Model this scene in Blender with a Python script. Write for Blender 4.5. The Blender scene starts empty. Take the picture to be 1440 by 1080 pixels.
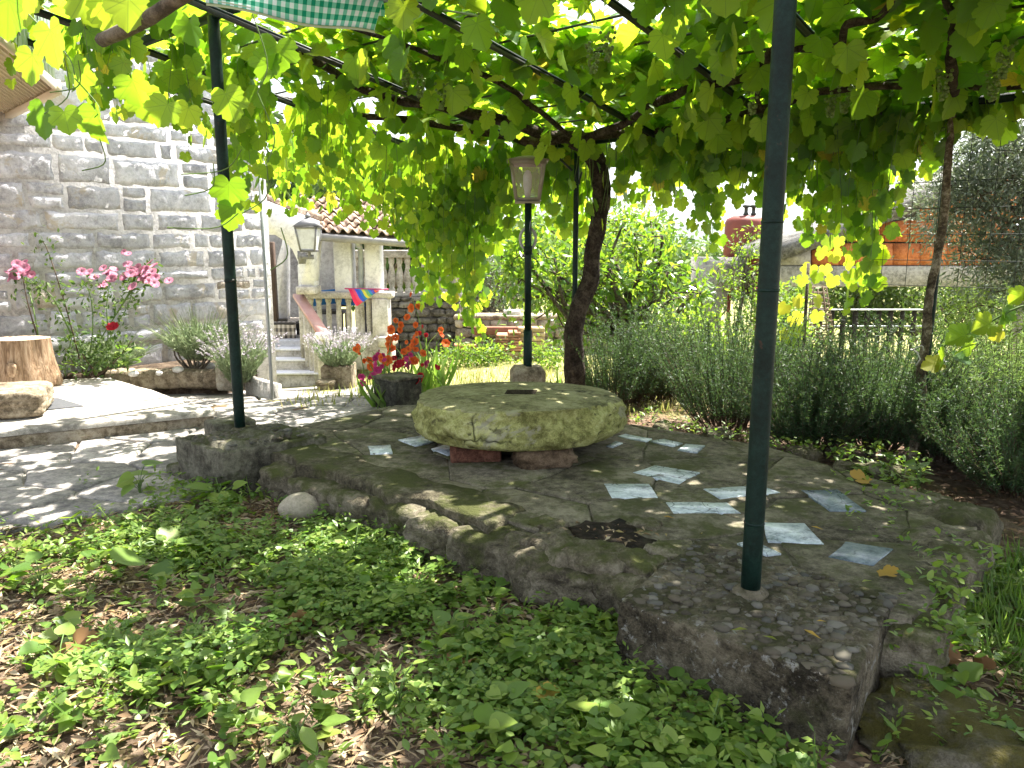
import bpy, bmesh, math, random
import numpy as np
from mathutils import Vector, Matrix

random.seed(5)
rng = np.random.default_rng(11)
SC = bpy.context.scene
COL = SC.collection
R = math.radians

# ------------------------------------------------------------------ camera, sky, sun, exposure
FPX, PITCH, CZ = 1082.0, R(10.4), 1.1
cam_d = bpy.data.cameras.new("camera")
cam_d.sensor_width = 36.0
cam_d.lens = FPX / 1440 * 36.0
cam_d.clip_start, cam_d.clip_end = 0.05, 9000
cam = bpy.data.objects.new("camera", cam_d)
COL.objects.link(cam)
cam.location = (0, 0, CZ)
cam.rotation_euler = (R(90) - PITCH, 0, 0)
SC.camera = cam

SUN_EL, SUN_AZ = R(61), R(42.5)          # azimuth clockwise from +Y
world = bpy.data.worlds.new("World")
SC.world = world
world.use_nodes = True
wn = world.node_tree
sky = wn.nodes.new("ShaderNodeTexSky")
sky.sky_type = 'NISHITA'
sky.sun_disc = False
sky.sun_elevation = SUN_EL
sky.sun_rotation = SUN_AZ
sky.air_density, sky.dust_density, sky.ozone_density = 1.0, 2.5, 1.0
bgn = next(n for n in wn.nodes if n.type == 'BACKGROUND')
bgn.inputs['Strength'].default_value = 0.09
hs = wn.nodes.new('ShaderNodeHueSaturation')          # hazy, milky summer sky
hs.inputs['Saturation'].default_value = .42
wn.links.new(sky.outputs[0], hs.inputs['Color'])
wn.links.new(hs.outputs[0], bgn.inputs['Color'])

sun_d = bpy.data.lights.new("sun", 'SUN')
sun_d.energy = 5.0
sun_d.angle = R(0.53)
sun_d.color = (1.0, 0.945, 0.86)
sun = bpy.data.objects.new("sun", sun_d)
COL.objects.link(sun)
SDIR = Vector((math.sin(SUN_AZ) * math.cos(SUN_EL), math.cos(SUN_AZ) * math.cos(SUN_EL), math.sin(SUN_EL)))
sun.rotation_euler = SDIR.to_track_quat('Z', 'Y').to_euler()
sun.location = (3, 6, 12)

SC.view_settings.view_transform = 'Standard'
SC.view_settings.look = 'None'
SC.view_settings.gamma = 1.0
SC.view_settings.use_curve_mapping = False
SC.view_settings.exposure = 2.25
cy = SC.cycles
cy.use_denoising = True
cy.max_bounces, cy.diffuse_bounces, cy.glossy_bounces, cy.transmission_bounces = 9, 6, 2, 6
cy.transparent_max_bounces = 8
cy.caustics_reflective = cy.caustics_refractive = False
cy.sample_clamp_indirect = 6.0

# ------------------------------------------------------------------ placing helpers
SP, CP = math.sin(PITCH), math.cos(PITCH)


def ray(px, py):
    xc, yc = (px - 720) / FPX, (py - 540) / FPX
    return np.array((xc, CP - yc * SP, -(SP + yc * CP)))


def at(px, py, z):
    d = ray(px, py)
    return np.array((0, 0, CZ)) + d * ((z - CZ) / d[2])


def atY(px, py, Y):
    d = ray(px, py)
    return np.array((0, 0, CZ)) + d * (Y / d[1])


def proj(P):
    P = np.asarray(P, float)
    q = P - np.array((0, 0, CZ))
    dep = q[..., 1] * CP - q[..., 2] * SP
    up = q[..., 1] * SP + q[..., 2] * CP
    dep_ = np.maximum(dep, 1e-3)
    return 720 + FPX * q[..., 0] / dep_, 540 - FPX * up / dep_, dep


U = np.array((.752, -.659, 0.))
Vv = np.array((.659, .752, 0.))
P_L, P_R = np.array((-1.547, 4.26, .05)), np.array((.746, 2.253, .02))
P_BR = np.array((2.25, 4.30, 0.))
S_FRONT = 2.53


def roof(k, s, dz=0.):
    p = P_BR - U * k - Vv * s
    p[2] = 1.81 + .174 * s + dz
    return p


def sm(a, b, x):
    t = np.clip((np.asarray(x, float) - a) / (b - a), 0, 1)
    return t * t * (3 - 2 * t)


# ------------------------------------------------------------------ numpy noise
def _h(ix, iy, iz, seed):
    n = (ix * 374761393 + iy * 668265263 + iz * 2147483647 + seed * 1274126177) & 0xFFFFFFFF
    n = ((n ^ (n >> 13)) * 1274126177) & 0xFFFFFFFF
    n = n ^ (n >> 16)
    return (n & 0xFFFF) / 65535.0


def vnoise(P, seed=0):
    P = np.asarray(P, float)
    i = np.floor(P).astype(np.int64)
    f = P - i
    f = f * f * (3 - 2 * f)
    r = 0
    for dx in (0, 1):
        for dy in (0, 1):
            for dz in (0, 1):
                w = (f[..., 0] if dx else 1 - f[..., 0]) * (f[..., 1] if dy else 1 - f[..., 1]) * (f[..., 2] if dz else 1 - f[..., 2])
                r = r + w * _h(i[..., 0] + dx, i[..., 1] + dy, i[..., 2] + dz, seed)
    return r * 2 - 1


def fbm(P, seed=0, octs=4):
    P = np.asarray(P, float)
    a, s, r = 1., 1., 0
    for o in range(octs):
        r = r + a * vnoise(P * s + o * 17.3, seed + o)
        a *= .5
        s *= 2.03
    return r


def n2(x, y, seed=0, octs=3):
    x = np.asarray(x, float)
    return fbm(np.stack([x, np.asarray(y, float) + x * 0, x * 0 + 3.3], -1), seed, octs)


def terrain(x, y):
    x, y = np.asarray(x, float), np.asarray(y, float)
    g = sm(5.6, 11.3, y)
    h = -.2 - g * (.45 + .27 * sm(-.4, -3.4, x))
    h = h - sm(13.5, 40, np.hypot(x * .8, y)) * 5.5
    return h


# ------------------------------------------------------------------ meshes and objects
def make_mesh(name, V, FL, uv=None, smooth=False):
    V = np.ascontiguousarray(V, dtype=np.float32)
    if not isinstance(FL, list):
        FL = [FL]
    FL = [np.asarray(f, dtype=np.int32) for f in FL if len(f)]
    me = bpy.data.meshes.new(name)
    me.vertices.add(len(V))
    me.vertices.foreach_set("co", V.ravel())
    li = np.concatenate([f.ravel() for f in FL])
    tot = np.concatenate([np.full(len(f), f.shape[1], np.int32) for f in FL])
    st = np.concatenate([[0], np.cumsum(tot)[:-1]]).astype(np.int32)
    me.loops.add(len(li))
    me.loops.foreach_set("vertex_index", li)
    me.polygons.add(len(tot))
    me.polygons.foreach_set("loop_start", st)
    me.polygons.foreach_set("loop_total", tot)
    if smooth:
        me.polygons.foreach_set("use_smooth", np.ones(len(tot), bool))
    if uv is not None:
        lay = me.uv_layers.new(name="uv")
        lay.data.foreach_set("uv", np.ascontiguousarray(np.asarray(uv, np.float32)[li]).ravel())
    me.update(calc_edges=True)
    me.validate()
    return me


class MB:
    """collects shapes, built as one mesh object"""
    def __init__(self):
        self.V, self.F, self.n = [], {}, 0

    def add(self, V, FL):
        V = np.asarray(V, float)
        if not isinstance(FL, list):
            FL = [FL]
        for f in FL:
            f = np.asarray(f, dtype=np.int32)
            if len(f):
                self.F.setdefault(f.shape[1], []).append(f + self.n)
        self.V.append(V)
        self.n += len(V)
        return self

    def get(self):
        return np.concatenate(self.V), [np.concatenate(v) for v in self.F.values()]


LOC = {}


def wloc(o):
    return LOC.get(o.name, np.zeros(3))


def link(name, data, mat=None, parent=None, loc=(0, 0, 0)):
    o = bpy.data.objects.new(name, data)
    COL.objects.link(o)
    if mat is not None and data is not None and len(data.materials) == 0:
        data.materials.append(mat)
    if parent is not None:
        o.parent = parent
    o.location = loc
    return o


def obj(name, shp, mat, parent=None, smooth=False, uv=None, origin=None):
    """world-coordinate shape -> object whose origin is its thing's base (or `origin`)"""
    V, FL = shp.get() if isinstance(shp, MB) else shp
    V = np.asarray(V, float)
    base = wloc(parent) if parent is not None else np.zeros(3)
    org = np.asarray(origin, float) if origin is not None else base
    o = link(name, make_mesh(name, V - org, FL, uv, smooth), mat, parent, tuple(org - base))
    LOC[o.name] = org
    return o


def inst(name, me, parent, loc=(0, 0, 0), rot=(0, 0, 0), scale=(1, 1, 1)):
    """another object on a shared mesh; loc is local to parent"""
    o = bpy.data.objects.new(name, me)
    COL.objects.link(o)
    if parent is not None:
        o.parent = parent
    o.location = loc
    o.rotation_euler = rot
    o.scale = scale if hasattr(scale, '__len__') else (scale,) * 3
    return o


def tag(o, label=None, cat=None, group=None, kind=None):
    if label: o['label'] = label
    if cat: o['category'] = cat
    if group: o['group'] = group
    if kind: o['kind'] = kind
    return o


def thing(name, label, cat, loc, group=None, kind=None):
    o = bpy.data.objects.new(name, None)
    COL.objects.link(o)
    o.empty_display_size = .1
    o.location = tuple(loc)
    LOC[o.name] = np.asarray(loc, float)
    return tag(o, label, cat, group, kind)


# ------------------------------------------------------------------ shapes
def box(c, size, rz=0., bev=0., seg=1):
    sx, sy, sz = [s / 2 for s in size]
    if bev > 0:
        bm = bmesh.new()
        bmesh.ops.create_cube(bm, size=1)
        for v in bm.verts:
            v.co = Vector((v.co.x * size[0], v.co.y * size[1], v.co.z * size[2]))
        bmesh.ops.bevel(bm, geom=bm.edges[:], offset=min(bev, sx * .6, sy * .6, sz * .6), segments=seg, affect='EDGES', profile=.5)
        V, FL = from_bm(bm)
    else:
        V = np.array([(x, y, z) for x in (-sx, sx) for y in (-sy, sy) for z in (-sz, sz)], float)
        FL = [np.array([(0, 1, 3, 2), (4, 6, 7, 5), (0, 4, 5, 1), (2, 3, 7, 6), (0, 2, 6, 4), (1, 5, 7, 3)])]
    if rz:
        c_, s_ = math.cos(rz), math.sin(rz)
        V = V @ np.array([[c_, s_, 0], [-s_, c_, 0], [0, 0, 1]])
    return V + np.asarray(c, float), FL


def from_bm(bm):
    bm.verts.ensure_lookup_table()
    bm.verts.index_update()
    V = np.array([v.co[:] for v in bm.verts], float)
    d = {}
    for f in bm.faces:
        d.setdefault(len(f.verts), []).append([v.index for v in f.verts])
    bm.free()
    return V, [np.array(x) for x in d.values()]


def beam(p, q, w, h, up=(0, 0, 1)):
    """square bar from p to q"""
    p, q = np.asarray(p, float), np.asarray(q, float)
    d = (q - p) / np.linalg.norm(q - p)
    a = np.cross(d, up)
    a /= np.linalg.norm(a)
    b = np.cross(a, d)
    V = []
    for e in (p, q):
        for i, j in ((-1, -1), (1, -1), (1, 1), (-1, 1)):
            V.append(e + a * i * w / 2 + b * j * h / 2)
    return np.array(V), [np.array([(0, 1, 2, 3), (7, 6, 5, 4), (0, 4, 5, 1), (1, 5, 6, 2), (2, 6, 7, 3), (3, 7, 4, 0)])]


def tube(P, rad, n=8, cap=True, rough=0., seed=0, rfreq=8.):
    P = np.asarray(P, float)
    m = len(P)
    rad = np.full(m, rad) if np.isscalar(rad) else np.asarray(rad, float)
    T = np.gradient(P, axis=0)
    T /= np.linalg.norm(T, axis=1)[:, None] + 1e-12
    ref = np.array((0, 0, 1.)) if abs(T[0][2]) < .8 else np.array((1., 0, 0))
    A = np.zeros_like(P)
    a = np.cross(T[0], ref)
    a /= np.linalg.norm(a)
    for i in range(m):
        a = a - T[i] * np.dot(a, T[i])
        a /= np.linalg.norm(a)
        A[i] = a
    B = np.cross(T, A)
    th = np.linspace(0, 2 * math.pi, n, endpoint=False)
    ring = np.cos(th)[None, :, None] * A[:, None, :] + np.sin(th)[None, :, None] * B[:, None, :]
    rr = rad[:, None] * np.ones((m, n))
    if rough:
        q = np.stack([np.cos(th)[None, :] * 1.6 + 0 * rr, np.sin(th)[None, :] * 1.6 + 0 * rr, (np.arange(m) * rfreq / m)[:, None] + 0 * rr], -1)
        rr = rr * (1 + rough * fbm(q * 1.7, seed, 3))
    V = (P[:, None, :] + ring * rr[:, :, None]).reshape(-1, 3)
    i = np.arange(m - 1)[:, None] * n
    j = np.arange(n)[None, :]
    j2 = (j + 1) % n
    Q = np.stack([i + j, i + j2, i + n + j2, i + n + j], -1).reshape(-1, 4)
    FL = [Q]
    if cap:
        c0, c1 = len(V), len(V) + 1
        V = np.vstack([V, P[:1], P[-1:]])
        j = np.arange(n)
        FL.append(np.concatenate([np.stack([(j + 1) % n, j, np.full(n, c0)], -1), np.stack([(m - 1) * n + j, (m - 1) * n + (j + 1) % n, np.full(n, c1)], -1)]))
    return V, FL


def smooth_path(P, m):
    P = np.asarray(P, float)
    t = np.linspace(0, len(P) - 1, m)
    out = []
    n = len(P)
    for tt in t:
        i = min(int(tt), n - 2)
        f = tt - i
        p0, p1, p2, p3 = P[max(i - 1, 0)], P[i], P[i + 1], P[min(i + 2, n - 1)]
        out.append(.5 * ((2 * p1) + (-p0 + p2) * f + (2 * p0 - 5 * p1 + 4 * p2 - p3) * f * f + (-p0 + 3 * p1 - 3 * p2 + p3) * f ** 3))
    return np.array(out)


def lathe(prof, n=16, c=(0, 0, 0)):
    prof = np.asarray(prof, float)
    th = np.linspace(0, 2 * math.pi, n, endpoint=False)
    m = len(prof)
    V = np.stack([prof[:, 0][:, None] * np.cos(th), prof[:, 0][:, None] * np.sin(th), prof[:, 1][:, None] + 0 * th], -1).reshape(-1, 3)
    i = np.arange(m - 1)[:, None] * n
    j = np.arange(n)[None, :]
    Q = np.stack([i + j, i + (j + 1) % n, i + n + (j + 1) % n, i + n + j], -1).reshape(-1, 4)
    return V + np.asarray(c, float), [Q, np.arange(n)[::-1][None, :], ((m - 1) * n + np.arange(n))[None, :]]


_ICO = {}


def ico(sub):
    if sub not in _ICO:
        bm = bmesh.new()
        bmesh.ops.create_icosphere(bm, subdivisions=sub, radius=1)
        _ICO[sub] = from_bm(bm)
    V, F = _ICO[sub]
    return V.copy(), F


def rock(c, size, seed=0, sub=3, boxy=.55, amp=.18, freq=1.6, rz=0., fine=.03):
    V, F = ico(sub)
    p = 2 + 5 * boxy
    L = (np.abs(V) ** p).sum(1) ** (1 / p)
    V = V / L[:, None]
    d = V / np.linalg.norm(V, axis=1)[:, None]
    V = V * (1 + amp * fbm(V * freq + seed * 3.1, seed, 3) + fine * fbm(V * 7 + seed, seed + 9, 2))[:, None]
    V = V * np.asarray(size, float) / 2
    c_, s_ = math.cos(rz), math.sin(rz)
    V = V @ np.array([[c_, s_, 0], [-s_, c_, 0], [0, 0, 1]])
    return V + np.asarray(c, float), F


def slab(poly, ztop, zbot, bev=.006, zfun=None, jit=0.):
    """flat polygon with depth; ztop scalar, or zfun(x,y) added"""
    poly = np.asarray(poly, float)
    n = len(poly)
    c = poly.mean(0)
    d = poly - c
    L = np.linalg.norm(d, axis=1)[:, None]
    inner = c + d * np.maximum(0.5, 1 - bev * 1.6 / np.maximum(L, 1e-6))
    def z(P, off):
        zz = np.full(n, off, float)
        if zfun is not None:
            zz = zz + zfun(P[:, 0], P[:, 1])
        return np.column_stack([P, zz])
    V = np.vstack([z(poly, zbot), z(poly, ztop - bev), z(inner, ztop)])
    i = np.arange(n)
    j = (i + 1) % n
    FL = [np.concatenate([np.stack([i, j, n + j, n + i], -1), np.stack([n + i, n + j, 2 * n + j, 2 * n + i], -1)]), (2 * n + i)[None, :]]
    return V, FL


def clip(poly, p, nrm):
    """keep side where (x-p).nrm <= 0"""
    out = []
    m = len(poly)
    for a in range(m):
        A, B = poly[a], poly[(a + 1) % m]
        da, db = np.dot(A - p, nrm), np.dot(B - p, nrm)
        if da <= 0:
            out.append(A)
        if (da < 0 < db) or (db < 0 < da):
            out.append(A + (B - A) * (da / (da - db)))
    return out


def crazy_paving(region, cell, gap, seed, jit=.42):
    """irregular stones filling a convex region: list of polygons"""
    rg = np.random.default_rng(seed)
    region = np.asarray(region, float)
    area = 0.5 * np.sum(region[:, 0] * np.roll(region[:, 1], -1) - np.roll(region[:, 0], -1) * region[:, 1])
    if area < 0:
        region = region[::-1]
    lo, hi = region.min(0) - cell, region.max(0) + cell
    S = []
    for a in np.arange(lo[0], hi[0], cell):
        for b in np.arange(lo[1], hi[1], cell):
            S.append((a + rg.uniform(-jit, jit) * cell, b + rg.uniform(-jit, jit) * cell))
    S = np.array(S)
    out = []
    for s in S:
        d = np.linalg.norm(S - s, axis=1)
        near = S[np.argsort(d)[1:15]]
        poly = [s + np.array(q) * cell * 2.5 for q in ((-1, -1), (1, -1), (1, 1), (-1, 1))]
        for q in near:
            nn = (q - s) / np.linalg.norm(q - s)
            poly = clip(poly, (s + q) / 2 - nn * gap / 2, nn)
            if len(poly) < 3: break
        for a in range(len(region)):
            if len(poly) < 3: break
            A, B = region[a], region[(a + 1) % len(region)]
            e = (B - A) / np.linalg.norm(B - A)
            poly = clip(poly, A, np.array((e[1], -e[0])))
        if len(poly) >= 3:
            P = np.array(poly)
            keep = [i for i in range(len(P)) if np.linalg.norm(P[i] - P[i - 1]) > .012]
            P = P[keep]
            if len(P) >= 3:
                ar = 0.5 * np.sum(P[:, 0] * np.roll(P[:, 1], -1) - np.roll(P[:, 0], -1) * P[:, 1])
                if ar > .004:
                    out.append(P)
    return out


def roughen(poly, rg, step=.09, amp=.008):
    out = []
    n = len(poly)
    for i in range(n):
        A, B = poly[i], poly[(i + 1) % n]
        L = np.linalg.norm(B - A)
        k = max(1, int(L / step))
        for t in range(k):
            p = A + (B - A) * t / k
            out.append(p + rg.normal(0, amp, 2) * (1 if t else .6))
    return np.array(out)


# ------------------------------------------------------------------ leaves
def norm(a):
    return a / (np.linalg.norm(a, axis=-1, keepdims=True) + 1e-9)


def frames(N, T):
    T = norm(T)
    N = norm(N - T * (N * T).sum(-1, keepdims=True))
    return np.cross(T, N), T, N


def leaf_mass(P, N, T, S, tmpl, cup=None):
    tv, tf = tmpl
    B, T, N = frames(np.asarray(N, float), np.asarray(T, float))
    S = np.broadcast_to(np.asarray(S, float), (len(P),))
    cup = np.ones(len(P)) if cup is None else cup
    V = P[:, None, :] + S[:, None, None] * (tv[None, :, 0, None] * B[:, None, :] + tv[None, :, 1, None] * T[:, None, :] + cup[:, None, None] * tv[None, :, 2, None] * N[:, None, :])
    k = len(tv)
    F = (tf[None, :, :] + (np.arange(len(P)) * k)[:, None, None]).reshape(-1, tf.shape[1])
    return V.reshape(-1, 3), [F]


def tmpl_uv(tmpl, n):
    return np.tile(tmpl[0][:, :2], (n, 1))


def fan_leaf(half, centre=(0, .2), cup=.16):
    """closed outline from its right half, fan of triangles about a centre"""
    h = np.array(half, float)
    left = h[::-1].copy()
    left[:, 0] *= -1
    o = np.vstack([h, left[1:-1]]) if abs(h[0, 0]) < 1e-6 and abs(h[-1, 0]) < 1e-6 else np.vstack([h, left])
    x, y = o[:, 0], o[:, 1]
    z = cup * np.abs(x) * 1.1 - cup * .5 * (y - .3) ** 2
    V = np.vstack([np.column_stack([x, y, z]), [[centre[0], centre[1], -.02]]])
    n = len(o)
    i = np.arange(n)
    return V, np.stack([i, (i + 1) % n, np.full(n, n)], -1)


GRAPE_HALF = [(0, -.02), (.07, -.16), (.20, -.27), (.34, -.28), (.44, -.22), (.55, -.16), (.56, -.05), (.63, .05), (.55, .12), (.525, .17),
              (.65, .25), (.655, .35), (.70, .44), (.63, .50), (.59, .59), (.48, .60), (.385, .60), (.385, .67), (.40, .76), (.30, .82), (.24, .90), (.12, .94), (0, 1.03)]
GRAPE = fan_leaf(GRAPE_HALF)
GRAPE_S = fan_leaf([(0, -.02), (.18, -.26), (.42, -.18), (.62, .05), (.57, .17), (.70, .42), (.58, .59), (.42, .64), (.30, .84), (0, 1.03)])
OVAL = (np.array([(0, 0, 0), (.2, .25, .04), (.24, .5, .05), (.15, .8, .02), (0, 1, -.06), (-.15, .8, .02), (-.24, .5, .05), (-.2, .25, .04), (0, .45, -.01)]),
        np.array([(i, (i + 1) % 8, 8) for i in range(8)]))
LANCE = (np.array([(0, 0, 0), (.11, .4, .02), (0, 1, -.05), (-.11, .4, .02)]), np.array([(0, 1, 2), (0, 2, 3)]))
NEEDLE = (np.array([(-.09, 0, 0), (.09, 0, 0), (.03, 1, -.08), (-.03, 1, -.08)]), np.array([(0, 1, 2, 3)]))
HEART = fan_leaf([(0, 0), (.2, -.12), (.42, -.02), (.48, .22), (.36, .55), (.16, .82), (0, 1.0)], (0, .3), .12)
ROUND = fan_leaf([(0, 0), (.25, .02), (.46, .25), (.5, .5), (.38, .82), (.14, .98), (0, .93)], (0, .5), .10)
BLADE = (np.array([(-.03, 0, 0), (.03, 0, 0), (.028, .35, .05), (-.028, .35, .05), (.018, .7, .0), (-.018, .7, .0), (0, 1, -.16)]),
         np.array([(0, 1, 2), (0, 2, 3), (3, 2, 4), (3, 4, 5), (5, 4, 6)]))


def rand_dirs(n, rg=rng):
    return norm(rg.normal(0, 1, (n, 3)))


# ------------------------------------------------------------------ materials
class NT:
    def __init__(self, name):
        self.m = bpy.data.materials.new(name)
        self.m.use_nodes = True
        self.t = self.m.node_tree
        self.t.nodes.clear()
        self.out = self.n('ShaderNodeOutputMaterial')

    def n(self, ty, **kw):
        nd = self.t.nodes.new(ty)
        for k, v in kw.items():
            setattr(nd, k, v)
        return nd

    def l(self, a, b):
        self.t.links.new(a, b)

    def put(self, sock, v):
        if hasattr(v, 'is_linked') or hasattr(v, 'links'):
            self.l(v, sock)
        elif isinstance(v, tuple) and len(v) == 3 and sock.type == 'RGBA':
            sock.default_value = (*v, 1)
        else:
            sock.default_value = v

    def math(self, op, a, b=0., c=0.):
        nd = self.n('ShaderNodeMath', operation=op)
        for i, v in enumerate((a, b, c)):
            self.put(nd.inputs[i], v)
        return nd.outputs[0]

    def mix(self, f, a, b, blend='MIX'):
        nd = self.n('ShaderNodeMix', data_type='RGBA', blend_type=blend)
        self.put(nd.inputs[0], f)
        self.put(nd.inputs[6], a)
        self.put(nd.inputs[7], b)
        return nd.outputs[2]

    def ramp(self, f, stops):
        nd = self.n('ShaderNodeValToRGB')
        e = nd.color_ramp.elements
        while len(e) < len(stops):
            e.new(.5)
        for el, (p, c) in zip(e, stops):
            el.position = p
            el.color = (*c, 1) if len(c) == 3 else c
        self.put(nd.inputs[0], f)
        return nd.outputs[0]

    def coord(self, which='Object', rnd=True):
        tc = self.n('ShaderNodeTexCoord').outputs[which]
        if not rnd:
            return tc
        oi = self.n('ShaderNodeObjectInfo').outputs['Random']
        add = self.n('ShaderNodeVectorMath', operation='MULTIPLY_ADD')
        cx = self.n('ShaderNodeCombineXYZ')
        for i in range(3):
            self.l(oi, cx.inputs[i])
        self.l(cx.outputs[0], add.inputs[0])
        add.inputs[1].default_value = (37, 53, 71)
        self.l(tc, add.inputs[2])
        return add.outputs[0]

    def noise(self, vec, scale, detail=5, rough=.6, dist=0.):
        nd = self.n('ShaderNodeTexNoise')
        self.l(vec, nd.inputs['Vector'])
        nd.inputs['Scale'].default_value = scale
        nd.inputs['Detail'].default_value = detail
        nd.inputs['Roughness'].default_value = rough
        nd.inputs['Distortion'].default_value = dist
        return nd.outputs[0]

    def vor(self, vec, scale, feature='F1', out=0):
        nd = self.n('ShaderNodeTexVoronoi', feature=feature)
        self.l(vec, nd.inputs['Vector'])
        nd.inputs['Scale'].default_value = scale
        return nd.outputs[out]

    def bump(self, h, strength, dist, prev=None):
        nd = self.n('ShaderNodeBump')
        nd.inputs['Strength'].default_value = strength
        nd.inputs['Distance'].default_value = dist
        self.l(h, nd.inputs['Height'])
        if prev is not None:
            self.l(prev, nd.inputs['Normal'])
        return nd.outputs[0]

    def bsdf(self, col, rough=.7, spec=.3, nrm=None, metal=0.):
        b = self.n('ShaderNodeBsdfPrincipled')
        self.put(b.inputs['Base Color'], col)
        self.put(b.inputs['Roughness'], rough)
        self.put(b.inputs['Specular IOR Level'], spec)
        self.put(b.inputs['Metallic'], metal)
        if nrm is not None:
            self.l(nrm, b.inputs['Normal'])
        return b.outputs[0]

    def done(self, sh):
        self.l(sh, self.out.inputs[0])
        return self.m


def stone(name, cols, scale=3., rough=.85, bump=.5, bdist=.02, fine=25., spots=None, moss=None, vary=.3, cracks=0., crack_scale=4., lichen=None):
    """layered rough mineral surface. cols: 3 colours dark..light; moss: (colour, amount)"""
    t = NT(name)
    v = t.coord()
    a = t.noise(v, scale, 6, .62)
    b = t.noise(v, fine, 5, .7)
    b2 = t.noise(v, fine * 4.5, 3, .7)
    f = t.math('ADD', t.math('ADD', t.math('MULTIPLY', a, .45), t.math('MULTIPLY', b, .37)), t.math('MULTIPLY', b2, .18))
    c = t.ramp(f, [(.41, tuple(x * .75 for x in cols[0])), (.5, cols[1]), (.585, tuple(min(.85, x * 1.1) for x in cols[2]))])
    h = t.math('ADD', t.math('ADD', t.math('MULTIPLY', a, 1.), t.math('MULTIPLY', b, .55)), t.math('MULTIPLY', b2, .16))
    if spots:
        sc, col, th = spots
        sp = t.noise(v, sc, 3, .6)
        c = t.mix(t.ramp(sp, [(th, (0, 0, 0)), (th + .08, (1, 1, 1))]), c, col)
    if lichen:
        sc, col, th = lichen
        sp = t.noise(v, sc, 6, .7, .6)
        c = t.mix(t.ramp(sp, [(th, (0, 0, 0)), (th + .05, (1, 1, 1))]), c, col)
    if cracks:
        vd = t.n('ShaderNodeVectorMath', operation='ADD')
        t.l(v, vd.inputs[0])
        nz = t.n('ShaderNodeTexNoise')
        t.l(v, nz.inputs['Vector'])
        nz.inputs['Scale'].default_value = 5
        sc_ = t.n('ShaderNodeVectorMath', operation='SCALE')
        t.l(nz.outputs['Color'], sc_.inputs[0])
        sc_.inputs['Scale'].default_value = .25
        t.l(sc_.outputs[0], vd.inputs[1])
        e = t.vor(vd.outputs[0], crack_scale, 'DISTANCE_TO_EDGE')
        ck = t.ramp(e, [(0., (0, 0, 0)), (.03, (1, 1, 1))])
        msk = t.ramp(t.noise(v, 2.5, 2), [(.48, (0, 0, 0)), (.6, (1, 1, 1))])
        ck2 = t.mix(msk, (1, 1, 1), ck)
        c = t.mix(cracks, c, t.mix(1., c, ck2, 'MULTIPLY'))
        h = t.math('ADD', h, t.math('MULTIPLY', ck2, .25))
    if moss:
        col, amt = moss
        g = t.n('ShaderNodeNewGeometry')
        sx = t.n('ShaderNodeSeparateXYZ')
        t.l(g.outputs['Normal'], sx.inputs[0])
        mn = t.noise(v, 5.5, 6, .7)
        mf = t.math('ADD', mn, t.math('MULTIPLY', sx.outputs[2], .12))
        c = t.mix(t.ramp(mf, [(1 - amt - .08, (0, 0, 0)), (1 - amt + .06, (1, 1, 1))]), c, t.mix(b, tuple(x * .6 for x in col), tuple(x * 1.5 for x in col)))
    if vary:
        oi = t.n('ShaderNodeObjectInfo').outputs['Random']
        k = t.math('MULTIPLY_ADD', oi, vary, 1 - vary / 2)
        cc = t.n('ShaderNodeCombineColor')
        for i in range(3):
            t.l(k, cc.inputs[i])
        c = t.mix(1., c, cc.outputs[0], 'MULTIPLY')
    nr = t.bump(h, bump, bdist * 1.7)
    return t.done(t.bsdf(c, rough, .2, nr))


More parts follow.
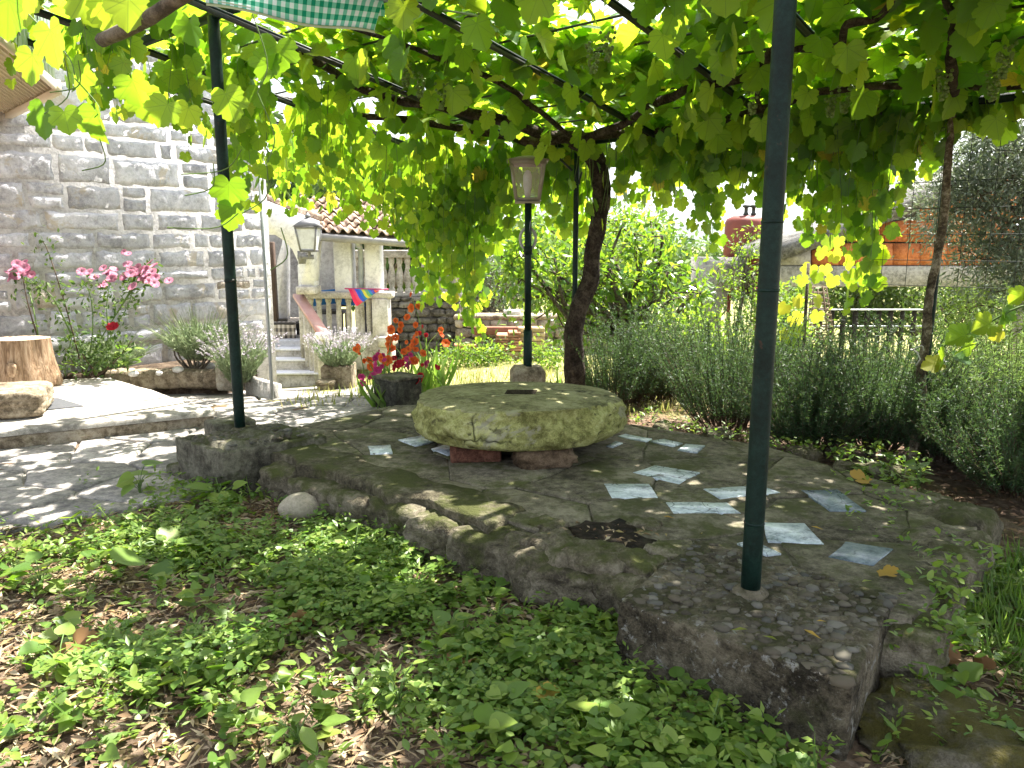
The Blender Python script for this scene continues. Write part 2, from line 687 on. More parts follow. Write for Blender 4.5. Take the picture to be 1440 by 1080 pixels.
def leafmat(name, cols, trans, tf=.5, rough=.45, spec=.35, vein=None, yellow=None):
    t = NT(name)
    g = t.n('ShaderNodeNewGeometry')
    oi = t.n('ShaderNodeObjectInfo').outputs['Random']
    r = t.math('FRACT', t.math('ADD', g.outputs['Random Per Island'], oi))
    st = [(i / max(1, len(cols) - 1) * .9, c) for i, c in enumerate(cols)]
    st2 = [(i / max(1, len(trans) - 1) * .9, c) for i, c in enumerate(trans)]
    if yellow:
        st.append((.982, cols[-1])); st.append((.990, yellow[0]))
        st2.append((.982, trans[-1])); st2.append((.990, yellow[1]))
    c, tc = t.ramp(r, st), t.ramp(r, st2)
    v = t.coord('Object')
    nz = t.noise(v, 22, 3)
    k = t.math('MULTIPLY_ADD', nz, .5, .75)
    cc = t.n('ShaderNodeCombineColor')
    for i in range(3):
        t.l(k, cc.inputs[i])
    c = t.mix(1., c, cc.outputs[0], 'MULTIPLY')
    if vein:                                   # scorched and yellowed patches
        bl = t.ramp(t.noise(v, 30, 4, .65), [(.70, (0, 0, 0)), (.77, (1, 1, 1))])
        c = t.mix(bl, c, (.20, .13, .03))
        tc = t.mix(bl, tc, (.42, .26, .03))
    nr = None
    if vein:
        uv = t.n('ShaderNodeUVMap').outputs[0]
        s = t.n('ShaderNodeSeparateXYZ')
        t.l(uv, s.inputs[0])
        ang = t.math('ABSOLUTE', t.math('ARCTAN2', s.outputs[0], s.outputs[1]))
        d = t.math('PINGPONG', ang, .41)
        rad = t.math('SQRT', t.math('ADD', t.math('MULTIPLY', s.outputs[0], s.outputs[0]), t.math('MULTIPLY', s.outputs[1], s.outputs[1])))
        dd = t.math('MULTIPLY', d, rad)
        f = t.ramp(dd, [(0., (1, 1, 1)), (.022, (0, 0, 0))])
        c = t.mix(t.math('MULTIPLY', f, .6), c, vein)
        tc = t.mix(t.math('MULTIPLY', f, .55), tc, tuple(x * .45 for x in trans[0]))
        nr = t.bump(dd, .3, .01)
    p = t.bsdf(c, rough, spec, nr)
    tr = t.n('ShaderNodeBsdfTranslucent')
    t.l(tc, tr.inputs[0])
    mx = t.n('ShaderNodeMixShader')
    mx.inputs[0].default_value = tf
    t.l(p, mx.inputs[1])
    t.l(tr.outputs[0], mx.inputs[2])
    return t.done(mx.outputs[0])


def plain(name, col, rough=.6, spec=.4, metal=0., wear=None, scale=12., bump=.15, bdist=.004, vary=0.):
    t = NT(name)
    v = t.coord()
    n = t.noise(v, scale, 6, .65)
    c = t.mix(t.ramp(n, [(.35, (0, 0, 0)), (.7, (1, 1, 1))]), col, wear or tuple(x * .7 for x in col))
    if vary:
        oi = t.n('ShaderNodeObjectInfo').outputs['Random']
        k = t.math('MULTIPLY_ADD', oi, vary, 1 - vary / 2)
        cc = t.n('ShaderNodeCombineColor')
        for i in range(3):
            t.l(k, cc.inputs[i])
        c = t.mix(1., c, cc.outputs[0], 'MULTIPLY')
    nr = t.bump(t.noise(v, scale * 4, 4), bump, bdist)
    return t.done(t.bsdf(c, rough, spec, nr, metal))


def islandmat(name, cols, rough=.8, spec=.2, tf=0., trans=None):
    t = NT(name)
    g = t.n('ShaderNodeNewGeometry')
    oi = t.n('ShaderNodeObjectInfo').outputs['Random']
    r = t.math('FRACT', t.math('ADD', g.outputs['Random Per Island'], oi))
    c = t.ramp(r, [(i / max(1, len(cols) - 1), cc) for i, cc in enumerate(cols)])
    sh = t.bsdf(c, rough, spec)
    if tf:
        tr = t.n('ShaderNodeBsdfTranslucent')
        t.put(tr.inputs[0], trans)
        mx = t.n('ShaderNodeMixShader')
        mx.inputs[0].default_value = tf
        t.l(sh, mx.inputs[1])
        t.l(tr.outputs[0], mx.inputs[2])
        sh = mx.outputs[0]
    return t.done(sh)


def glass(name, tint=(.9, .95, .95)):
    t = NT(name)
    b = t.n('ShaderNodeBsdfGlossy')
    b.inputs['Roughness'].default_value = .05
    tr = t.n('ShaderNodeBsdfTransparent')
    t.put(tr.inputs[0], tint)
    fr = t.n('ShaderNodeFresnel')
    fr.inputs[0].default_value = 1.5
    mx = t.n('ShaderNodeMixShader')
    t.l(t.math('ADD', fr.outputs[0], .08), mx.inputs[0])
    t.l(tr.outputs[0], mx.inputs[1])
    t.l(b.outputs[0], mx.inputs[2])
    return t.done(mx.outputs[0])


M = {}
M['grape'] = leafmat('grape_leaf', [(.035, .10, .012), (.055, .14, .018), (.085, .18, .025), (.12, .21, .03)],
                     [(.20, .40, .014), (.29, .51, .02), (.42, .63, .028), (.55, .70, .035)], .55, .42, .35, vein=(.16, .25, .06), yellow=((.32, .27, .04), (.72, .60, .06)))
M['citrus'] = leafmat('citrus_leaf', [(.03, .09, .012), (.06, .14, .02), (.10, .18, .03)], [(.16, .34, .02), (.26, .46, .02), (.42, .58, .04)], .42, .3, .5)
M['olive'] = leafmat('olive_leaf', [(.07, .10, .06), (.12, .15, .10), (.22, .26, .20)], [(.16, .22, .10), (.22, .28, .12)], .25, .45, .4)
M['shrub'] = leafmat('shrub_leaf', [(.045, .10, .02), (.08, .15, .03), (.12, .20, .04)], [(.22, .38, .03), (.34, .50, .04)], .42, .5, .3)
M['forest'] = leafmat('forest_leaf', [(.04, .085, .02), (.06, .11, .03), (.09, .14, .035)], [(.12, .22, .03), (.2, .3, .05)], .3, .6, .2)
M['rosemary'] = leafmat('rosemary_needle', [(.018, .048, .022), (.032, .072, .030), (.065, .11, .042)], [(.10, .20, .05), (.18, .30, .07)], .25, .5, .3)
M['rosemary_lit'] = leafmat('sunny_needle', [(.06, .11, .03), (.10, .16, .05), (.15, .21, .075)], [(.20, .34, .06), (.30, .44, .10)], .35, .5, .3)  # brighter copy of the needle colours, imitating sunlight on the bush
M['lavender_leaf'] = leafmat('lavender_leaf', [(.15, .20, .10), (.22, .27, .14), (.30, .34, .19)], [(.22, .32, .16), (.3, .4, .2)], .3, .6, .2)
M['lavender_flower'] = islandmat('lavender_flower', [(.52, .46, .54), (.60, .57, .58), (.52, .54, .42), (.66, .63, .62)], .8, .1, .3, (.5, .42, .55))
M['weed'] = leafmat('weed_leaf', [(.06, .125, .018), (.11, .185, .028), (.175, .245, .04)], [(.18, .38, .02), (.28, .48, .03), (.40, .55, .05)], .32, .45, .4)
M['clover'] = leafmat('clover_leaf', [(.06, .13, .02), (.11, .19, .03), (.18, .25, .05)], [(.18, .40, .03), (.30, .50, .04), (.42, .56, .07)], .32, .45, .4)
M['grass'] = leafmat('grass_blade', [(.05, .12, .02), (.09, .17, .03), (.15, .21, .05)], [(.2, .4, .04), (.3, .48, .06)], .4, .5, .3)
M['litter'] = islandmat('dry_leaf', [(.12, .07, .04), (.22, .15, .09), (.34, .26, .17), (.44, .37, .26), (.30, .24, .10), (.18, .11, .07)], .85, .15, .2, (.25, .15, .06))
M['stem_green'] = plain('green_stem', (.12, .2, .05), .6, .3)
M['twig'] = plain('brown_twig', (.09, .06, .04), .85, .2)
M['iron'] = stone('green_painted_iron', [(.0018, .010, .007), (.0035, .016, .012), (.007, .025, .019)], 7, .5, .5, .003, 60, vary=0, spots=(26, (.05, .028, .018), .66))
M['iron_thin'] = plain('dark_iron_bar', (.012, .026, .02), .5, .45, 0., (.05, .045, .035), 20, .3, .002)
M['zinc'] = plain('grey_zinc', (.35, .38, .40), .45, .5, .3)
M['bark'] = stone('vine_bark', [(.018, .013, .009), (.045, .033, .024), (.10, .078, .058)], 14, .9, 1., .02, 60, vary=0)
M['bark_tree'] = stone('tree_bark', [(.04, .03, .022), (.10, .08, .06), (.2, .17, .13)], 9, .9, .8, .02, 50, vary=0)
# ================================================================== THE SETTING
def soil_mat():
    t = NT('soil')
    v = t.coord('Object', False)
    a = t.noise(v, .9, 4)
    b = t.noise(v, 14, 7, .7)
    c = t.ramp(b, [(.3, (.055, .038, .026)), (.5, (.13, .092, .062)), (.7, (.28, .215, .155))])
    s = t.n('ShaderNodeSeparateXYZ')
    t.l(v, s.inputs[0])
    # the back garden is dry straw-coloured turf
    f = t.ramp(t.math('ADD', t.math('MULTIPLY', s.outputs[1], .1), t.math('MULTIPLY', a, .25)), [(.70, (0, 0, 0)), (.80, (1, 1, 1))])
    dry = t.ramp(b, [(.3, (.10, .14, .035)), (.5, (.26, .25, .10)), (.7, (.42, .36, .20))])
    c = t.mix(f, c, dry)
    n1 = t.bump(b, .9, .03)
    n2_ = t.bump(t.noise(v, 70, 4), .6, .006, n1)
    return t.done(t.bsdf(c, .95, .1, n2_))


def axis(dense_lo, dense_hi, step, far, mid):
    a = list(np.arange(dense_lo, dense_hi, step))
    d, x = step, dense_hi
    hi = []
    while x < far:
        hi.append(x); d *= mid; x += d
    hi.append(far)
    d, x = step, dense_lo - step
    lo = []
    while x > -far:
        lo.append(x); d *= mid; x -= d
    lo.append(-far)
    return np.array(lo[::-1] + a + hi)


gx, gy = axis(-4.2, 4.2, .06, 4000, 1.22), axis(.4, 9.0, .06, 4000, 1.22)
X, Y = np.meshgrid(gx, gy, indexing='ij')
near = sm(12, 7, np.hypot(X, Y))
Z = terrain(X, Y) + near * (.022 * n2(X * 3, Y * 3, 3, 3) + .010 * n2(X * 14, Y * 14, 5, 2))
i = np.arange(len(gx) - 1)[:, None] * len(gy) + np.arange(len(gy) - 1)[None, :]
Q = np.stack([i, i + len(gy), i + len(gy) + 1, i + 1], -1).reshape(-1, 4)
g = obj('ground', (np.stack([X, Y, Z], -1).reshape(-1, 3), [Q]), soil_mat(), smooth=True)
tag(g, 'brown garden soil with dry turf further back', kind='structure')

# far hills
hx = np.linspace(-3000, 3000, 160)
prof = 46 + 26 * n2(hx * .0013, 0, 41, 4) + 10 * sm(-400, 900, hx)
HV, HQ = [], []
for r_, (yy, f) in enumerate(((1500, 0.), (1800, .55), (2150, .9), (2500, 1.), (3200, .5))):
    HV.append(np.column_stack([hx, yy + 60 * n2(hx * .003, r_, 9), -8 + (prof + 8) * f]))
HV = np.concatenate(HV)
i = np.arange(4)[:, None] * 160 + np.arange(159)[None, :]
HQ = np.stack([i, i + 1, i + 161, i + 160], -1).reshape(-1, 4)
M['hill'] = stone('hill_woodland', [(.03, .06, .03), (.05, .09, .04), (.08, .12, .06)], .02, 1., .3, 2., .2, vary=0)
tag(obj('hills', (HV, [HQ]), M['hill'], smooth=True), 'distant wooded hill ridge', kind='structure')

# summer haze between here and the ridge
t = NT('haze_air')
vol = t.n('ShaderNodeVolumePrincipled')
vol.inputs['Color'].default_value = (.86, .92, 1.0, 1)
vol.inputs['Density'].default_value = .00022
t.l(vol.outputs[0], t.out.inputs['Volume'])
tag(obj('haze', box((0, 0, 70), (8300, 8300, 170)), t.m), 'thin summer haze', kind='stuff')

# ------------------------------------------------------------------ stone materials
M['moss_stone'] = stone('mossy_rubble', [(.06, .05, .034), (.135, .117, .08), (.22, .195, .142)], 5, .92, .8, .03, 30, moss=((.06, .066, .02), .39), vary=.35)
M['concrete_old'] = stone('old_pebbly_concrete', [(.028, .023, .015), (.088, .074, .05), (.165, .142, .10)], 5, .92, 1., .02, 34, spots=(30, (.20, .185, .14), .60), moss=((.045, .045, .018), .34), vary=.1, lichen=(30, (.25, .245, .225), .585))
M['slab'] = stone('mossy_paving', [(.06, .052, .036), (.14, .124, .088), (.22, .198, .145)], 3.2, .9, .8, .014, 26, moss=((.07, .075, .028), .33), vary=.3)
M['mortar'] = stone('dark_mossy_mortar', [(.05, .045, .032), (.10, .09, .065), (.15, .135, .10)], 8, .95, .8, .02, 40, moss=((.05, .055, .02), .36), vary=0)
M['path_stone'] = stone('grey_flagstone', [(.15, .145, .14), (.25, .235, .215), (.37, .345, .31)], 2.6, .85, .6, .012, 22, vary=.35)
M['path_mortar'] = stone('path_mortar', [(.13, .12, .10), (.21, .195, .165), (.29, .27, .23)], 9, .92, .6, .01, 45, vary=0)
M['marble_light'] = stone('light_marble', [(.22, .26, .29), (.44, .50, .55), (.60, .66, .70)], 5, .25, .3, .004, 16, vary=.2, cracks=.85, crack_scale=9, lichen=(6, (.16, .17, .16), .60))
M['marble_dark'] = stone('blue_grey_marble', [(.10, .13, .16), (.17, .21, .25), (.24, .28, .32)], 5, .25, .25, .004, 18, vary=.15, cracks=.5, crack_scale=7)

# ------------------------------------------------------------------ paved terrace
TER = np.array([(-1.60, 4.05), P_R[:2] + (.02, -.02), (1.20, 2.10), (2.00, 3.02), (1.72, 3.55), (1.42, 4.12), (.62, 4.72), (-.25, 5.22), (-.85, 5.20), (-1.12, 4.85)])
TER[0] = P_L[:2] - U[:2] * .05
M['terr_edge'] = M['mortar']
terrace = thing('terrace', 'raised terrace of mossy crazy paving with loose marble tiles set in', None, (0.3, 4.0, 0))
del terrace['label']
terrace['kind'] = 'structure'
rg = np.random.default_rng(21)
core = TER.mean(0) + (TER - TER.mean(0)) * .985
obj('bedding', slab(roughen(core, rg, .12, .012), -.0075, -.5, .02), M['mortar'], terrace)
hole = at(868, 752, 0)[:2]
MILL_C = np.array((.03, 4.13))
for P in crazy_paving(core, .50, .009, 5):
    c = P.mean(0)
    if np.linalg.norm(c - hole) < .17:
        continue
    zt = rg.uniform(-.004, .003)
    obj('paving_slab', slab(roughen(P, rg, .10, .007), zt, -.05, .005), M['slab'], terrace, origin=(c[0], c[1], 0))
TILES = [
    ([(890, 663), (920, 653), (984, 663), (955, 679)], 0), ([(849, 679), (912, 679), (925, 698), (861, 699)], 0),
    ([(937, 705), (1022, 705), (1041, 720), (948, 720)], 0), ([(989, 686), (1070, 681), (1098, 691), (1013, 700)], 0),
    ([(1071, 733), (1132, 734), (1158, 763), (1080, 759)], 0), ([(1037, 762), (1058, 758), (1098, 776), (1078, 779)], 0),
    ([(1127, 688), (1178, 687), (1218, 717), (1167, 716)], 1), ([(1166, 781), (1190, 760), (1256, 770), (1228, 794)], 1),
    ([(868, 612), (880, 609), (917, 616), (905, 619)], 0), ([(915, 619), (933, 616), (960, 622), (946, 626)], 0),
    ([(953, 631), (964, 623), (992, 625), (980, 635)], 0), ([(560, 617), (593, 611), (610, 620), (584, 626)], 0),
    ([(606, 630), (629, 623), (650, 632), (630, 639)], 0), ([(517, 626), (549, 624), (552, 635), (521, 637)], 0),
    ([(852, 626), (866, 619), (877, 622), (862, 628)], 0), ([(640, 622), (668, 619), (690, 628), (660, 634)], 0)]
for q, dk in TILES:
    P = np.array([at(x, y, .008)[:2] for x, y in q])
    if np.cross(P[1] - P[0], P[2] - P[1]) < 0:
        P = P[::-1]
    c = P.mean(0)
    obj('marble_tile', slab(roughen(P, rg, .06, .003), .0045, -.008, .002), M['marble_dark' if dk else 'marble_light'], terrace, origin=(c[0], c[1], 0))

sp_q = [(800, 741), (822, 733), (856, 736), (872, 731), (893, 741), (898, 755), (925, 762), (950, 774), (925, 781), (896, 774), (862, 778), (838, 766), (812, 764)]
obj('bare_soil', slab(roughen(np.array([at(x, y, 0)[:2] for x, y in sp_q])[::-1], rg, .035, .014), .007, -.04, .004), stone('dark_soil', [(.008, .006, .004), (.018, .013, .008), (.04, .028, .018)], 12, .95, .9, .02, 40, vary=0), terrace)  # flat, very dark soil patch where the paving is broken
# rubble stones retaining the front of the terrace
seed = 3
def front(a, off=0., z=0.):
    p = P_L + (P_R - P_L) * a - Vv * off
    return np.array((p[0], p[1], z))
a = .155
while a < .86:
    L = rg.uniform(.24, .40)
    da = L / 3.05
    h = rg.uniform(.15, .22)
    if not (.66 < a < .70):
        obj('retaining_stone', rock(front(a + da / 2, rg.uniform(.0, .05), -.022 - h / 2 + rg.uniform(-.02, .016)), (L * 1.03, rg.uniform(.26, .32), h), seed, 4, .92, .11, 2.4, math.atan2(U[1], U[0]) + rg.uniform(-.15, .15), .06), M['moss_stone'], terrace)
    seed += 1
    a += da * .97
cap = [front(a_, .07 + .025 * math.sin(a_ * 31) + .02 * math.sin(a_ * 57), 0)[:2] for a_ in np.linspace(.14, .655, 22)] + [front(a_, -.17 + .03 * math.sin(a_ * 43), 0)[:2] for a_ in np.linspace(.655, .14, 16)]
obj('kerb_cap', slab(roughen(np.array(cap), rg, .05, .010), .016, -.05, .014), stone('mossy_earth_mortar', [(.045, .038, .024), (.10, .088, .056), (.17, .152, .105)], 6, .95, 1., .02, 30, moss=((.06, .066, .02), .40), vary=0), terrace)
a = .14
while a < .80:
    L = rg.uniform(.16, .30)
    da = L / 3.05
    obj('retaining_stone', rock(front(a + da / 2, rg.uniform(.03, .09), -.20 + rg.uniform(-.02, .01)), (L, .24, rg.uniform(.11, .16)), seed, 3, .5, .18, 1.8, math.atan2(U[1], U[0]) + rg.uniform(-.3, .3)), M['moss_stone'], terrace)
    seed += 1
    a += da
for px_, py_, L_, h_, sd_ in ((785, 772, .24, .20, 301), (838, 786, .27, .24, 302), (893, 796, .20, .20, 303), (770, 745, .14, .10, 304), (905, 745, .13, .08, 305), (935, 785, .14, .12, 306)):
    p_ = at(px_, py_, -.02)
    obj('retaining_stone', rock((p_[0], p_[1], .022 - h_ / 2), (L_, L_ * .75, h_), sd_, 4, .75, .15, 2.2, math.atan2(U[1], U[0]) + rg.uniform(-.3, .3), .05), M['moss_stone'], terrace)
obj('retaining_stone', rock(front(.735, .02, -.13), (.30, .30, .25), 91, 4, .75, .14, 1.5, .2, .04), M['moss_stone'], terrace)
# kerb of rough stones along the terrace's right side
for i, (px, py, L, w, h) in enumerate(((1295, 812, .36, .26, .20), (1325, 770, .34, .28, .22), (1350, 735, .34, .26, .24), (1310, 700, .20, .16, .14), (1280, 875, .30, .22, .16))):
    p = at(px, py, -.04)
    obj('kerb_stone', rock((p[0], p[1], -.10), (L, w, h), 40 + i, 4, .6, .16, 1.6, math.atan2(Vv[1], Vv[0]) + rg.uniform(-.2, .2), .04), M['moss_stone'], terrace)
for (px, py, L) in ((1200, 665, .2), (1130, 640, .18), (1010, 615, .16), (1240, 668, .2), (930, 604, .16), (1075, 628, .14)):
    p = at(px, py, -.06)
    obj('kerb_stone', rock((p[0], p[1], -.07), (L, L * .7, .12), seed, 3, .4, .2, 1.8, rg.uniform(0, 3)), M['moss_stone'], terrace)
    seed += 1
m = obj('boulder', rock((1.40, 1.66, -.25), (1.1, .46, .26), 77, 5, .4, .2, 2.2, -.50, .07), stone('mossy_boulder', [(.05, .045, .03), (.10, .09, .06), (.17, .15, .11)], 4, .95, .9, .03, 30, moss=((.07, .062, .015), .42), vary=0), smooth=True)
tag(m, 'long dark boulder furred with brown moss in the grass by the near plinth', 'boulder')

# ------------------------------------------------------------------ concrete plinths
def plinth_mesh(corners, ztop, zbot, seed, rim=False, res=46):
    """square block, gently eroded"""
    c = np.asarray(corners, float)
    bm = bmesh.new()
    vs = [bm.verts.new((x, y, z)) for z in (zbot, ztop) for x, y in c]
    for f in ((3, 2, 1, 0), (4, 5, 6, 7), (0, 1, 5, 4), (1, 2, 6, 5), (2, 3, 7, 6), (3, 0, 4, 7)):
        bm.faces.new([vs[k] for k in f])
    bmesh.ops.bevel(bm, geom=bm.edges[:], offset=.012, segments=2, affect='EDGES', profile=.6)
    bmesh.ops.subdivide_edges(bm, edges=[e for e in bm.edges if e.calc_length() > .1], cuts=res, use_grid_fill=True)
    bmesh.ops.triangulate(bm, faces=[f for f in bm.faces if len(f.verts) > 4])
    V, FL = from_bm(bm)
    ctr = np.array((c[:, 0].mean(), c[:, 1].mean(), (ztop + zbot) / 2))
    d = norm(V - ctr)
    bumpy = .005 * fbm(V * 6, seed, 3) + .005 * fbm(V * 30, seed + 4, 3)
    peb = np.maximum(0, vnoise(V * 36, seed + 7) - .1) * .013
    top = (V[:, 2] > ztop - .02)
    V = V + d * bumpy[:, None]
    V[:, 2] += np.where(top, peb, 0)
    if rim:
        # raised panel of rubble with a smooth rim round it
        e = np.array([c[(i + 1) % 4] - c[i] for i in range(4)])
        dist = np.full(len(V), 9.)
        for i in range(4):
            nn = np.array((-e[i][1], e[i][0])) / np.linalg.norm(e[i])
            dist = np.minimum(dist, np.abs((V[:, :2] - c[i]) @ nn))
        groove = np.exp(-((dist - .05) / .012) ** 2) * .018
        V[:, 2] -= np.where(top, groove, 0)
        V[:, 2] += np.where(top & (dist > .06), .012 + np.maximum(0, vnoise(V * 13, seed + 2)) * .03, 0)
    return V, FL


pr = np.array([at(868, 846, .02)[:2], at(1198, 965, .02)[:2], at(1263, 836, .02)[:2]])
pr = np.vstack([pr, pr[0] + pr[2] - pr[1]])
o = obj('concrete_plinth', plinth_mesh(pr, .02, -.45, 3), M['concrete_old'], smooth=True)
tag(o, 'big pebbly concrete plinth under the nearest thick green post', 'plinth', 'concrete plinths under the pergola posts')
pl = np.array([at(246, 615, .05)[:2], at(312, 636, .05)[:2], at(460, 611, .05)[:2]])
pl = np.vstack([pl, pl[0] + pl[2] - pl[1]])
M['plinth_far'] = stone('mossy_concrete', [(.06, .055, .042), (.13, .12, .09), (.20, .19, .145)], 6, .92, .8, .02, 34, moss=((.06, .065, .025), .36), vary=.1)
o = obj('concrete_plinth', plinth_mesh(pl, .045, -.4, 8, True), M['plinth_far'], smooth=True)
tag(o, 'mossy concrete plinth with a rubble panel under the post by the path', 'plinth', 'concrete plinths under the pergola posts')
p = at(318, 592, .03)
tag(obj('concrete_block', box((p[0], p[1] + .06, -.06), (.26, .2, .17), .7, .015, 2), M['plinth_far']), 'small mossy block tucked behind the plinth by the path', 'block')
p = at(268, 668, -.16)
tag(obj('concrete_step', box((p[0] + .05, p[1] + .03, -.17), (.46, .18, .09), -.66, .02, 2), M['plinth_far']), 'low worn concrete sill at the foot of the plinth by the path', 'step')

M['pebble'] = islandmat('embedded_pebble', [(.05, .044, .032), (.085, .075, .055), (.125, .115, .09), (.10, .085, .06), (.07, .07, .062), (.16, .15, .125)], .85, .15)
def pebbles(par_c, ztop, n, seed, inset):
    r_ = np.random.default_rng(seed)
    mb = MB()
    Vs, Fs = ico(1)
    for _ in range(n):
        a, b = r_.uniform(inset, 1 - inset, 2)
        p = par_c[0] + (par_c[1] - par_c[0]) * a + (par_c[3] - par_c[0]) * b
        s = r_.uniform(.006, .022) * (1 if r_.random() < .75 else 1.35)
        an = r_.uniform(0, 3.14)
        Q = Vs * np.array((s * r_.uniform(.9, 1.5), s, s * .42)) * (1 + .12 * r_.normal(0, 1, (len(Vs), 1)))
        Q = np.column_stack([Q[:, 0] * math.cos(an) - Q[:, 1] * math.sin(an), Q[:, 0] * math.sin(an) + Q[:, 1] * math.cos(an), Q[:, 2]])
        mb.add(Q + (p[0], p[1], ztop + r_.uniform(-.003, .004)), Fs)
    return mb
plinths = [o_ for o_ in COL.objects if o_.name.startswith('concrete_plinth')]
obj('pebbles', pebbles(pr, .0185, 460, 5, .02), M['pebble'], plinths[0])['kind'] = 'stuff'
obj('pebbles', pebbles(pl, .056, 220, 6, .13), M['pebble'], plinths[1])['kind'] = 'stuff'

# ------------------------------------------------------------------ flagstone path
path = thing('path', None, None, (-2.0, 5.0, -.18), kind='structure')
PR = [np.array([(-5.2, 2.2), (-2.6, 3.12), (-1.52, 3.90), (-1.22, 4.35), (-.72, 5.2), (.2, 5.45), (-1.0, 7.2), (-2.0, 8.0), (-3.1, 8.1), (-3.4, 6.6), (-5.3, 4.6)])]
hullp = np.array([(-5.2, 2.2), (-2.6, 3.05), (-1.52, 3.86), (-.72, 5.2), (-.6, 5.6), (-1.2, 7.6), (-2.1, 8.6), (-3.3, 8.0), (-5.3, 4.6)])
pz = lambda x, y: terrain(x, y)
obj('bedding', slab(roughen(hullp, rg, .15, .012), .012, -.3, .02, pz), M['path_mortar'], path)
for P in crazy_paving(hullp, .46, .016, 31, .45):
    c = P.mean(0)
    z0 = float(terrain(c[0], c[1]))
    obj('flagstone', slab(roughen(P, rg, .12, .006), .026 + rg.uniform(-.004, .004), -.03, .008, pz), M['path_stone'], path, origin=(c[0], c[1], z0))

# ------------------------------------------------------------------ door slab, stump, step, mat
M['pale_concrete'] = stone('pale_concrete', [(.27, .25, .21), (.38, .355, .31), (.48, .455, .41)], 3, .9, .4, .008, 30, vary=0)
M['riser'] = stone('yellow_stone', [(.13, .10, .065), (.26, .21, .145), (.37, .32, .24)], 6, .9, .9, .02, 34, vary=.2)
dsl = np.array([(-4.3, 4.08), (-3.21, 4.69), (-2.09, 5.30), (-3.52, 6.66), (-5.6, 5.9)])
ds = thing('door_slab', 'wide pale concrete landing in full sun in front of the house', 'landing', (-3.4, 5.3, -.18))
obj('landing_top', slab(roughen(dsl, rg, .2, .01), -.06, -.10, .012), M['pale_concrete'], ds)
ins = dsl.mean(0) + (dsl - dsl.mean(0)) * .992
obj('riser', slab(roughen(ins, rg, .1, .008), -.098, -.4, .01), M['riser'], ds)
q = [at(x, y, -.055)[:2] for x, y in ((33, 580), (118, 571), (82, 560), (33, 562))]
tag(obj('door_mat', slab(np.array(q), -.05, -.058, .003), plain('grey_rubber', (.05, .055, .06), .8, .3, 0, (.08, .08, .085), 40, .6, .004)), 'thin grey door mat lying on the pale landing', 'mat')
p = at(-22, 588, -.06)
tag(obj('stone_step', rock((p[0] + .02, p[1] + .12, .035), (.62, .52, .19), 12, 5, .95, .05, 1.4, .35, .02), M['riser']), 'yellowish cut stone step at the edge of the landing', 'step')
# stump: split log standing on end
sp = at(20, 548, -.06)
M['stump'] = None
t = NT('weathered_split_wood')
v = t.coord('Object', False)
mp = t.n('ShaderNodeMapping')
t.l(v, mp.inputs[0]); mp.inputs['Scale'].default_value = (9, 9, 1.1)
w = t.noise(mp.outputs[0], 3.2, 7, .7, .8)
c = t.ramp(w, [(.34, (.10, .055, .028)), (.5, (.30, .20, .12)), (.66, (.46, .34, .23))])
M['stump'] = t.done(t.bsdf(c, .85, .2, t.bump(w, 1., .03)))
t = NT('end_grain')
v = t.coord('Object', False)
wv = t.n('ShaderNodeTexWave', wave_type='RINGS', rings_direction='Z')
t.l(v, wv.inputs[0]); wv.inputs['Scale'].default_value = 14; wv.inputs['Distortion'].default_value = 3
M['endgrain'] = t.done(t.bsdf(t.ramp(wv.outputs[1], [(0, (.28, .19, .12)), (1, (.48, .38, .27))]), .85))
st = thing('tree_stump', 'squat weathered log standing on end on the landing beside the roses', 'stump', sp + (0, .15, 0))
V, FL = lathe([(.235, 0), (.245, .03), (.235, .10), (.215, .18), (.205, .26), (.20, .33), (.198, .395)], 40)
th = np.arctan2(V[:, 1], V[:, 0])
kk = 1 + .06 * np.sign(np.cos(th * 4)) * np.abs(np.cos(th * 4)) ** .6 * .6 + .07 * fbm(np.column_stack([np.cos(th) * 2.4, np.sin(th) * 2.4, V[:, 2] * 1.2]), 4, 3)
V[:, :2] *= kk[:, None] * np.array((1.15, .9))
base = sp + (-.02, .17, 0)
side, caps = FL[0], FL[1:]
obj('log_side', (V + base, [side]), M['stump'], st, smooth=True, origin=base)
obj('log_top', (V[-40:] + base, [np.arange(40)[None, :]]), M['endgrain'], st, origin=base)
obj('knot', rock(base + (.04, -.205, .17), (.09, .05, .11), 5, 3, .1, .2), M['stump'], st)

# ------------------------------------------------------------------ flower bed kerb by the wall
k0, k1 = at(150, 545, -.18), at(318, 545, -.2)
c = thing('bed_kerb', 'rough pale stone kerb along the front of the rose bed', 'kerb', (k0 + k1) / 2)
n = 5
for i in range(n):
    p = k0 + (k1 - k0) * (i + .5) / n
    obj('kerb_block', rock(p + (0, .08, .07), (.25, .2, .17), 61 + i, 3, .85, .09, 1.6, math.atan2((k1 - k0)[1], (k1 - k0)[0]), .03), M['riser'], c)
p = at(324, 546, -.2)
tag(obj('stone_pier', rock(p + (0, .12, .13), (.29, .26, .32), 14, 4, .97, .05, 1.5, .1, .02), stone('pale_cut_stone', [(.22, .19, .14), (.34, .30, .23), (.44, .41, .34)], 5, .9, .6, .015, 32, vary=0)), 'squared pale stone pier at the end of the rose bed kerb', 'pier')
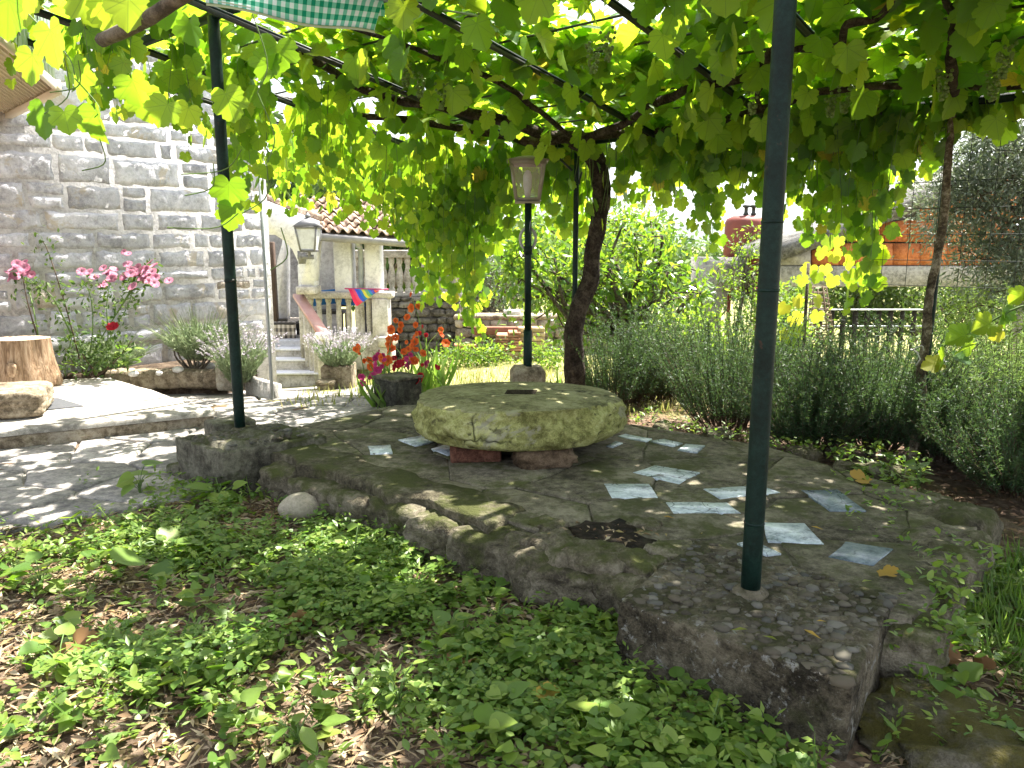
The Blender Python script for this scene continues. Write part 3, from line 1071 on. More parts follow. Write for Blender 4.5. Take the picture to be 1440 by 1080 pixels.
# bed soil
bedp = np.array([k0[:2] + (-.1, .14), k1[:2] + (-.02, .14), (-2.85, 7.7), (-2.8, 8.3), (-4.7, 6.3)])
tag(obj('flower_bed', slab(roughen(bedp, rg, .15, .02), -.06, -.6, .03), stone('bed_soil', [(.035, .024, .016), (.085, .06, .04), (.16, .12, .085)], 7, .95, .9, .02, 30, vary=0)), 'dark soil of the bed under the house wall', kind='structure')
M['cobble'] = stone('river_cobble', [(.22, .21, .18), (.33, .31, .27), (.42, .40, .35)], 4, .8, .15, .004, 60, vary=.3)
M['cobble_w'] = stone('white_cobble', [(.42, .41, .38), (.54, .53, .50), (.62, .61, .58)], 4, .8, .2, .004, 60, vary=.2)
for i, (px, py, s, lab) in enumerate(((72, 530, .13, 'white cobble lying beside the tree stump'), (184, 527, .09, 'round white cobble on the bed kerb below the red rose'), (220, 526, .07, 'small white cobble on the bed kerb right of the rose bush'),
                                      (247, 521, .10, 'white cobble at the foot of the bushy grey lavender'), (292, 516, .12, 'flat white cobble next to the stone pier'), (275, 514, .10, 'grey cobble under the bare stems of the lavender'))):
    p = at(px, py, -.03)
    tag(obj('cobble', rock(p + (0, .05, .0), (s, s * .8, s * .6), 100 + i, 3, 0, .08, 1.2, i)
            , M['cobble_w' if 'white' in lab else 'cobble']), lab, 'cobble', 'cobbles edging the rose bed')
p = at(420, 738, -.2)
tag(obj('cobble', rock(p + (0, .04, .07), (.20, .15, .14), 120, 4, 0, .05, 1., .35, .0), stone('beige_cobble', [(.22, .19, .14), (.30, .265, .20), (.36, .32, .25)], 3, .8, .1, .003, 60, vary=0), smooth=True), 'smooth beige oval cobble lying among the weeds', 'cobble', 'loose cobbles on the lawn')
p = at(376, 690, -.2)
V, FL = rock((0, 0, 0), (.23, .17, .12), 121, 4, .1, .06, 1., -.2, .01)
tag(obj('cobble', (V + p + (0, .06, .035), FL), stone('veined_grey_cobble', [(.09, .095, .085), (.14, .145, .13), (.19, .19, .17)], 3, .8, .1, .003, 60, vary=0), smooth=True), 'dark grey cobble against the mossy plinth by the path', 'cobble', 'loose cobbles on the lawn')

# ------------------------------------------------------------------ stone house
W0 = np.array((-3.4, 7.6, 0.))
WD = np.array((.659, .752, 0.))
WN = np.array((.752, -.659, 0.))
house = thing('stone_house', 'tall grey rubble stone house wall behind the pink roses', 'house', W0 + (0, 0, -.3))
S0, S1, ZT = -2.6, 1.16, 3.9
def wallbox(s0, s1, z0, z1, d0, d1):
    V = []
    for s in (s0, s1):
        for d in (d0, d1):
            for z in (z0, z1):
                V.append(W0 + WD * s + WN * d + (0, 0, z))
    return np.array(V), [np.array([(0, 1, 3, 2), (4, 6, 7, 5), (0, 4, 5, 1), (2, 3, 7, 6), (0, 2, 6, 4), (1, 5, 7, 3)])]
M['wall_mortar'] = stone('pale_lime_mortar', [(.36, .35, .35), (.43, .42, .42), (.48, .47, .47)], 6, .95, .6, .012, 40, vary=0)
M['wall_stone'] = stone('grey_limestone', [(.39, .385, .42), (.47, .465, .495), (.54, .53, .56)], 4, .9, .7, .016, 24, vary=.28, lichen=(3, (.44, .395, .34), .58))
M['wall_stone_tan'] = stone('tan_limestone', [(.26, .22, .18), (.40, .34, .28), (.48, .43, .37)], 4, .9, .9, .02, 24, vary=.25)
obj('mortar_wall', wallbox(S0, S1, -1.2, ZT, -.5, .013), M['wall_mortar'], house)
def wall_stone(w, h, rg, sd):
    nx, nz = max(5, int(w / .035)), max(5, int(h / .035))
    x, z = np.meshgrid(np.linspace(-1, 1, nx + 1), np.linspace(-1, 1, nz + 1), indexing='ij')
    edge = (1 - np.abs(x) ** 5) * (1 - np.abs(z) ** 4)
    P3 = np.stack([x * w * 4 + sd * 7.7, z * h * 4, x * 0 + sd], -1)
    d = .014 + np.clip(edge, 0, 1) ** .15 * (.003 + .010 * rg.random()) + np.minimum(1, edge * 4) * (.012 * fbm(P3 * 1.3, sd, 4) + .012 * np.abs(fbm(P3 * np.array((1.2, 3, 1)) * 1.6, sd + 5, 2)))
    d = np.maximum(d, .010)
    wob = .015 * fbm(P3 * 1.6 + 5, sd + 3, 3)
    X = x * w / 2 + wob * (np.abs(x) > .99)
    Zz = z * h / 2 + wob * (np.abs(z) > .99)
    V = np.stack([X, d, Zz], -1).reshape(-1, 3)
    i = np.arange(nx)[:, None] * (nz + 1) + np.arange(nz)[None, :]
    Qf = np.stack([i, i + nz + 1, i + nz + 2, i + 1], -1).reshape(-1, 4)
    # border strip back into the mortar
    id_ = np.arange((nx + 1) * (nz + 1)).reshape(nx + 1, nz + 1)
    loop = np.concatenate([id_[:, 0], id_[-1, 1:], id_[-2::-1, -1], id_[0, -2:0:-1]])
    B = V[loop].copy()
    B[:, 1] = -.03
    nb = len(V)
    V = np.vstack([V, B])
    j = np.arange(len(loop))
    j2 = (j + 1) % len(loop)
    Qs = np.stack([loop[j2], loop[j], nb + j, nb + j2], -1)
    return V, [np.concatenate([Qf, Qs])]
z = -.12
sd = 0
wr = np.random.default_rng(77)
angW = math.atan2(WD[1], WD[0])
while z < 3.1:
    h = wr.uniform(.13, .29)
    s = S0 + wr.uniform(0, .3)
    while s < S1 - .05:
        w = min(wr.choice([wr.uniform(.14, .3), wr.uniform(.3, .66)]), S1 - s - .02)
        if w > .1 and s + w > -1.75:
            hh = h - .03 - (.03 * wr.random() if wr.random() < .4 else 0)
            if w < .42 and h > .19 and wr.random() < .45:
                for hz, zo in ((h * .52, -h * .24), (h * .42, h * .27)):
                    V, FL = wall_stone(w - .02 - .04 * wr.random(), hz - .012, wr, sd)
                    c, s_ = math.cos(angW), math.sin(angW)
                    ctr = W0 + WD * (s + w / 2) + (0, 0, z + h / 2 + zo)
                    Vr = np.column_stack([V[:, 0] * c + V[:, 1] * WN[0], V[:, 0] * s_ + V[:, 1] * WN[1], V[:, 2]])
                    obj('wall_stone', (Vr + ctr, FL), M['wall_stone_tan' if wr.random() < .06 else 'wall_stone'], house, origin=ctr)
                    sd += 1
                s += w + .005
                continue
            V, FL = wall_stone(w - .02 - .05 * wr.random() ** 2, hh + .006 - .03 * wr.random() ** 2, wr, sd)
            c, s_ = math.cos(angW), math.sin(angW)
            ctr = W0 + WD * (s + w / 2) + (0, 0, z + h / 2)
            Vr = np.column_stack([V[:, 0] * c + V[:, 1] * WN[0], V[:, 0] * s_ + V[:, 1] * WN[1], V[:, 2]])
            obj('wall_stone', (Vr + ctr, FL), M['wall_stone_tan' if wr.random() < .04 else 'wall_stone'], house, origin=ctr)
            sd += 1
        s += w + .005
    z += h
# sheet-metal edging pipe on a low pier at the corner of the house
q0, q1 = at(345, 546, -.2), at(386, 559, -.2)
dd = (q1 - q0) / np.linalg.norm(q1 - q0)
pn = np.array((-dd[1], dd[0], 0))
hp = np.array((0, 0, .215))
V = np.array([q0 - (0, 0, .3), q1 - (0, 0, .3), q1 + pn * .07 - (0, 0, .3), q0 + pn * .07 - (0, 0, .3)])
V = np.vstack([V, V + hp * 1.9])
tag(obj('garden_pier', (V, [np.array([(3, 2, 1, 0), (4, 5, 6, 7), (0, 1, 5, 4), (1, 2, 6, 5), (2, 3, 7, 6), (3, 0, 4, 7)])]), stone('washed_plaster', [(.30, .28, .25), (.42, .40, .37), (.50, .48, .45)], 7, .9, .5, .01, 40, vary=0)), 'low whitewashed end of wall where the lavender leans beside the steps', 'wall')
top = q1 + (0, 0, 2.05)
tag(obj('downpipe', beam(q1 + (-.005, -.04, -.05), top + (-.005, -.04, 0), .022, .03, (0, 1, 0)), M['zinc']), 'thin bluish metal pipe standing at the corner of the house', 'pipe')

# boxed-out canopy with ribbed underside, high on the house
can = [(-2.62, 4.05), (-3.17, 5.6), (-4.25, 6.72), (-5.2, 6.0), (-4.6, 4.0)]
M['beige_rib'] = plain('beige_cladding', (.74, .64, .49), .6, .3, 0, (.70, .60, .46), 3, .1)
M['mint_board'] = plain('pale_green_board', (.42, .55, .40), .55, .3, 0, (.46, .58, .45), 3, .1)
M['dark_hole'] = plain('dark_gap', (.03, .035, .03), .9, .1)
cn = thing('boxed_canopy', 'boxed canopy with beige ribbed underside and pale green boards with holes', 'canopy', (-3.6, 5.4, 2.13))
ca = np.array(can)
zc = 2.15
e0, e1 = ca[0], ca[1]
# ribbed underside: narrow boards side by side
d_ = (e1 - e0) / np.linalg.norm(e1 - e0)
nrm_ = np.array((-d_[1], d_[0]))
if np.dot(ca.mean(0) - e0, nrm_) < 0: nrm_ = -nrm_
obj('soffit_backing', slab(ca[::-1], zc + .08, zc + .02, .004), plain('tan_gap', (.30, .24, .16), .9, .1), cn)
w = .034
kk = 0
reg = ca if np.cross(ca[1] - ca[0], ca[2] - ca[1]) > 0 else ca[::-1]
while kk * w < 2.6:
    poly = [e0 - d_ * 3 + nrm_ * kk * w, e0 + d_ * 4 + nrm_ * kk * w, e0 + d_ * 4 + nrm_ * (kk * w + w - .005), e0 - d_ * 3 + nrm_ * (kk * w + w - .005)]
    for a_ in range(len(reg)):
        if len(poly) < 3: break
        A, B = reg[a_], reg[(a_ + 1) % len(reg)]
        e = (B - A) / np.linalg.norm(B - A)
        poly = clip(poly, A, np.array((e[1], -e[0])))
    if len(poly) >= 3:
        P = np.array(poly)
        obj('soffit_board', slab(P, zc + .018, zc, .002), M['beige_rib'], cn)
    kk += 1
# trim along the far end
def edge_board(A, B, z0, z1, th, off=0.):
    A, B = np.asarray(A, float), np.asarray(B, float)
    e = (B - A) / np.linalg.norm(B - A)
    nn = np.array((e[1], -e[0]))
    if np.dot(nn, ca.mean(0) - A) > 0: nn = -nn
    P = [A + nn * off, B + nn * off, B + nn * (off + th), A + nn * (off + th)]
    V = np.array([(x, y, z) for z in (z0, z1) for x, y in P])
    return V, [np.array([(3, 2, 1, 0), (4, 5, 6, 7), (0, 1, 5, 4), (1, 2, 6, 5), (2, 3, 7, 6), (3, 0, 4, 7)])]
obj('trim', edge_board(e1, ca[2], zc - .035, zc + .06, .05), M['beige_rib'], cn)
obj('trim', edge_board(e0, e1, zc - .01, zc + .05, .02), M['beige_rib'], cn)
L = np.linalg.norm(e1 - e0)
nb = 15
for i in range(nb):
    A, B = e0 + d_ * L * i / nb, e0 + d_ * (L * (i + 1) / nb - .006)
    b_ = obj('fascia_board', edge_board(A, B, zc + .052, zc + 1.1, .018), M['mint_board'], cn)
    if i > 5:
        for zz in (.14 + .11 * (i % 3), .46 + .08 * (i % 2), .8):
            mid = (A + B) / 2
            nn = -nrm_
            ctr = np.array((*(mid + nn * .0195), zc + zz))
            ang = np.linspace(0, 2 * math.pi, 10, endpoint=False)
            ring = np.array([ctr + np.array((*d_, 0)) * .016 * math.cos(t_) + np.array((0, 0, 1)) * .016 * math.sin(t_) for t_ in ang])
            bk = ring + np.array((*nn, 0)) * .002
            obj('board_hole', (np.vstack([ring, bk]), [np.arange(10, 20)[None, :], np.arange(10)[::-1][None, :]]), M['dark_hole'], b_)
obj('fascia_board', edge_board(ca[2], e1, zc + .062, zc + 1.1, .018), M['mint_board'], cn)

# ------------------------------------------------------------------ white porch
def pbox(x0, y0, x1, y1, Y0, Y1):
    a, b = atY(x0, y1, Y0), atY(x1, y0, Y0)
    return box(((a[0] + b[0]) / 2, (Y0 + Y1) / 2, (a[2] + b[2]) / 2), (abs(b[0] - a[0]), Y1 - Y0, abs(b[2] - a[2])), 0, .012)
def pprism(pts, Y0, Y1):
    A = np.array([atY(x, y, Y0) for x, y in pts])
    B = A.copy(); B[:, 1] = Y1
    n = len(A)
    i = np.arange(n); j = (i + 1) % n
    return np.vstack([A, B]), [np.arange(n)[None, :], (n + np.arange(n))[::-1][None, :], np.stack([j, i, n + i, n + j], -1)]
M['white'] = stone('weathered_white_render', [(.70, .70, .735), (.77, .77, .80), (.80, .805, .83)], 1.6, .9, .15, .004, 18, vary=.04)
M['stone_trim'] = stone('pale_cast_stone', [(.36, .33, .28), (.50, .47, .42), (.60, .57, .53)], 5, .9, .5, .01, 30, vary=.15)
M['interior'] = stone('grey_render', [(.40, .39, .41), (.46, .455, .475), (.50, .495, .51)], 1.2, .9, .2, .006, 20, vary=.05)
M['tile'] = stone('clay_roof_tile', [(.20, .13, .09), (.36, .26, .19), (.48, .38, .30)], 4, .85, .5, .008, 30, vary=.4)
M['pink'] = plain('pink_paint', (.50, .27, .24), .6, .3, 0, (.56, .36, .32), 5, .3)
porch = thing('porch', 'white arched porch with tiled roof, low balustrade and stone steps', 'porch', atY(430, 545, 10.8))
ZF = atY(420, 478, 11.7)[2]
obj('arch_wall', pprism([(362, 278), (447, 311), (441, 405), (424, 405), (423, 388), (419, 368), (411, 351), (399, 338), (385, 329), (362, 324)][::-1], 10.9, 11.2), M['white'], porch)
obj('inner_arch', pprism([(372, 330), (398, 330), (396, 345), (390, 365), (387, 385), (386, 472), (403, 480), (403, 345), (404, 320), (372, 315)], 12.2, 12.4), M['white'], porch)
M['interior_dark'] = stone('shaded_render', [(.17, .165, .18), (.23, .225, .24), (.28, .275, .29)], 1.2, .9, .2, .006, 20, vary=.05)  # darker copy of the render: porch shade put into the colour
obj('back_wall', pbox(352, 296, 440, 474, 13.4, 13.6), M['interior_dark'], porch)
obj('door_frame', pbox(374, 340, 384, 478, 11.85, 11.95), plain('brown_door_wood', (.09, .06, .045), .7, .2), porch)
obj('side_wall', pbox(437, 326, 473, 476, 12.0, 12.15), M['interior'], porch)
obj('pillar', pbox(420, 372, 441, 411, 10.92, 11.18), M['white'], porch)
obj('pillar_base', pbox(416, 403, 442, 414, 10.84, 11.24), M['stone_trim'], porch)
obj('pillar', pbox(471, 318, 492, 411, 11.3, 11.62), M['white'], porch)
obj('pillar', pbox(514, 322, 533, 411, 11.3, 11.62), M['white'], porch)
obj('rail', pbox(417, 411, 551, 420, 11.22, 11.5), M['stone_trim'], porch)
fx0, fx1 = atY(365, 478, 11.7)[0], atY(538, 478, 11.7)[0]
obj('floor', box(((fx0 + fx1) / 2, 12.5, ZF - .1), (fx1 - fx0, 2., .2)), M['interior'], porch)
obj('plinth_wall', pbox(450, 470, 548, 520, 11.24, 11.44), M['stone_trim'], porch)
zb0, zb1 = atY(500, 472, 11.36)[2], atY(500, 420, 11.36)[2]
H = zb1 - zb0
bprof = [(.050, 0), (.050, H * .06), (.036, H * .12), (.042, H * .5), (.036, H * .88), (.048, H * .94), (.048, H)]
bme = None
for px in (438, 449.5, 463, 477, 491, 503.5, 509.5, 519):
    x = atY(px, 450, 11.36)[0]
    if bme is None:
        V, FL = lathe(bprof, 10)
        bme = make_mesh('baluster', V, FL); bme.materials.append(M['stone_trim'])
    pb = wloc(porch)
    inst('baluster', bme, porch, np.array((x, 11.36, zb0)) - pb)
obj('end_pier', pbox(524, 420, 545, 474, 11.2, 11.5), M['stone_trim'], porch)
obj('pier_foot', pbox(531, 474, 553, 488, 11.05, 11.5), M['stone_trim'], porch)
obj('pier_base', pbox(534, 488, 551, 512, 11.1, 11.45), M['stone_trim'], porch)
# handrail running down beside the steps
h0, h1 = atY(419, 415, 11.1), atY(455, 470, 10.3)
obj('handrail', beam(h0, h1, .15, .05), M['pink'], porch)
obj('rail_end', box(h1 + (.0, -.05, -.02), (.2, .14, .1), 0, .02), M['white'], porch)
for f in (.12, .3, .48, .66, .84):
    p = h0 + (h1 - h0) * f
    zb = ZF - .6 * f - .1
    V, FL = lathe([(.04, zb), (.04, p[2] - .03)], 8, (p[0], p[1], 0))
    obj('rail_post', (V, FL), M['stone_trim'], porch)
obj('rail_newel', box((h1[0], h1[1], (h1[2] - 1.1) / 2), (.16, .16, h1[2] + 1.1), 0, .01), M['stone_trim'], porch)
for kst, (py, Yk) in enumerate(((527, 10.55), (508, 10.9), (493, 11.25), (481, 11.6))):
    top = atY(420, py, Yk)[2]
    xl, xr = atY(372, py, Yk)[0], atY(456 - kst * 3, py, Yk)[0]
    obj('step', box(((xl + xr) / 2, Yk + .35, top - .25), (xr - xl, .7, .5), 0, .012), M['stone_trim'], porch)
    obj('tread', box(((xl + xr) / 2, Yk + .10, top + .015), (xr - xl + .03, .26, .03), 0, .008), M['white'], porch)
# tiled roof
EL, ER, RL, RR = atY(450, 327, 11.0), atY(574, 334, 11.0), atY(424, 280, 13.2), atY(552, 280, 13.2)
def rp(u_, v_, dz=0.):
    p = EL * (1 - u_) * (1 - v_) + ER * u_ * (1 - v_) + RL * (1 - u_) * v_ + RR * u_ * v_
    return p + (0, 0, dz)
rn = np.random.default_rng(3)
NC, NR = 9, 6
xs = np.linspace(0, 1, 9)
prof_ = .028 * np.sin(xs * math.pi * 2) + .012 * np.sin(xs * math.pi)
for r_ in range(NR):
    for c_ in range(NC):
        V = []
        tilt = rn.uniform(-.006, .01)
        for vv_, zz in ((r_ / NR - .03, .055), ((r_ + .5) / NR, .035), ((r_ + 1.02) / NR, .012)):
            for x_, hgt in zip(xs, prof_):
                V.append(rp((c_ + x_ * 1.03) / NC, vv_, hgt + zz + tilt))
        V = np.array(V)
        V2 = V - (0, 0, .018)
        nq = []
        for a_ in range(2):
            for b_ in range(8):
                i0 = a_ * 9 + b_
                nq += [(i0, i0 + 1, i0 + 10, i0 + 9), (27 + i0, 27 + i0 + 9, 27 + i0 + 10, 27 + i0 + 1)]
        for b_ in range(8):
            nq.append((b_ + 1, b_, 27 + b_, 27 + b_ + 1))
        obj('roof_tile', (np.vstack([V, V2]), [np.array(nq)]), M['tile'], porch, origin=V.mean(0))
V = np.array([rp(0, 0, -.03), rp(1, 0, -.03), rp(1, 1, -.03), rp(0, 1, -.03)])
obj('roof_deck', (np.vstack([V, V - (0, 0, .05)]), [np.array([(0, 1, 2, 3), (7, 6, 5, 4), (0, 4, 5, 1), (1, 5, 6, 2), (2, 6, 7, 3), (3, 7, 4, 0)])]), M['riser'], porch)
for k_ in range(7):
    p0, p1 = rp(-.01, k_ / 7, .08), rp(-.01, (k_ + 1.1) / 7, .06)
    obj('ridge_tile', tube([p0, p1], [.085, .07], 8), M['tile'], porch)
for k_ in range(8):
    q0_, q1_ = atY(362, 275, 10.95), atY(449, 309, 10.95)
    p0, p1 = q0_ + (q1_ - q0_) * k_ / 8, q0_ + (q1_ - q0_) * (k_ + 1.05) / 8
    obj('verge_tile', tube([p0 + (0, .12, .02), p1 + (0, .12, .01)], [.05, .06], 8), M['tile'], porch)
gut = tube([EL + (.0, -.06, -.06), ER + (.0, -.06, -.08)], .055, 8)
obj('gutter', gut, plain('grey_gutter', (.30, .29, .28), .6, .4), porch)
dp = [atY(503, 336, 11.05), atY(503, 345, 11.1), atY(507, 352, 11.3), atY(508, 410, 11.35)]
obj('downpipe', tube(smooth_path(dp, 12), .04, 8), M['zinc'], porch)

# table with checked cloth in the porch
def checks(name, ca_, cb_, cc_, n, rough=.85, transl=.0):
    t = NT(name)
    uv = t.n('ShaderNodeUVMap').outputs[0]
    s = t.n('ShaderNodeSeparateXYZ'); t.l(uv, s.inputs[0])
    fx = t.math('GREATER_THAN', t.math('FRACT', t.math('MULTIPLY', s.outputs[0], n)), .5)
    fy = t.math('GREATER_THAN', t.math('FRACT', t.math('MULTIPLY', s.outputs[1], n)), .5)
    sm_ = t.math('MULTIPLY', t.math('ADD', fx, fy), .5)
    c = t.ramp(sm_, [(0., ca_), (.5, cb_), (1., cc_)])
    t.t.nodes[-1].color_ramp.interpolation = 'LINEAR'
    w_ = t.noise(uv, 180, 2)
    sh = t.bsdf(c, rough, .1, t.bump(w_, .2, .002))
    if transl:
        tr = t.n('ShaderNodeBsdfTranslucent'); t.l(c, tr.inputs[0])
        mx = t.n('ShaderNodeMixShader'); mx.inputs[0].default_value = transl
        t.l(sh, mx.inputs[1]); t.l(tr.outputs[0], mx.inputs[2]); sh = mx.outputs[0]
    return t.done(sh)
def cloth_grid(fn, nu, nv, th=.002):
    u_, v_ = np.meshgrid(np.linspace(0, 1, nu), np.linspace(0, 1, nv), indexing='ij')
    P = fn(u_, v_)
    i = np.arange(nu - 1)[:, None] * nv + np.arange(nv - 1)[None, :]
    Q = np.stack([i, i + nv, i + nv + 1, i + 1], -1).reshape(-1, 4)
    return P.reshape(-1, 3), [Q], np.stack([u_, v_], -1).reshape(-1, 2)
ta, tb = atY(384, 456, 11.9), atY(420, 456, 11.9)
tx0, tx1, tz = ta[0] - .45, tb[0] - .02, ta[2] + .02
pt = thing('porch_table', 'dark wooden table standing under the porch arch', 'table', ((tx0 + tx1) / 2, 12.1, ZF))
M['dark_wood'] = plain('dark_wood', (.05, .045, .045), .6, .3)
obj('table_top', box(((tx0 + tx1) / 2, 12.15, tz), (tx1 - tx0 - .06, .7, .04), 0, .005), M['dark_wood'], pt)
for x_ in (tx0 + .1, tx1 - .12):
    for y_ in (11.9, 12.4):
        obj('leg', box((x_, y_, (tz + ZF) / 2), (.07, .07, tz - ZF), 0, .005), M['dark_wood'], pt)
obj('stretcher', box(((tx0 + tx1) / 2, 11.9, ZF + .28), (tx1 - tx0 - .3, .04, .06), 0, .004), M['dark_wood'], pt)
def tc(u_, v_):
    x = tx0 + (tx1 - tx0) * u_
    s = v_ * 1.35
    drop = np.maximum(0, .32 - s)
    y = 11.80 + np.maximum(0, s - .32) * .7 - .03 * np.sin(u_ * 19) * np.minimum(1, drop * 5)
    z = tz + .026 - drop + .03 * np.maximum(0, np.sin(u_ * 5 + 1)) * (s > .32)
    return np.stack([x, y, z], -1)
V, FL, uv = cloth_grid(tc, 30, 16)
tag(obj('tablecloth', (V, FL), checks('checked_cloth', (.55, .50, .45), (.30, .26, .22), (.09, .08, .07), 12), None, True, uv), 'brown and cream checked cloth hanging over the porch table', 'tablecloth')

# chair with clothes behind the balusters
cx_, cy_ = atY(470, 450, 12.0)[0], 11.85
ch = thing('porch_chair', 'dark chair standing behind the porch balusters', 'chair', (cx_, cy_, ZF))
obj('seat', box((cx_, cy_, ZF + .42), (.44, .42, .05), 0, .01), M['dark_wood'], ch)
obj('backrest', box((cx_, cy_ + .2, ZF + .66), (.44, .04, .36), 0, .01), M['dark_wood'], ch)
for a_ in (-.19, .19):
    for b_ in (-.18, .18):
        obj('leg', box((cx_ + a_, cy_ + b_, ZF + .2), (.045, .045, .4)), M['dark_wood'], ch)
def jk(u_, v_):
    return np.stack([cx_ - .30 + .85 * u_, cy_ - .20 + .05 * np.sin(u_ * 9 + v_ * 5), ZF + .78 - .22 * v_ - .1 * np.abs(u_ - .5)], -1)
V, FL, uv = cloth_grid(jk, 18, 10)
tag(obj('blue_jacket', (V, FL), plain('blue_fabric', (.03, .16, .42), .85, .1, 0, (.02, .10, .30), 8, .3), None, True), 'bright blue garment glimpsed between the porch balusters', 'garment')
def jk2(u_, v_):
    return np.stack([cx_ + .45 + .35 * u_, cy_ - .02 + .04 * np.sin(u_ * 7 + v_ * 6), ZF + .62 - .55 * v_], -1)
V, FL, uv = cloth_grid(jk2, 12, 10)
tag(obj('dark_bag', (V, FL), plain('dark_fabric', (.03, .03, .04), .85, .1), None, True), 'dark cloth bag hanging behind the right porch balusters', 'bag')

# rainbow cloth on the balustrade
def rainbow():
    t = NT('rainbow_stripes')
    uv = t.n('ShaderNodeUVMap').outputs[0]
    s = t.n('ShaderNodeSeparateXYZ'); t.l(uv, s.inputs[0])
    cols = [(.75, .03, .10), (.70, .08, .16), (.04, .10, .55), (.03, .22, .55), (.62, .55, .06), (.20, .42, .16), (.03, .25, .6), (.10, .08, .42), (.78, .12, .04), (.75, .03, .16)]
    c = t.ramp(s.outputs[0], [(i / len(cols), x) for i, x in enumerate(cols)])
    t.t.nodes[-1].color_ramp.interpolation = 'CONSTANT'
    return t.done(t.bsdf(c, .55, .3))
A, B, C_, D = atY(489, 406, 11.10), atY(534, 408, 11.16), atY(502, 430, 11.02), atY(490, 411, 11.12)
def kite(u_, v_):
    top = A[None, None] + (B - A)[None, None] * u_[..., None]
    low = C_[None, None] + (B - C_)[None, None] * (u_ ** .8)[..., None]
    P = top + (low - top) * v_[..., None]
    P[..., 1] += -.05 * np.sin(v_ * math.pi) + .02 * np.sin(u_ * 25)
    P[..., 2] += .02 * np.sin(v_ * 6) * (1 - u_)
    return P
V, FL, uv = cloth_grid(kite, 26, 10)
rb = thing('rainbow_umbrella', 'half folded rainbow striped umbrella lying on the porch balustrade', 'umbrella', A)
obj('canopy', (V, FL), rainbow(), rb, True, uv)
obj('shaft', tube([A + (-.05, .03, .0), B + (.12, .03, .01)], .012, 6), plain('pink_plastic', (.6, .1, .25), .4), rb)

# ------------------------------------------------------------------ lanterns
M['lantern_metal'] = plain('painted_lantern_metal', (.30, .27, .22), .5, .4, .1, (.22, .19, .15), 9, .3)
M['lantern_grey'] = plain('grey_lantern_metal', (.16, .16, .165), .5, .4, .2, (.22, .22, .22), 9, .3)
M['glass'] = glass('lantern_glass')
M['glass_frost'] = plain('frosted_glass', (.62, .64, .65), .3, .5)
def lantern(par, c, wt, wb, h, mat, gmat, roofh, bulb=True):
    """four sided lantern tapering downwards; c = bottom centre"""
    c = np.asarray(c, float)
    cor = lambda w, z: [c + (sx * w / 2, sy * w / 2, z) for sx, sy in ((-1, -1), (1, -1), (1, 1), (-1, 1))]
    lo, hi = cor(wb, 0), cor(wt, h)
    for i in range(4):
        fr = obj('frame_bar', beam(lo[i], hi[i], .022, .022, (0, 1, .1)), mat, par)
        j = (i + 1) % 4
        obj('frame_bar', beam(lo[i], lo[j], .02, .024), mat, par)
        obj('frame_bar', beam(hi[i], hi[j], .026, .03), mat, par)
        V = np.array([lo[i], lo[j], hi[j], hi[i]])
        obj('glass_pane', (V, [np.array([(0, 1, 2, 3)])]), gmat, par)
    obj('base', box(c - (0, 0, .012), (wb + .02, wb + .02, .024), 0, .004), mat, par)
    top = c + (0, 0, h + roofh)
    n = wt / 2 + .03
    V = np.vstack([[c + (sx * n, sy * n, h + .012) for sx, sy in ((-1, -1), (1, -1), (1, 1), (-1, 1))], [c + (sx * .035, sy * .035, h + roofh) for sx, sy in ((-1, -1), (1, -1), (1, 1), (-1, 1))]])
    obj('cap', (V, [np.array([(3, 2, 1, 0), (4, 5, 6, 7), (0, 1, 5, 4), (1, 2, 6, 5), (2, 3, 7, 6), (3, 0, 4, 7)])]), mat, par)
    if bulb:
        obj('bulb', lathe([(.018, 0), (.022, .05), (.03, .08), (.03, .15), (.02, .18), (.004, .19)], 10, c + (0, 0, .01)), M['glass_frost'], par)

# lamp post behind the millstone
LY = 5.45
lb = np.array((atY(742, 500, LY)[0], LY, atY(742, 517, LY)[2]))
lp = thing('lamp_post', 'dark green lamp post with a glazed square lantern behind the millstone', 'lamp', lb)
zl = atY(742, 281, LY)[2]
zj = atY(742, 352, LY)[2]
obj('lower_pole', tube([lb - (0, 0, .1), (lb[0], lb[1], lb[2] + .27)], .031, 14), M['iron'], lp)
obj('pole', tube([(lb[0], lb[1], lb[2] + .26), (lb[0], lb[1], zl)], .0245, 14), M['iron'], lp)
obj('collar', tube([(lb[0], lb[1], zj - .03), (lb[0], lb[1], zj + .03)], .031, 14), M['iron'], lp)
obj('coiled_cable', tube([np.array((lb[0] + .0 + .055 * math.cos(a_), lb[1] + .04, zj + .08 + .075 * math.sin(a_))) for a_ in np.linspace(0, 6.28, 24)], .012, 6, False), plain('white_cable', (.45, .44, .42), .6), lp)
lantern(lp, (lb[0] - .005, lb[1], zl), .225, .155, .245, M['lantern_metal'], M['glass'], .045)
tag(obj('stone_block', rock((lb[0] + .0, lb[1] + .02, lb[2] - .16), (.24, .24, .34), 33, 4, .95, .05, 1.4, .1, .02), M['riser']), 'squat stone block holding the foot of the lamp post', 'block')
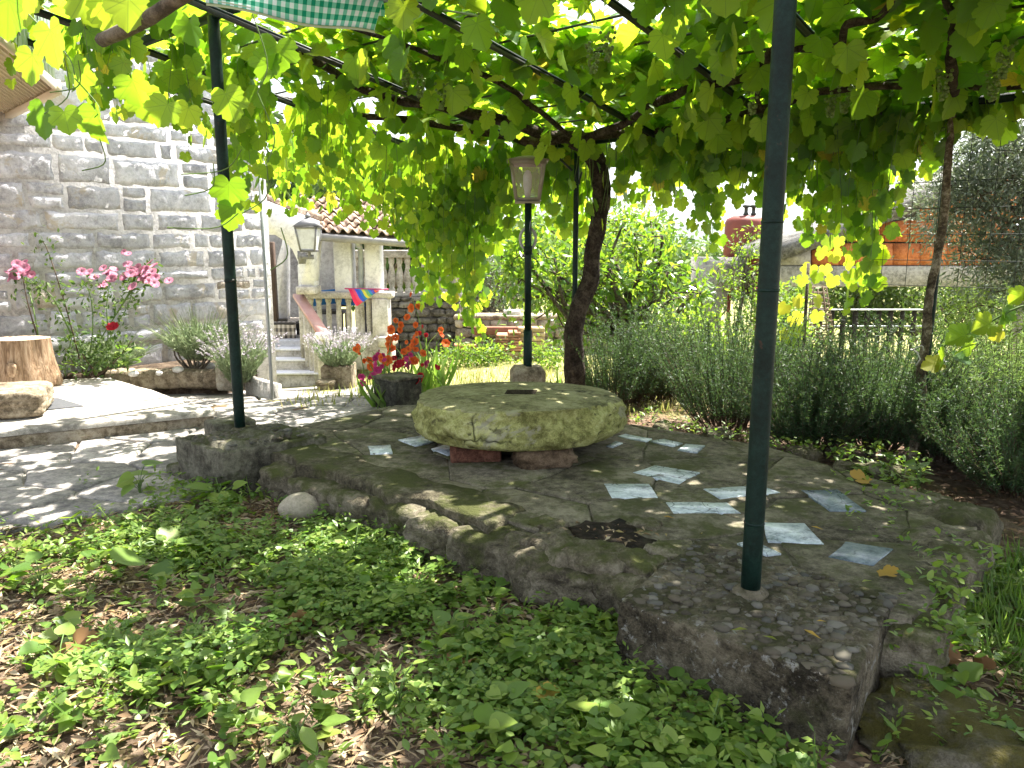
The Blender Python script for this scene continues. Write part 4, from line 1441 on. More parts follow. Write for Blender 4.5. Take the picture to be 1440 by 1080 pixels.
# wall lantern on the porch
lw = thing('wall_lantern', 'glazed street style lantern on a wall bracket at the porch corner', 'lantern', atY(428, 372, 10.8))
bb = atY(435, 352, 10.55)
lantern(lw, bb, .28, .19, .30, M['lantern_grey'], M['glass_frost'], .13, False)
obj('finial', lathe([(.03, 0), (.045, .02), (.03, .04), (.004, .07)], 8, bb + (0, 0, .43)), M['lantern_grey'], lw)
obj('stem', tube([bb - (0, 0, .08), bb], .02, 8), M['lantern_grey'], lw)
obj('bracket', beam(atY(421, 361, 10.85), bb + (0.03, 0, -.09), .06, .06), M['lantern_grey'], lw)
obj('wall_plate', pprism([(418, 353), (430, 353), (427, 362), (426, 371), (420, 371)][::-1], 10.74, 10.88), M['lantern_grey'], lw)

# ------------------------------------------------------------------ balustraded terrace behind
M['rubble_dark'] = stone('dark_rubble', [(.07, .062, .05), (.15, .135, .115), (.25, .235, .205)], 4, .92, .9, .03, 26, vary=.5)
rw = thing('retaining_wall', 'dark dry stone wall under the white balustrade', 'wall', atY(590, 500, 12.6))
xa, xb = atY(541, 460, 12.6)[0], atY(648, 460, 12.6)[0]
zt_, zb_ = atY(590, 418, 12.6)[2], atY(590, 512, 12.6)[2]
obj('wall_core', box(((xa + xb) / 2, 12.85, (zt_ + zb_) / 2), (xb - xa, .4, zt_ - zb_)), M['mortar'], rw)
def courses(par, xa, xb, za, zb, Yf, mat, name, hr, wr_, rg, sub=2, dep=.12):
    z = za
    sd = int(abs(xa) * 100) + 7
    while z < zb - .04:
        h = min(rg.uniform(*hr), zb - z)
        x = xa
        while x < xb - .03:
            w = min(rg.uniform(*wr_), xb - x)
            obj(name, rock((x + w / 2, Yf + .02, z + h / 2), (w * .98, dep, h * .96), sd, sub, .8, .12, 1.7), mat, par)
            sd += 1
            x += w
        z += h
courses(rw, xa, xb, zb_, zt_, 12.6, M['rubble_dark'], 'wall_stone', (.09, .16), (.14, .36), np.random.default_rng(8))
bl = thing('balustrade', 'white vase shaped balustrade along the upper terrace behind the porch', 'balustrade', atY(585, 415, 12.9))
xa2, xb2 = atY(532, 400, 12.9)[0], atY(660, 400, 12.9)[0]
zr0, zr1 = atY(590, 412, 12.9)[2], atY(590, 362, 12.9)[2]
obj('base_rail', box(((xa2 + xb2) / 2, 12.9, zr0 - .03), (xb2 - xa2, .24, .08), 0, .01), M['stone_trim'], bl)
obj('top_rail', box(((xa2 + xb2) / 2, 12.9, zr1 + .06), (xb2 - xa2, .26, .12), 0, .015), M['stone_trim'], bl)
xl2 = atY(492, 400, 13.1)[0]
obj('top_rail', box(((xl2 + xa2) / 2 + .04, 13.1, zr1 + .06), (xa2 - xl2 - .1, .26, .12), 0, .015), M['stone_trim'], bl)
H = zr1 - zr0
V, FL = lathe([(.055, 0), (.055, .06), (.035, .09), (.05, .14), (.072, .22), (.06, .32), (.036, .42), (.034, H - .12), (.05, H - .09), (.05, H)], 12)
vme = make_mesh('vase_baluster', V, FL, smooth=True); vme.materials.append(M['stone_trim'])
for px in np.arange(540, 662, 11.2):
    x = atY(px, 400, 12.9)[0]
    inst('vase_baluster', vme, bl, np.array((x, 12.9, zr0)) - wloc(bl))
for px in (502, 512):
    x = atY(px, 400, 13.1)[0]
    inst('vase_baluster', vme, bl, np.array((x, 13.1, zr0)) - wloc(bl))

# low garden wall, beam, block, tile and brick stacks
gw = thing('garden_wall', 'low sunlit rubble wall across the back of the garden', 'wall', atY(720, 500, 12.3))
xa, xb = atY(640, 470, 12.3)[0], atY(905, 470, 12.3)[0]
zt_, zb_ = atY(720, 449, 12.3)[2], atY(720, 506, 12.3)[2]
obj('wall_core', box(((xa + xb) / 2, 12.55, (zt_ + zb_) / 2), (xb - xa, .4, zt_ - zb_)), M['mortar'], gw)
M['rubble_pale'] = stone('pale_rubble', [(.20, .17, .125), (.32, .28, .22), (.44, .40, .33)], 4, .92, .8, .03, 26, vary=.45)
courses(gw, xa, xb, zb_, zt_, 12.3, M['rubble_pale'], 'wall_stone', (.13, .2), (.15, .34), np.random.default_rng(18))
obj('coping', box(((xa + xb) / 2, 12.5, zt_ + .03), (xb - xa + .05, .5, .07), 0, .02), M['riser'], gw)
p = atY(720, 447, 12.4)
tag(obj('concrete_block', pbox(708, 437, 732, 448, 12.35, 12.65), M['stone_trim']), 'grey block resting on top of the low garden wall', 'block')
tag(obj('timber_beam', pbox(666, 460, 752, 471, 11.95, 12.1), plain('red_brown_timber', (.20, .085, .055), .8, .2, 0, (.28, .14, .09), 7, .5)), 'reddish brown timber leaning along the low garden wall', 'beam')
M['brick'] = stone('terracotta', [(.26, .12, .07), (.40, .20, .12), (.50, .28, .18)], 6, .9, .5, .01, 34, vary=.35)
M['brick_y'] = stone('yellow_brick', [(.28, .20, .10), (.42, .32, .18), (.52, .42, .27)], 6, .9, .5, .01, 34, vary=.35)
gz = lambda px, Y_: float(terrain(atY(px, 500, Y_)[0], Y_))
for px, lab, n in ((706, 'stack of ribbed clay roof tiles beside the timber beam', 6), (724, 'second stack of ribbed clay roof tiles next to the yellow bricks', 7)):
    x = atY(px, 480, 11.7)[0]
    zs = atY(px, 492, 11.7)[2]
    s_ = thing('tile_stack', lab, 'tile stack', (x, 11.7, zs), 'stacks of clay roof tiles')
    for k_ in range(n):
        t_ = obj('roof_tile', box((x + rn.uniform(-.012, .012), 11.7, zs + .02 + k_ * .042), (.185, .36, .034), rn.uniform(-.05, .05), .006), M['brick'], s_)
x = atY(744, 480, 11.75)[0]
s_ = thing('brick_stack', 'stack of pale yellow bricks behind the lamp post', 'brick stack', (x, 11.75, -.65))
for k_ in range(7):
    for a_ in range(2):
        obj('brick', box((x - .06 + a_ * .2 + rn.uniform(-.01, .01), 11.75, -.62 + k_ * .07), (.19, .3, .062), rn.uniform(-.06, .06), .006), M['brick_y'], s_)
x = atY(715, 500, 11.6)[0]
s_ = thing('brick_footing', 'low course of yellow bricks under the clay tile stacks', 'brick stack', (x, 11.62, -.68))
for k_ in range(3):
    for a_ in range(3):
        obj('brick', box((x - .2 + a_ * .2, 11.68 + .01 * k_, -.70 + k_ * .07), (.19, .38, .062), rn.uniform(-.04, .04), .006), M['brick_y'], s_)
x = atY(652, 480, 11.9)[0]
s_ = thing('roof_tile_pile', 'few red roof tiles lying at the wall behind the gladioli', 'tile stack', (x, 11.9, -.66))
for k_ in range(4):
    obj('roof_tile', box((x + rn.uniform(-.04, .04), 11.9, -.62 + k_ * .05), (.34, .24, .04), rn.uniform(-.2, .2), .006), M['brick'], s_)

# ------------------------------------------------------------------ right: arch wall, water tank, brick building, fence
M['grey_rubble'] = stone('grey_cement_wall', [(.16, .15, .14), (.26, .25, .235), (.34, .33, .31)], 3, .92, .8, .03, 18, vary=0)
tag(obj('arched_wall', pprism([(982, 362), (1052, 362), (1052, 398), (1046, 396), (1036, 400), (1026, 410), (1018, 424), (1014, 440), (1013, 500), (982, 500)][::-1], 12.0, 12.5), M['grey_rubble']), 'grey cement wall with the start of an arch beneath the red tank', 'wall')
wt = thing('water_tank', 'red painted upright water tank on a frame behind the foliage', 'tank', atY(1046, 378, 12.6))
tcx, tr_ = atY(1046, 340, 12.6)[0], .31
tz0, tz1 = atY(1046, 379, 12.6)[2], atY(1046, 308, 12.6)[2]
M['tank'] = plain('red_oxide_paint', (.24, .055, .035), .6, .35, 0, (.17, .05, .04), 5, .3)
obj('tank_body', lathe([(.02, tz0 - .02), (tr_ * .9, tz0), (tr_, tz0 + .04), (tr_, tz1 - .06), (tr_ * .92, tz1), (tr_ * .6, tz1 + .05), (.02, tz1 + .06)], 28, (tcx, 12.6, 0)), M['tank'], wt, True)
for dx in (-.02, .1):
    obj('valve', lathe([(.03, 0), (.05, .02), (.03, .05), (.03, .12), (.06, .13), (.06, .16), (.01, .17)], 8, (tcx + dx, 12.5, tz1 + .05)), M['iron_thin'], wt)
obj('outlet_pipe', tube([(tcx - .15, 12.32, tz0 + .12), (tcx - .15, 12.15, tz0 + .12)], .03, 8), M['tank'], wt)
for dx in (-.22, .22):
    obj('leg', beam((tcx + dx, 12.5, tz0), (tcx + dx, 12.5, tz0 - 1.2), .05, .05, (0, 1, 0)), M['tank'], wt)
obj('cross_brace', beam((tcx - .35, 12.45, tz0 - .3), (tcx + .35, 12.45, tz0 - .3), .04, .05), M['tank'], wt)

ob = thing('brick_outbuilding', 'unfinished outbuilding of orange hollow bricks under a sloping concrete roof', 'building', atY(1230, 402, 10.5))
M['hollow'] = stone('orange_hollow_brick', [(.40, .12, .04), (.52, .17, .055), (.58, .23, .09)], 2, .85, .3, .006, 30, vary=.2)
M['conc'] = stone('raw_concrete', [(.26, .25, .22), (.36, .345, .31), (.44, .42, .38)], 3, .92, .5, .01, 24, vary=0)
M['conc_rough'] = stone('rough_roof_concrete', [(.11, .105, .095), (.19, .185, .17), (.28, .27, .25)], 5, .95, .9, .03, 22, vary=0)
obj('tie_beam', pbox(1098, 374, 1560, 403, 10.5, 10.85), M['conc'], ob)
obj('roof_edge', pprism([(1097, 366), (1097, 348), (1190, 314), (1300, 268), (1420, 222), (1420, 250), (1300, 292), (1200, 332)][::-1], 10.35, 12.5), M['conc_rough'], ob)
obj('corner_block', pprism([(1098, 373), (1098, 363), (1140, 352), (1140, 373)], 10.52, 10.8), M['conc'], ob)
obj('gable_backing', pprism([(1138, 375), (1138, 352), (1420, 240), (1420, 375)], 10.58, 10.8), M['mortar'], ob)
yrow = [374, 341, 308, 275, 245]
for r_ in range(4):
    x = 1142 - (r_ % 2) * 18
    while x < 1418:
        x1 = x + 38
        yt_ = 352 - (x1 - 1138) * .385
        y0, y1 = yrow[r_ + 1] + 1.2, yrow[r_] - 1.0
        if x > 1139 and y1 - max(y0, 356 - (x - 1138) * .40) > 5:
            tl, trr = max(y0, 354 - (x - 1138) * .40), max(y0, 354 - (x1 - 1138) * .40)
            obj('hollow_brick', pprism([(x + .7, y1), (x1 - .7, y1), (x1 - .7, trr), (x + .7, tl)][::-1], 10.53 + rn.uniform(0, .012), 10.6), M['hollow'], ob)
        x = x1
V = None
obj('post', pbox(1098, 403, 1112, 560, 10.55, 10.8), M['conc'], ob)
obj('post', pbox(1425, 403, 1445, 560, 10.55, 10.8), M['conc'], ob)
# slatted fence below the beam
fn_ = thing('slat_fence', 'dark weathered slat fence with a pale top rail below the outbuilding', 'fence', atY(1205, 480, 9.2))
M['slat'] = plain('weathered_dark_wood', (.02, .018, .017), .8, .15, 0, (.035, .032, .03), 9, .5)
obj('top_rail', pbox(1140, 435.2, 1300, 436.8, 9.15, 9.25), M['zinc'], fn_)
for px in np.arange(1146, 1300, 16.5):
    obj('slat', pbox(px, 437, px + 12.5, 505, 9.2, 9.24), M['slat'], fn_)
for y_ in (458, ):
    obj('wire_rail', pbox(1140, y_, 1300, y_ + 2.5, 9.28, 9.3), M['zinc'], fn_)
wk = thing('wicker_cone', 'tall brown wicker form standing beside the slat fence', 'wicker stand', atY(1155, 490, 9.0))
M['wicker'] = plain('wicker', (.20, .15, .10), .8, .2)
tip, bc = atY(1152, 402, 9.0), atY(1155, 492, 9.0)
for k_ in range(9):
    a_ = k_ / 9 * 6.28
    obj('wicker_rod', tube([bc + (.17 * math.cos(a_), .17 * math.sin(a_), 0), tip + (.08 * math.cos(a_), .08 * math.sin(a_), 0)], .008, 5), M['wicker'], wk)
for f in np.linspace(.05, .98, 12):
    r_ = .17 + (.08 - .17) * f
    c = bc + (tip - bc) * f
    obj('wicker_hoop', tube([c + (r_ * math.cos(a_), r_ * math.sin(a_), 0) for a_ in np.linspace(0, 6.28, 16)], .008, 5, False), M['wicker'], wk)

# ------------------------------------------------------------------ planter boxes
p0 = at(553, 579, -.19)
M['black_stone'] = stone('dark_mossy_stone', [(.022, .022, .018), (.045, .044, .036), (.09, .088, .07)], 6, .9, .7, .015, 34, vary=0)
M['grey_side'] = M['plinth_far']
po = thing('stone_trough', 'dark square stone pedestal standing at the far corner of the terrace', 'pedestal', p0)
obj('pedestal_body', box(p0 + (.02, .14, .115), (.27, .27, .26), -.72, .012, 2), M['black_stone'], po)
obj('pedestal_top', box(p0 + (.02, .14, .252), (.285, .285, .022), -.72, .005, 2), M['plinth_far'], po)
p1 = at(457, 562, -.35)
p1 = atY(457, 563, 7.2)
pt_ = thing('terracotta_pot', 'small square pale clay pot left of the flowers', 'pot', p1)
obj('pot_body', box(p1 + (0, .08, .08), (.15, .15, .17), .1, .006), M['riser'], pt_)
obj('pot_rim', box(p1 + (0, .08, .165), (.175, .175, .025), .1, .005), M['riser'], pt_)
p2_ = atY(474, 556, 7.4)
lpot = thing('lavender_planter', 'square stone planter holding a pale lavender bush', 'planter', p2_)
obj('planter_body', box(p2_ + (0, .12, .12), (.30, .3, .34), .05, .008), M['riser'], lpot)
obj('planter_soil', box(p2_ + (0, .12, .285), (.26, .26, .02), .05), bpy.data.materials['soil'], lpot)

# ------------------------------------------------------------------ millstone
nT = 230
prof = []
Rm, zb, zt = .575, .083, .308
for r_, z_ in ((.02, zt - .004), (.06, zt - .004), (.10, zt), (.16, zt + .002), (.22, zt + .004), (.28, zt + .003), (.34, zt + .003), (.40, zt), (.44, zt - .003), (.475, zt - .008), (.51, zt - .009), (.540, zt - .012), (.550, zt - .022), (.556, zt - .045), (.566, zt - .085), (.572, zt - .115), (.570, zt - .145), (.562, zt - .175), (.548, zt - .196), (.52, zt - .212), (.47, zt - .222), (.40, zt - .224), (.30, zt - .225), (.15, zt - .225), (.02, zt - .225)):
    prof.append((r_, z_))
prof = np.array(prof[::-1])
pp = [prof[0]]
for a_, b_ in zip(prof[:-1], prof[1:]):
    n_ = max(1, int(np.linalg.norm(b_ - a_) / .010))
    for k_ in range(1, n_ + 1):
        pp.append(a_ + (b_ - a_) * k_ / n_)
V, FL = lathe(pp, nT)
d = V - np.array((0, 0, (zb + zt) / 2))
side = np.clip((np.hypot(V[:, 0], V[:, 1]) - .50) / .05, 0, 1) * np.where(V[:, 2] > zt - .014, .35, 1)
dn = norm(d * np.array((1, 1, .25)))
facet = fbm(V * np.array((5, 5, 9)), 31, 4)
chip = np.maximum(0, vnoise(V * np.array((7, 7, 7)) + 3.3, 55) - .35)
disp = side * (.026 * facet - .085 * chip + .017 * np.abs(fbm(V * np.array((12, 12, 19)), 14, 3)) + .009 * fbm(V * 36, 12, 3)) + (1 - side) * (.006 * fbm(V * 11, 8, 3) + .004 * fbm(V * 42, 5, 2))
# slow out-of-round
thm = np.arctan2(V[:, 1], V[:, 0])
disp = disp + side * .012 * np.sin(thm * 3 + 1)
V = V + dn * disp[:, None]
mo = np.array((MILL_C[0], MILL_C[1], 0))
M['mill'] = stone('ochre_sandstone', [(.13, .125, .055), (.235, .225, .11), (.32, .31, .18)], 4.5, .92, 1., .02, 30, vary=0, cracks=.85, crack_scale=2.6, lichen=(3.5, (.34, .34, .21), .60))
me = make_mesh('millstone', V, FL, smooth=False)
me.materials.append(M['mill'])
mill = link('millstone', me, None, None, tuple(mo))
cut_me = make_mesh('slot', *box((.02, .03, zt), (.17, .15, .22), -.12))
cut = link('slot', cut_me, None, None, tuple(mo))
bmod = mill.modifiers.new('slot', 'BOOLEAN')
bmod.operation, bmod.object, bmod.solver = 'DIFFERENCE', cut, 'EXACT'
bpy.context.view_layer.update()
dg = bpy.context.evaluated_depsgraph_get()
new = bpy.data.meshes.new_from_object(mill.evaluated_get(dg))
mill.modifiers.clear()
if len(new.polygons) > 1000:
    mill.data = new
M['mill_side'] = stone('lit_algae_sandstone', [(.19, .19, .06), (.34, .345, .125), (.45, .45, .22)], 5, .92, 1., .02, 30, vary=0, cracks=.8, crack_scale=3.2, lichen=(3.5, (.33, .32, .22), .60), spots=(17, (.11, .105, .045), .60))  # algae green, lightened to imitate light bounced onto the side
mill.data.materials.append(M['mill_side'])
mill.data.materials.append(stone('slot_shade', [(.02, .016, .01), (.04, .032, .02), (.07, .058, .035)], 8, .95, .6, .01, 40, vary=0))  # shade inside the slot, put in as a dark colour
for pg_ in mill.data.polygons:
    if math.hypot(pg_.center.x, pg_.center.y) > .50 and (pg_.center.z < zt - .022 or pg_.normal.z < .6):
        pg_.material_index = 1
    if abs(pg_.center.x - .02) < .10 and abs(pg_.center.y - .03) < .085 and zt - .118 < pg_.center.z < zt + .01 and (pg_.normal.z < .5 or pg_.center.z < zt - .06):
        pg_.material_index = 2
bpy.data.objects.remove(cut)
mill.rotation_euler = (R(-2.5), 0, 0)
mill.location.z -= .016
tag(mill, 'great round ochre millstone with a slot in its middle, used as a table', 'millstone')
tag(obj('brick_support', box(mo + (-.22, -.28, .046), (.26, .15, .095), .1, .01, 2), stone('worn_red_brick', [(.05, .022, .014), (.12, .05, .032), (.19, .09, .06)], 7, .9, .7, .012, 34, vary=0)), 'worn red brick propping up the millstone on its left', 'brick')
tag(obj('stone_support', rock(mo + (.13, -.34, .046), (.30, .26, .12), 66, 4, .7, .14, 1.6, .1, .04), stone('reddish_rough_stone', [(.06, .04, .024), (.13, .09, .055), (.20, .145, .095)], 6, .92, .8, .02, 30, vary=0)), 'rough reddish stone wedged under the millstone front', 'stone')
tag(obj('stone_support', rock(mo + (.0, .32, .045), (.34, .24, .13), 67, 3, .7, .14, 1.6, .4, .04), bpy.data.materials['reddish_rough_stone']), 'rough stone under the far side of the millstone', 'stone')
# ================================================================== PERGOLA
perg = thing('pergola', 'green painted iron pergola carrying the grapevine over the terrace', 'pergola', (.4, 4.2, 0))
def post(p0, top, r, n=16):
    P = np.linspace(p0, top, 14)
    return obj('post', tube(P, r, n), M['iron'], perg, True)
def kso(P):
    d = np.asarray(P[:2]) - P_BR[:2]
    return -d @ U[:2], -d @ Vv[:2]
kL, sL = kso(P_L)
kR, sR = kso(P_R)
post(P_R + (0, 0, -.02), roof(kR, sR), .0302)
post(P_L + (0, 0, -.03), roof(kL, sL), .0302)
pbr0, pbr1 = atY(1284, 683, 4.28), atY(1322, 150, 4.28)
post(pbr0 - (0, 0, .1), (pbr0[0] + .03, 4.30, 1.81), .0185, 12)
KB = 2.36
pbl = roof(KB, 0)
post((pbl[0], pbl[1], -.4), pbl, .020, 12)
post((roof(-2.3, .2)[0], roof(-2.3, .2)[1], -.4), roof(-2.3, .2), .024, 12)
for py_ in (312, 408, 735):
    c_ = atY(1081 - (py_ - 400) * .06, py_, P_R[1] - .0)
    obj('weld_ring', tube([(P_R[0], P_R[1], c_[2] - .004), (P_R[0], P_R[1], c_[2]), (P_R[0], P_R[1], c_[2] + .004)], [.0305, .0322, .0305], 16), M['iron'], perg, True)
zz_ = atY(322, 395, P_L[1])[2]
obj('weld_ring', tube([(P_L[0], P_L[1], zz_ - .01), (P_L[0], P_L[1], zz_), (P_L[0], P_L[1], zz_ + .01)], [.0305, .033, .0305], 16), M['iron'], perg, True)
for P_ in (P_R, P_L):
    V, FL = lathe([(.062, -.02), (.056, .004), (.045, .012), (.030, .020)], 20, (P_[0], P_[1], P_[2] + .002))
    V = V + np.column_stack([.006 * fbm(V * 18, 3, 2), .006 * fbm(V * 18 + 5, 4, 2), 0 * V[:, 0]])
    obj('mortar_collar', (V, FL), M['concrete_old'], perg, True)
obj('beam', beam(roof(-2.5, 0, .01), roof(2.9, 0, .01), .042, .042), M['iron'], perg)
obj('beam', beam(roof(-.6, S_FRONT, .01), roof(4.4, S_FRONT, .01), .042, .042), M['iron'], perg)
for k in (3.68, 2.68, 1.65, .85, .24, -.9, -1.9, 4.3):
    a, b = roof(k, 3.1 if k > 0 else 2.2, -.02), roof(k, -.12, -.02)
    obj('rafter', beam(a, b, .044, .014), M['iron'], perg)
    nn = np.cross(norm(b - a), (0, 0, 1)); nn = norm(nn)
    obj('rafter_flange', beam(a + nn * .016 - (0, 0, .016), b + nn * .016 - (0, 0, .016), .006, .034), M['iron_thin'], perg)
for s in np.arange(.25, 3.1, .31):
    obj('wire_rod', tube(np.linspace(roof(-2.3, s, .075), roof(4.35, s, .075), 4), .0065, 6), M['iron_thin'], perg)
obj('brace', tube([atY(775, 212, pbl[1] - .02), atY(805, 240, pbl[1] - .02)], .009, 6), M['iron_thin'], perg)
obj('brace', tube([pbl + (.02, 0, -.28), atY(818, 242, pbl[1] - .05)], .007, 6), M['iron_thin'], perg)
# trellis netting that hangs from the back beam
net = MB()
for k in np.arange(-1.1, .3, .13):
    p = roof(k, -.03)
    net.add(*tube([p, p - (0, 0, .95)], .0022, 3, False))
for z in np.arange(.1, .95, .14):
    net.add(*tube([roof(-1.1, -.03, -z), roof(.3, -.03, -z)], .0022, 3, False))
nt_ = obj('trellis_net', net, M['iron_thin'], perg)
nt_['kind'] = 'stuff'

# gingham cloth hanging over a line
g0, g1 = atY(283, -26, 3.35), atY(538, 4, 3.62)
def gh(u_, v_):
    P = g0 + (g1 - g0) * u_[..., None]
    lo = np.array([atY(288, 5, 3.33), atY(527, 46, 3.60)])
    Lw = lo[0] + (lo[1] - lo[0]) * u_[..., None]
    Q = P + (Lw - P) * v_[..., None]
    Q[..., 1] += .012 * np.sin(u_ * 10 + v_ * 2) * v_
    Q[..., 2] += .008 * np.sin(u_ * 7 + 1) * v_
    return Q
V, FL, uv = cloth_grid(gh, 30, 8)
uv2 = uv * np.array((1.0, .118)) + .003
M['gingham'] = checks('green_gingham', (.62, .68, .66), (.16, .46, .33), (.01, .22, .12), 21, .85, .35)
cl = thing('gingham_cloth', 'green and white gingham cloth hung over a line under the vine', 'cloth', g0)
obj('cloth', (V, FL), M['gingham'], cl, True, uv2)
def gb(u_, v_):
    P = gh(u_, np.ones_like(v_))
    P[..., 2] += .012 - .022 * v_
    P[..., 1] += .004
    return P
V, FL, uv = cloth_grid(gb, 30, 3)
obj('hem', (V, FL), plain('pale_hem', (.42, .47, .30), .85, .1), cl, True)
def gt(u_, v_):
    P = gh(u_, np.zeros_like(v_))
    a_ = v_ * math.pi
    P[..., 1] += .03 - .03 * np.cos(a_) * 1 + .0
    P[..., 2] += .03 * np.sin(a_) - v_ * .04
    return P
V, FL, uv = cloth_grid(gt, 20, 8)
obj('fold', (V, FL), M['gingham'], cl, True, uv * np.array((1., .12)))
tag(obj('clothes_line', tube([g0 + (-.6, -.6, .05), g0 + (0, .03, .02), (g0 + g1) / 2 + (0, .03, -.01), g1 + (0, .03, .02), g1 + (.5, .4, .04)], .005, 6), M['zinc']), 'thin wire line holding the gingham cloth', 'wire')

# ================================================================== GRAPEVINE
VB = np.array((.52, 5.86, -.25))
vine = thing('grapevine', 'old grapevine with a thick crooked trunk and a leafy canopy over the pergola', 'grapevine', VB)
tp = [(806, 556), (808, 530), (807, 495), (807, 467), (812, 440), (820, 418), (831, 391), (833, 358), (840, 322), (845, 290), (846, 262), (840, 232), (826, 208), (806, 194)]
TPts = np.array([atY(x, y, 5.86 - .010 * i) for i, (x, y) in enumerate(tp)])
TPts = np.vstack([[TPts[0] - (0.01, 0, .2)], TPts])
path_ = smooth_path(TPts, 60)
rad = np.interp(np.linspace(0, 1, 60), [0, .12, .3, .5, .7, .88, 1], [.095, .078, .066, .060, .060, .068, .066])
obj('trunk', tube(path_, rad, 22, True, .22, 4, 14), M['bark'], vine, True)
top = TPts[-1]
arms = [
    [(824, 205), (770, 190), (715, 172), (670, 160), (610, 148), (560, 142), (505, 120), (440, 85), (400, 60)],
    [(830, 212), (790, 196), (760, 200), (700, 190), (620, 178), (540, 165), (470, 160), (400, 140), (330, 120)],
    [(815, 200), (900, 186), (990, 176), (1080, 150), (1150, 130), (1250, 120), (1390, 125), (1500, 110)],
    [(815, 198), (880, 170), (960, 130), (1060, 105), (1085, 70), (1120, 68), (1180, 64), (1195, 30), (1240, 22), (1262, -15)],
    [(810, 196), (720, 130), (650, 95), (560, 60), (500, 40), (430, 10)],
    [(1340, 130), (1345, 60), (1350, 20), (1330, -20)],
    [(1110, 70), (1080, 110), (1070, 140), (1076, 166)],
]
vr = np.random.default_rng(4)
def roofY(px, py, dz):
    d = ray(px, py)
    # roof plane: z = 1.81 + .174*s + dz with s = -(p-P_BR).Vv
    n_ = np.array((.174 * Vv[0], .174 * Vv[1], 1.0))
    c_ = 1.81 + dz + .174 * (P_BR[:2] @ Vv[:2])
    t_ = (c_ - CZ) / (d @ n_)
    return np.array((0, 0, CZ)) + d * t_
for i, A in enumerate(arms):
    P = np.array([roofY(x, y, -.05 + .05 * vr.random()) if d_ else np.array(top) for d_, (x, y) in enumerate(A)]) if i < 3 else np.array([roofY(x, y, -.08 + .06 * vr.random()) for x, y in A])
    keep = [0]
    for q in range(1, len(P)):
        if np.linalg.norm(P[q] - P[keep[-1]]) < 2.2: keep.append(q)
    P = smooth_path(P[keep], 50)
    P = P + .025 * np.stack([fbm(P * 3 + i, 60 + i, 2), fbm(P * 3 + 9 + i, 70 + i, 2), .5 * fbm(P * 3 + 19, 80 + i, 2)], -1)
    r0 = (.043, .036, .028, .026, .018, .024, .02)[i]
    obj('arm', tube(P, np.linspace(r0, r0 * .45, 50), 12, True, .25, 9 + i, 20), M['bark'], vine, True)
q0_, q1_ = atY(143, 57, 3.35), atY(258, -6, 2.95)
obj('arm', tube(smooth_path([q0_, (q0_ + q1_) / 2 + (0, 0, -.012), q1_, q1_ + (q1_ - q0_) * .6], 20), .027, 12, True, .1, 3, 10), stone('pale_vine_bark', [(.07, .055, .042), (.125, .10, .075), (.18, .15, .115)], 8, .9, .6, .01, 40, vary=0), vine, True)

LP, LN, LT, LS = [], [], [], []
SH = MB()
def addleaf(p, n, t, s):
    LP.append(p); LN.append(n); LT.append(t); LS.append(s)
# canopy layer
NROOF = 10000
cnt = 0
while cnt < NROOF:
    k, s = vr.uniform(-3.4, 4.3), vr.uniform(-.35, 3.15)
    if k < -.6: s = vr.uniform(-.95, 2.7)
    # thin places let the sun through
    D = 1.
    D -= .15 * float(sm(2.75, 3.3, k)) + .95 * float(sm(2.35, 2.65, s)) * float(sm(2.6, 2.0, k))
    D -= .8 * float(sm(3.1, 3.5, k)) * float(sm(1.75, 1.45, s)) + .5 * float(sm(3.7, 4.0, k))
    if (k > 2.6 or s > 2.1) and float(n2(k * 1.8, s * 1.8, 91, 2)) > .25: D *= .3
    if vr.random() > D: continue
    dz = vr.normal(.16, .085)
    p = roof(k, s, dz)
    n = np.array((vr.normal(0, .55), vr.normal(0, .55), 1.0))
    a = vr.uniform(0, 6.283)
    t = np.array((math.cos(a), math.sin(a), -.45 + vr.normal(0, .3)))
    addleaf(p, n, t, vr.uniform(.075, .145)); cnt += 1
# leaves that dangle just under the roof
for _ in range(650):
    k, s = vr.uniform(-2.3, 4.4), vr.uniform(-.2, 3.0)
    p = roof(k, s, -vr.uniform(.04, .30) * vr.random() - .02)
    a = vr.uniform(0, 6.283)
    n = np.array((math.cos(a), math.sin(a), vr.uniform(-.1, .8)))
    t = np.array((vr.normal(0, .35), vr.normal(0, .35), -1))
    addleaf(p, n, t, vr.uniform(.09, .15))
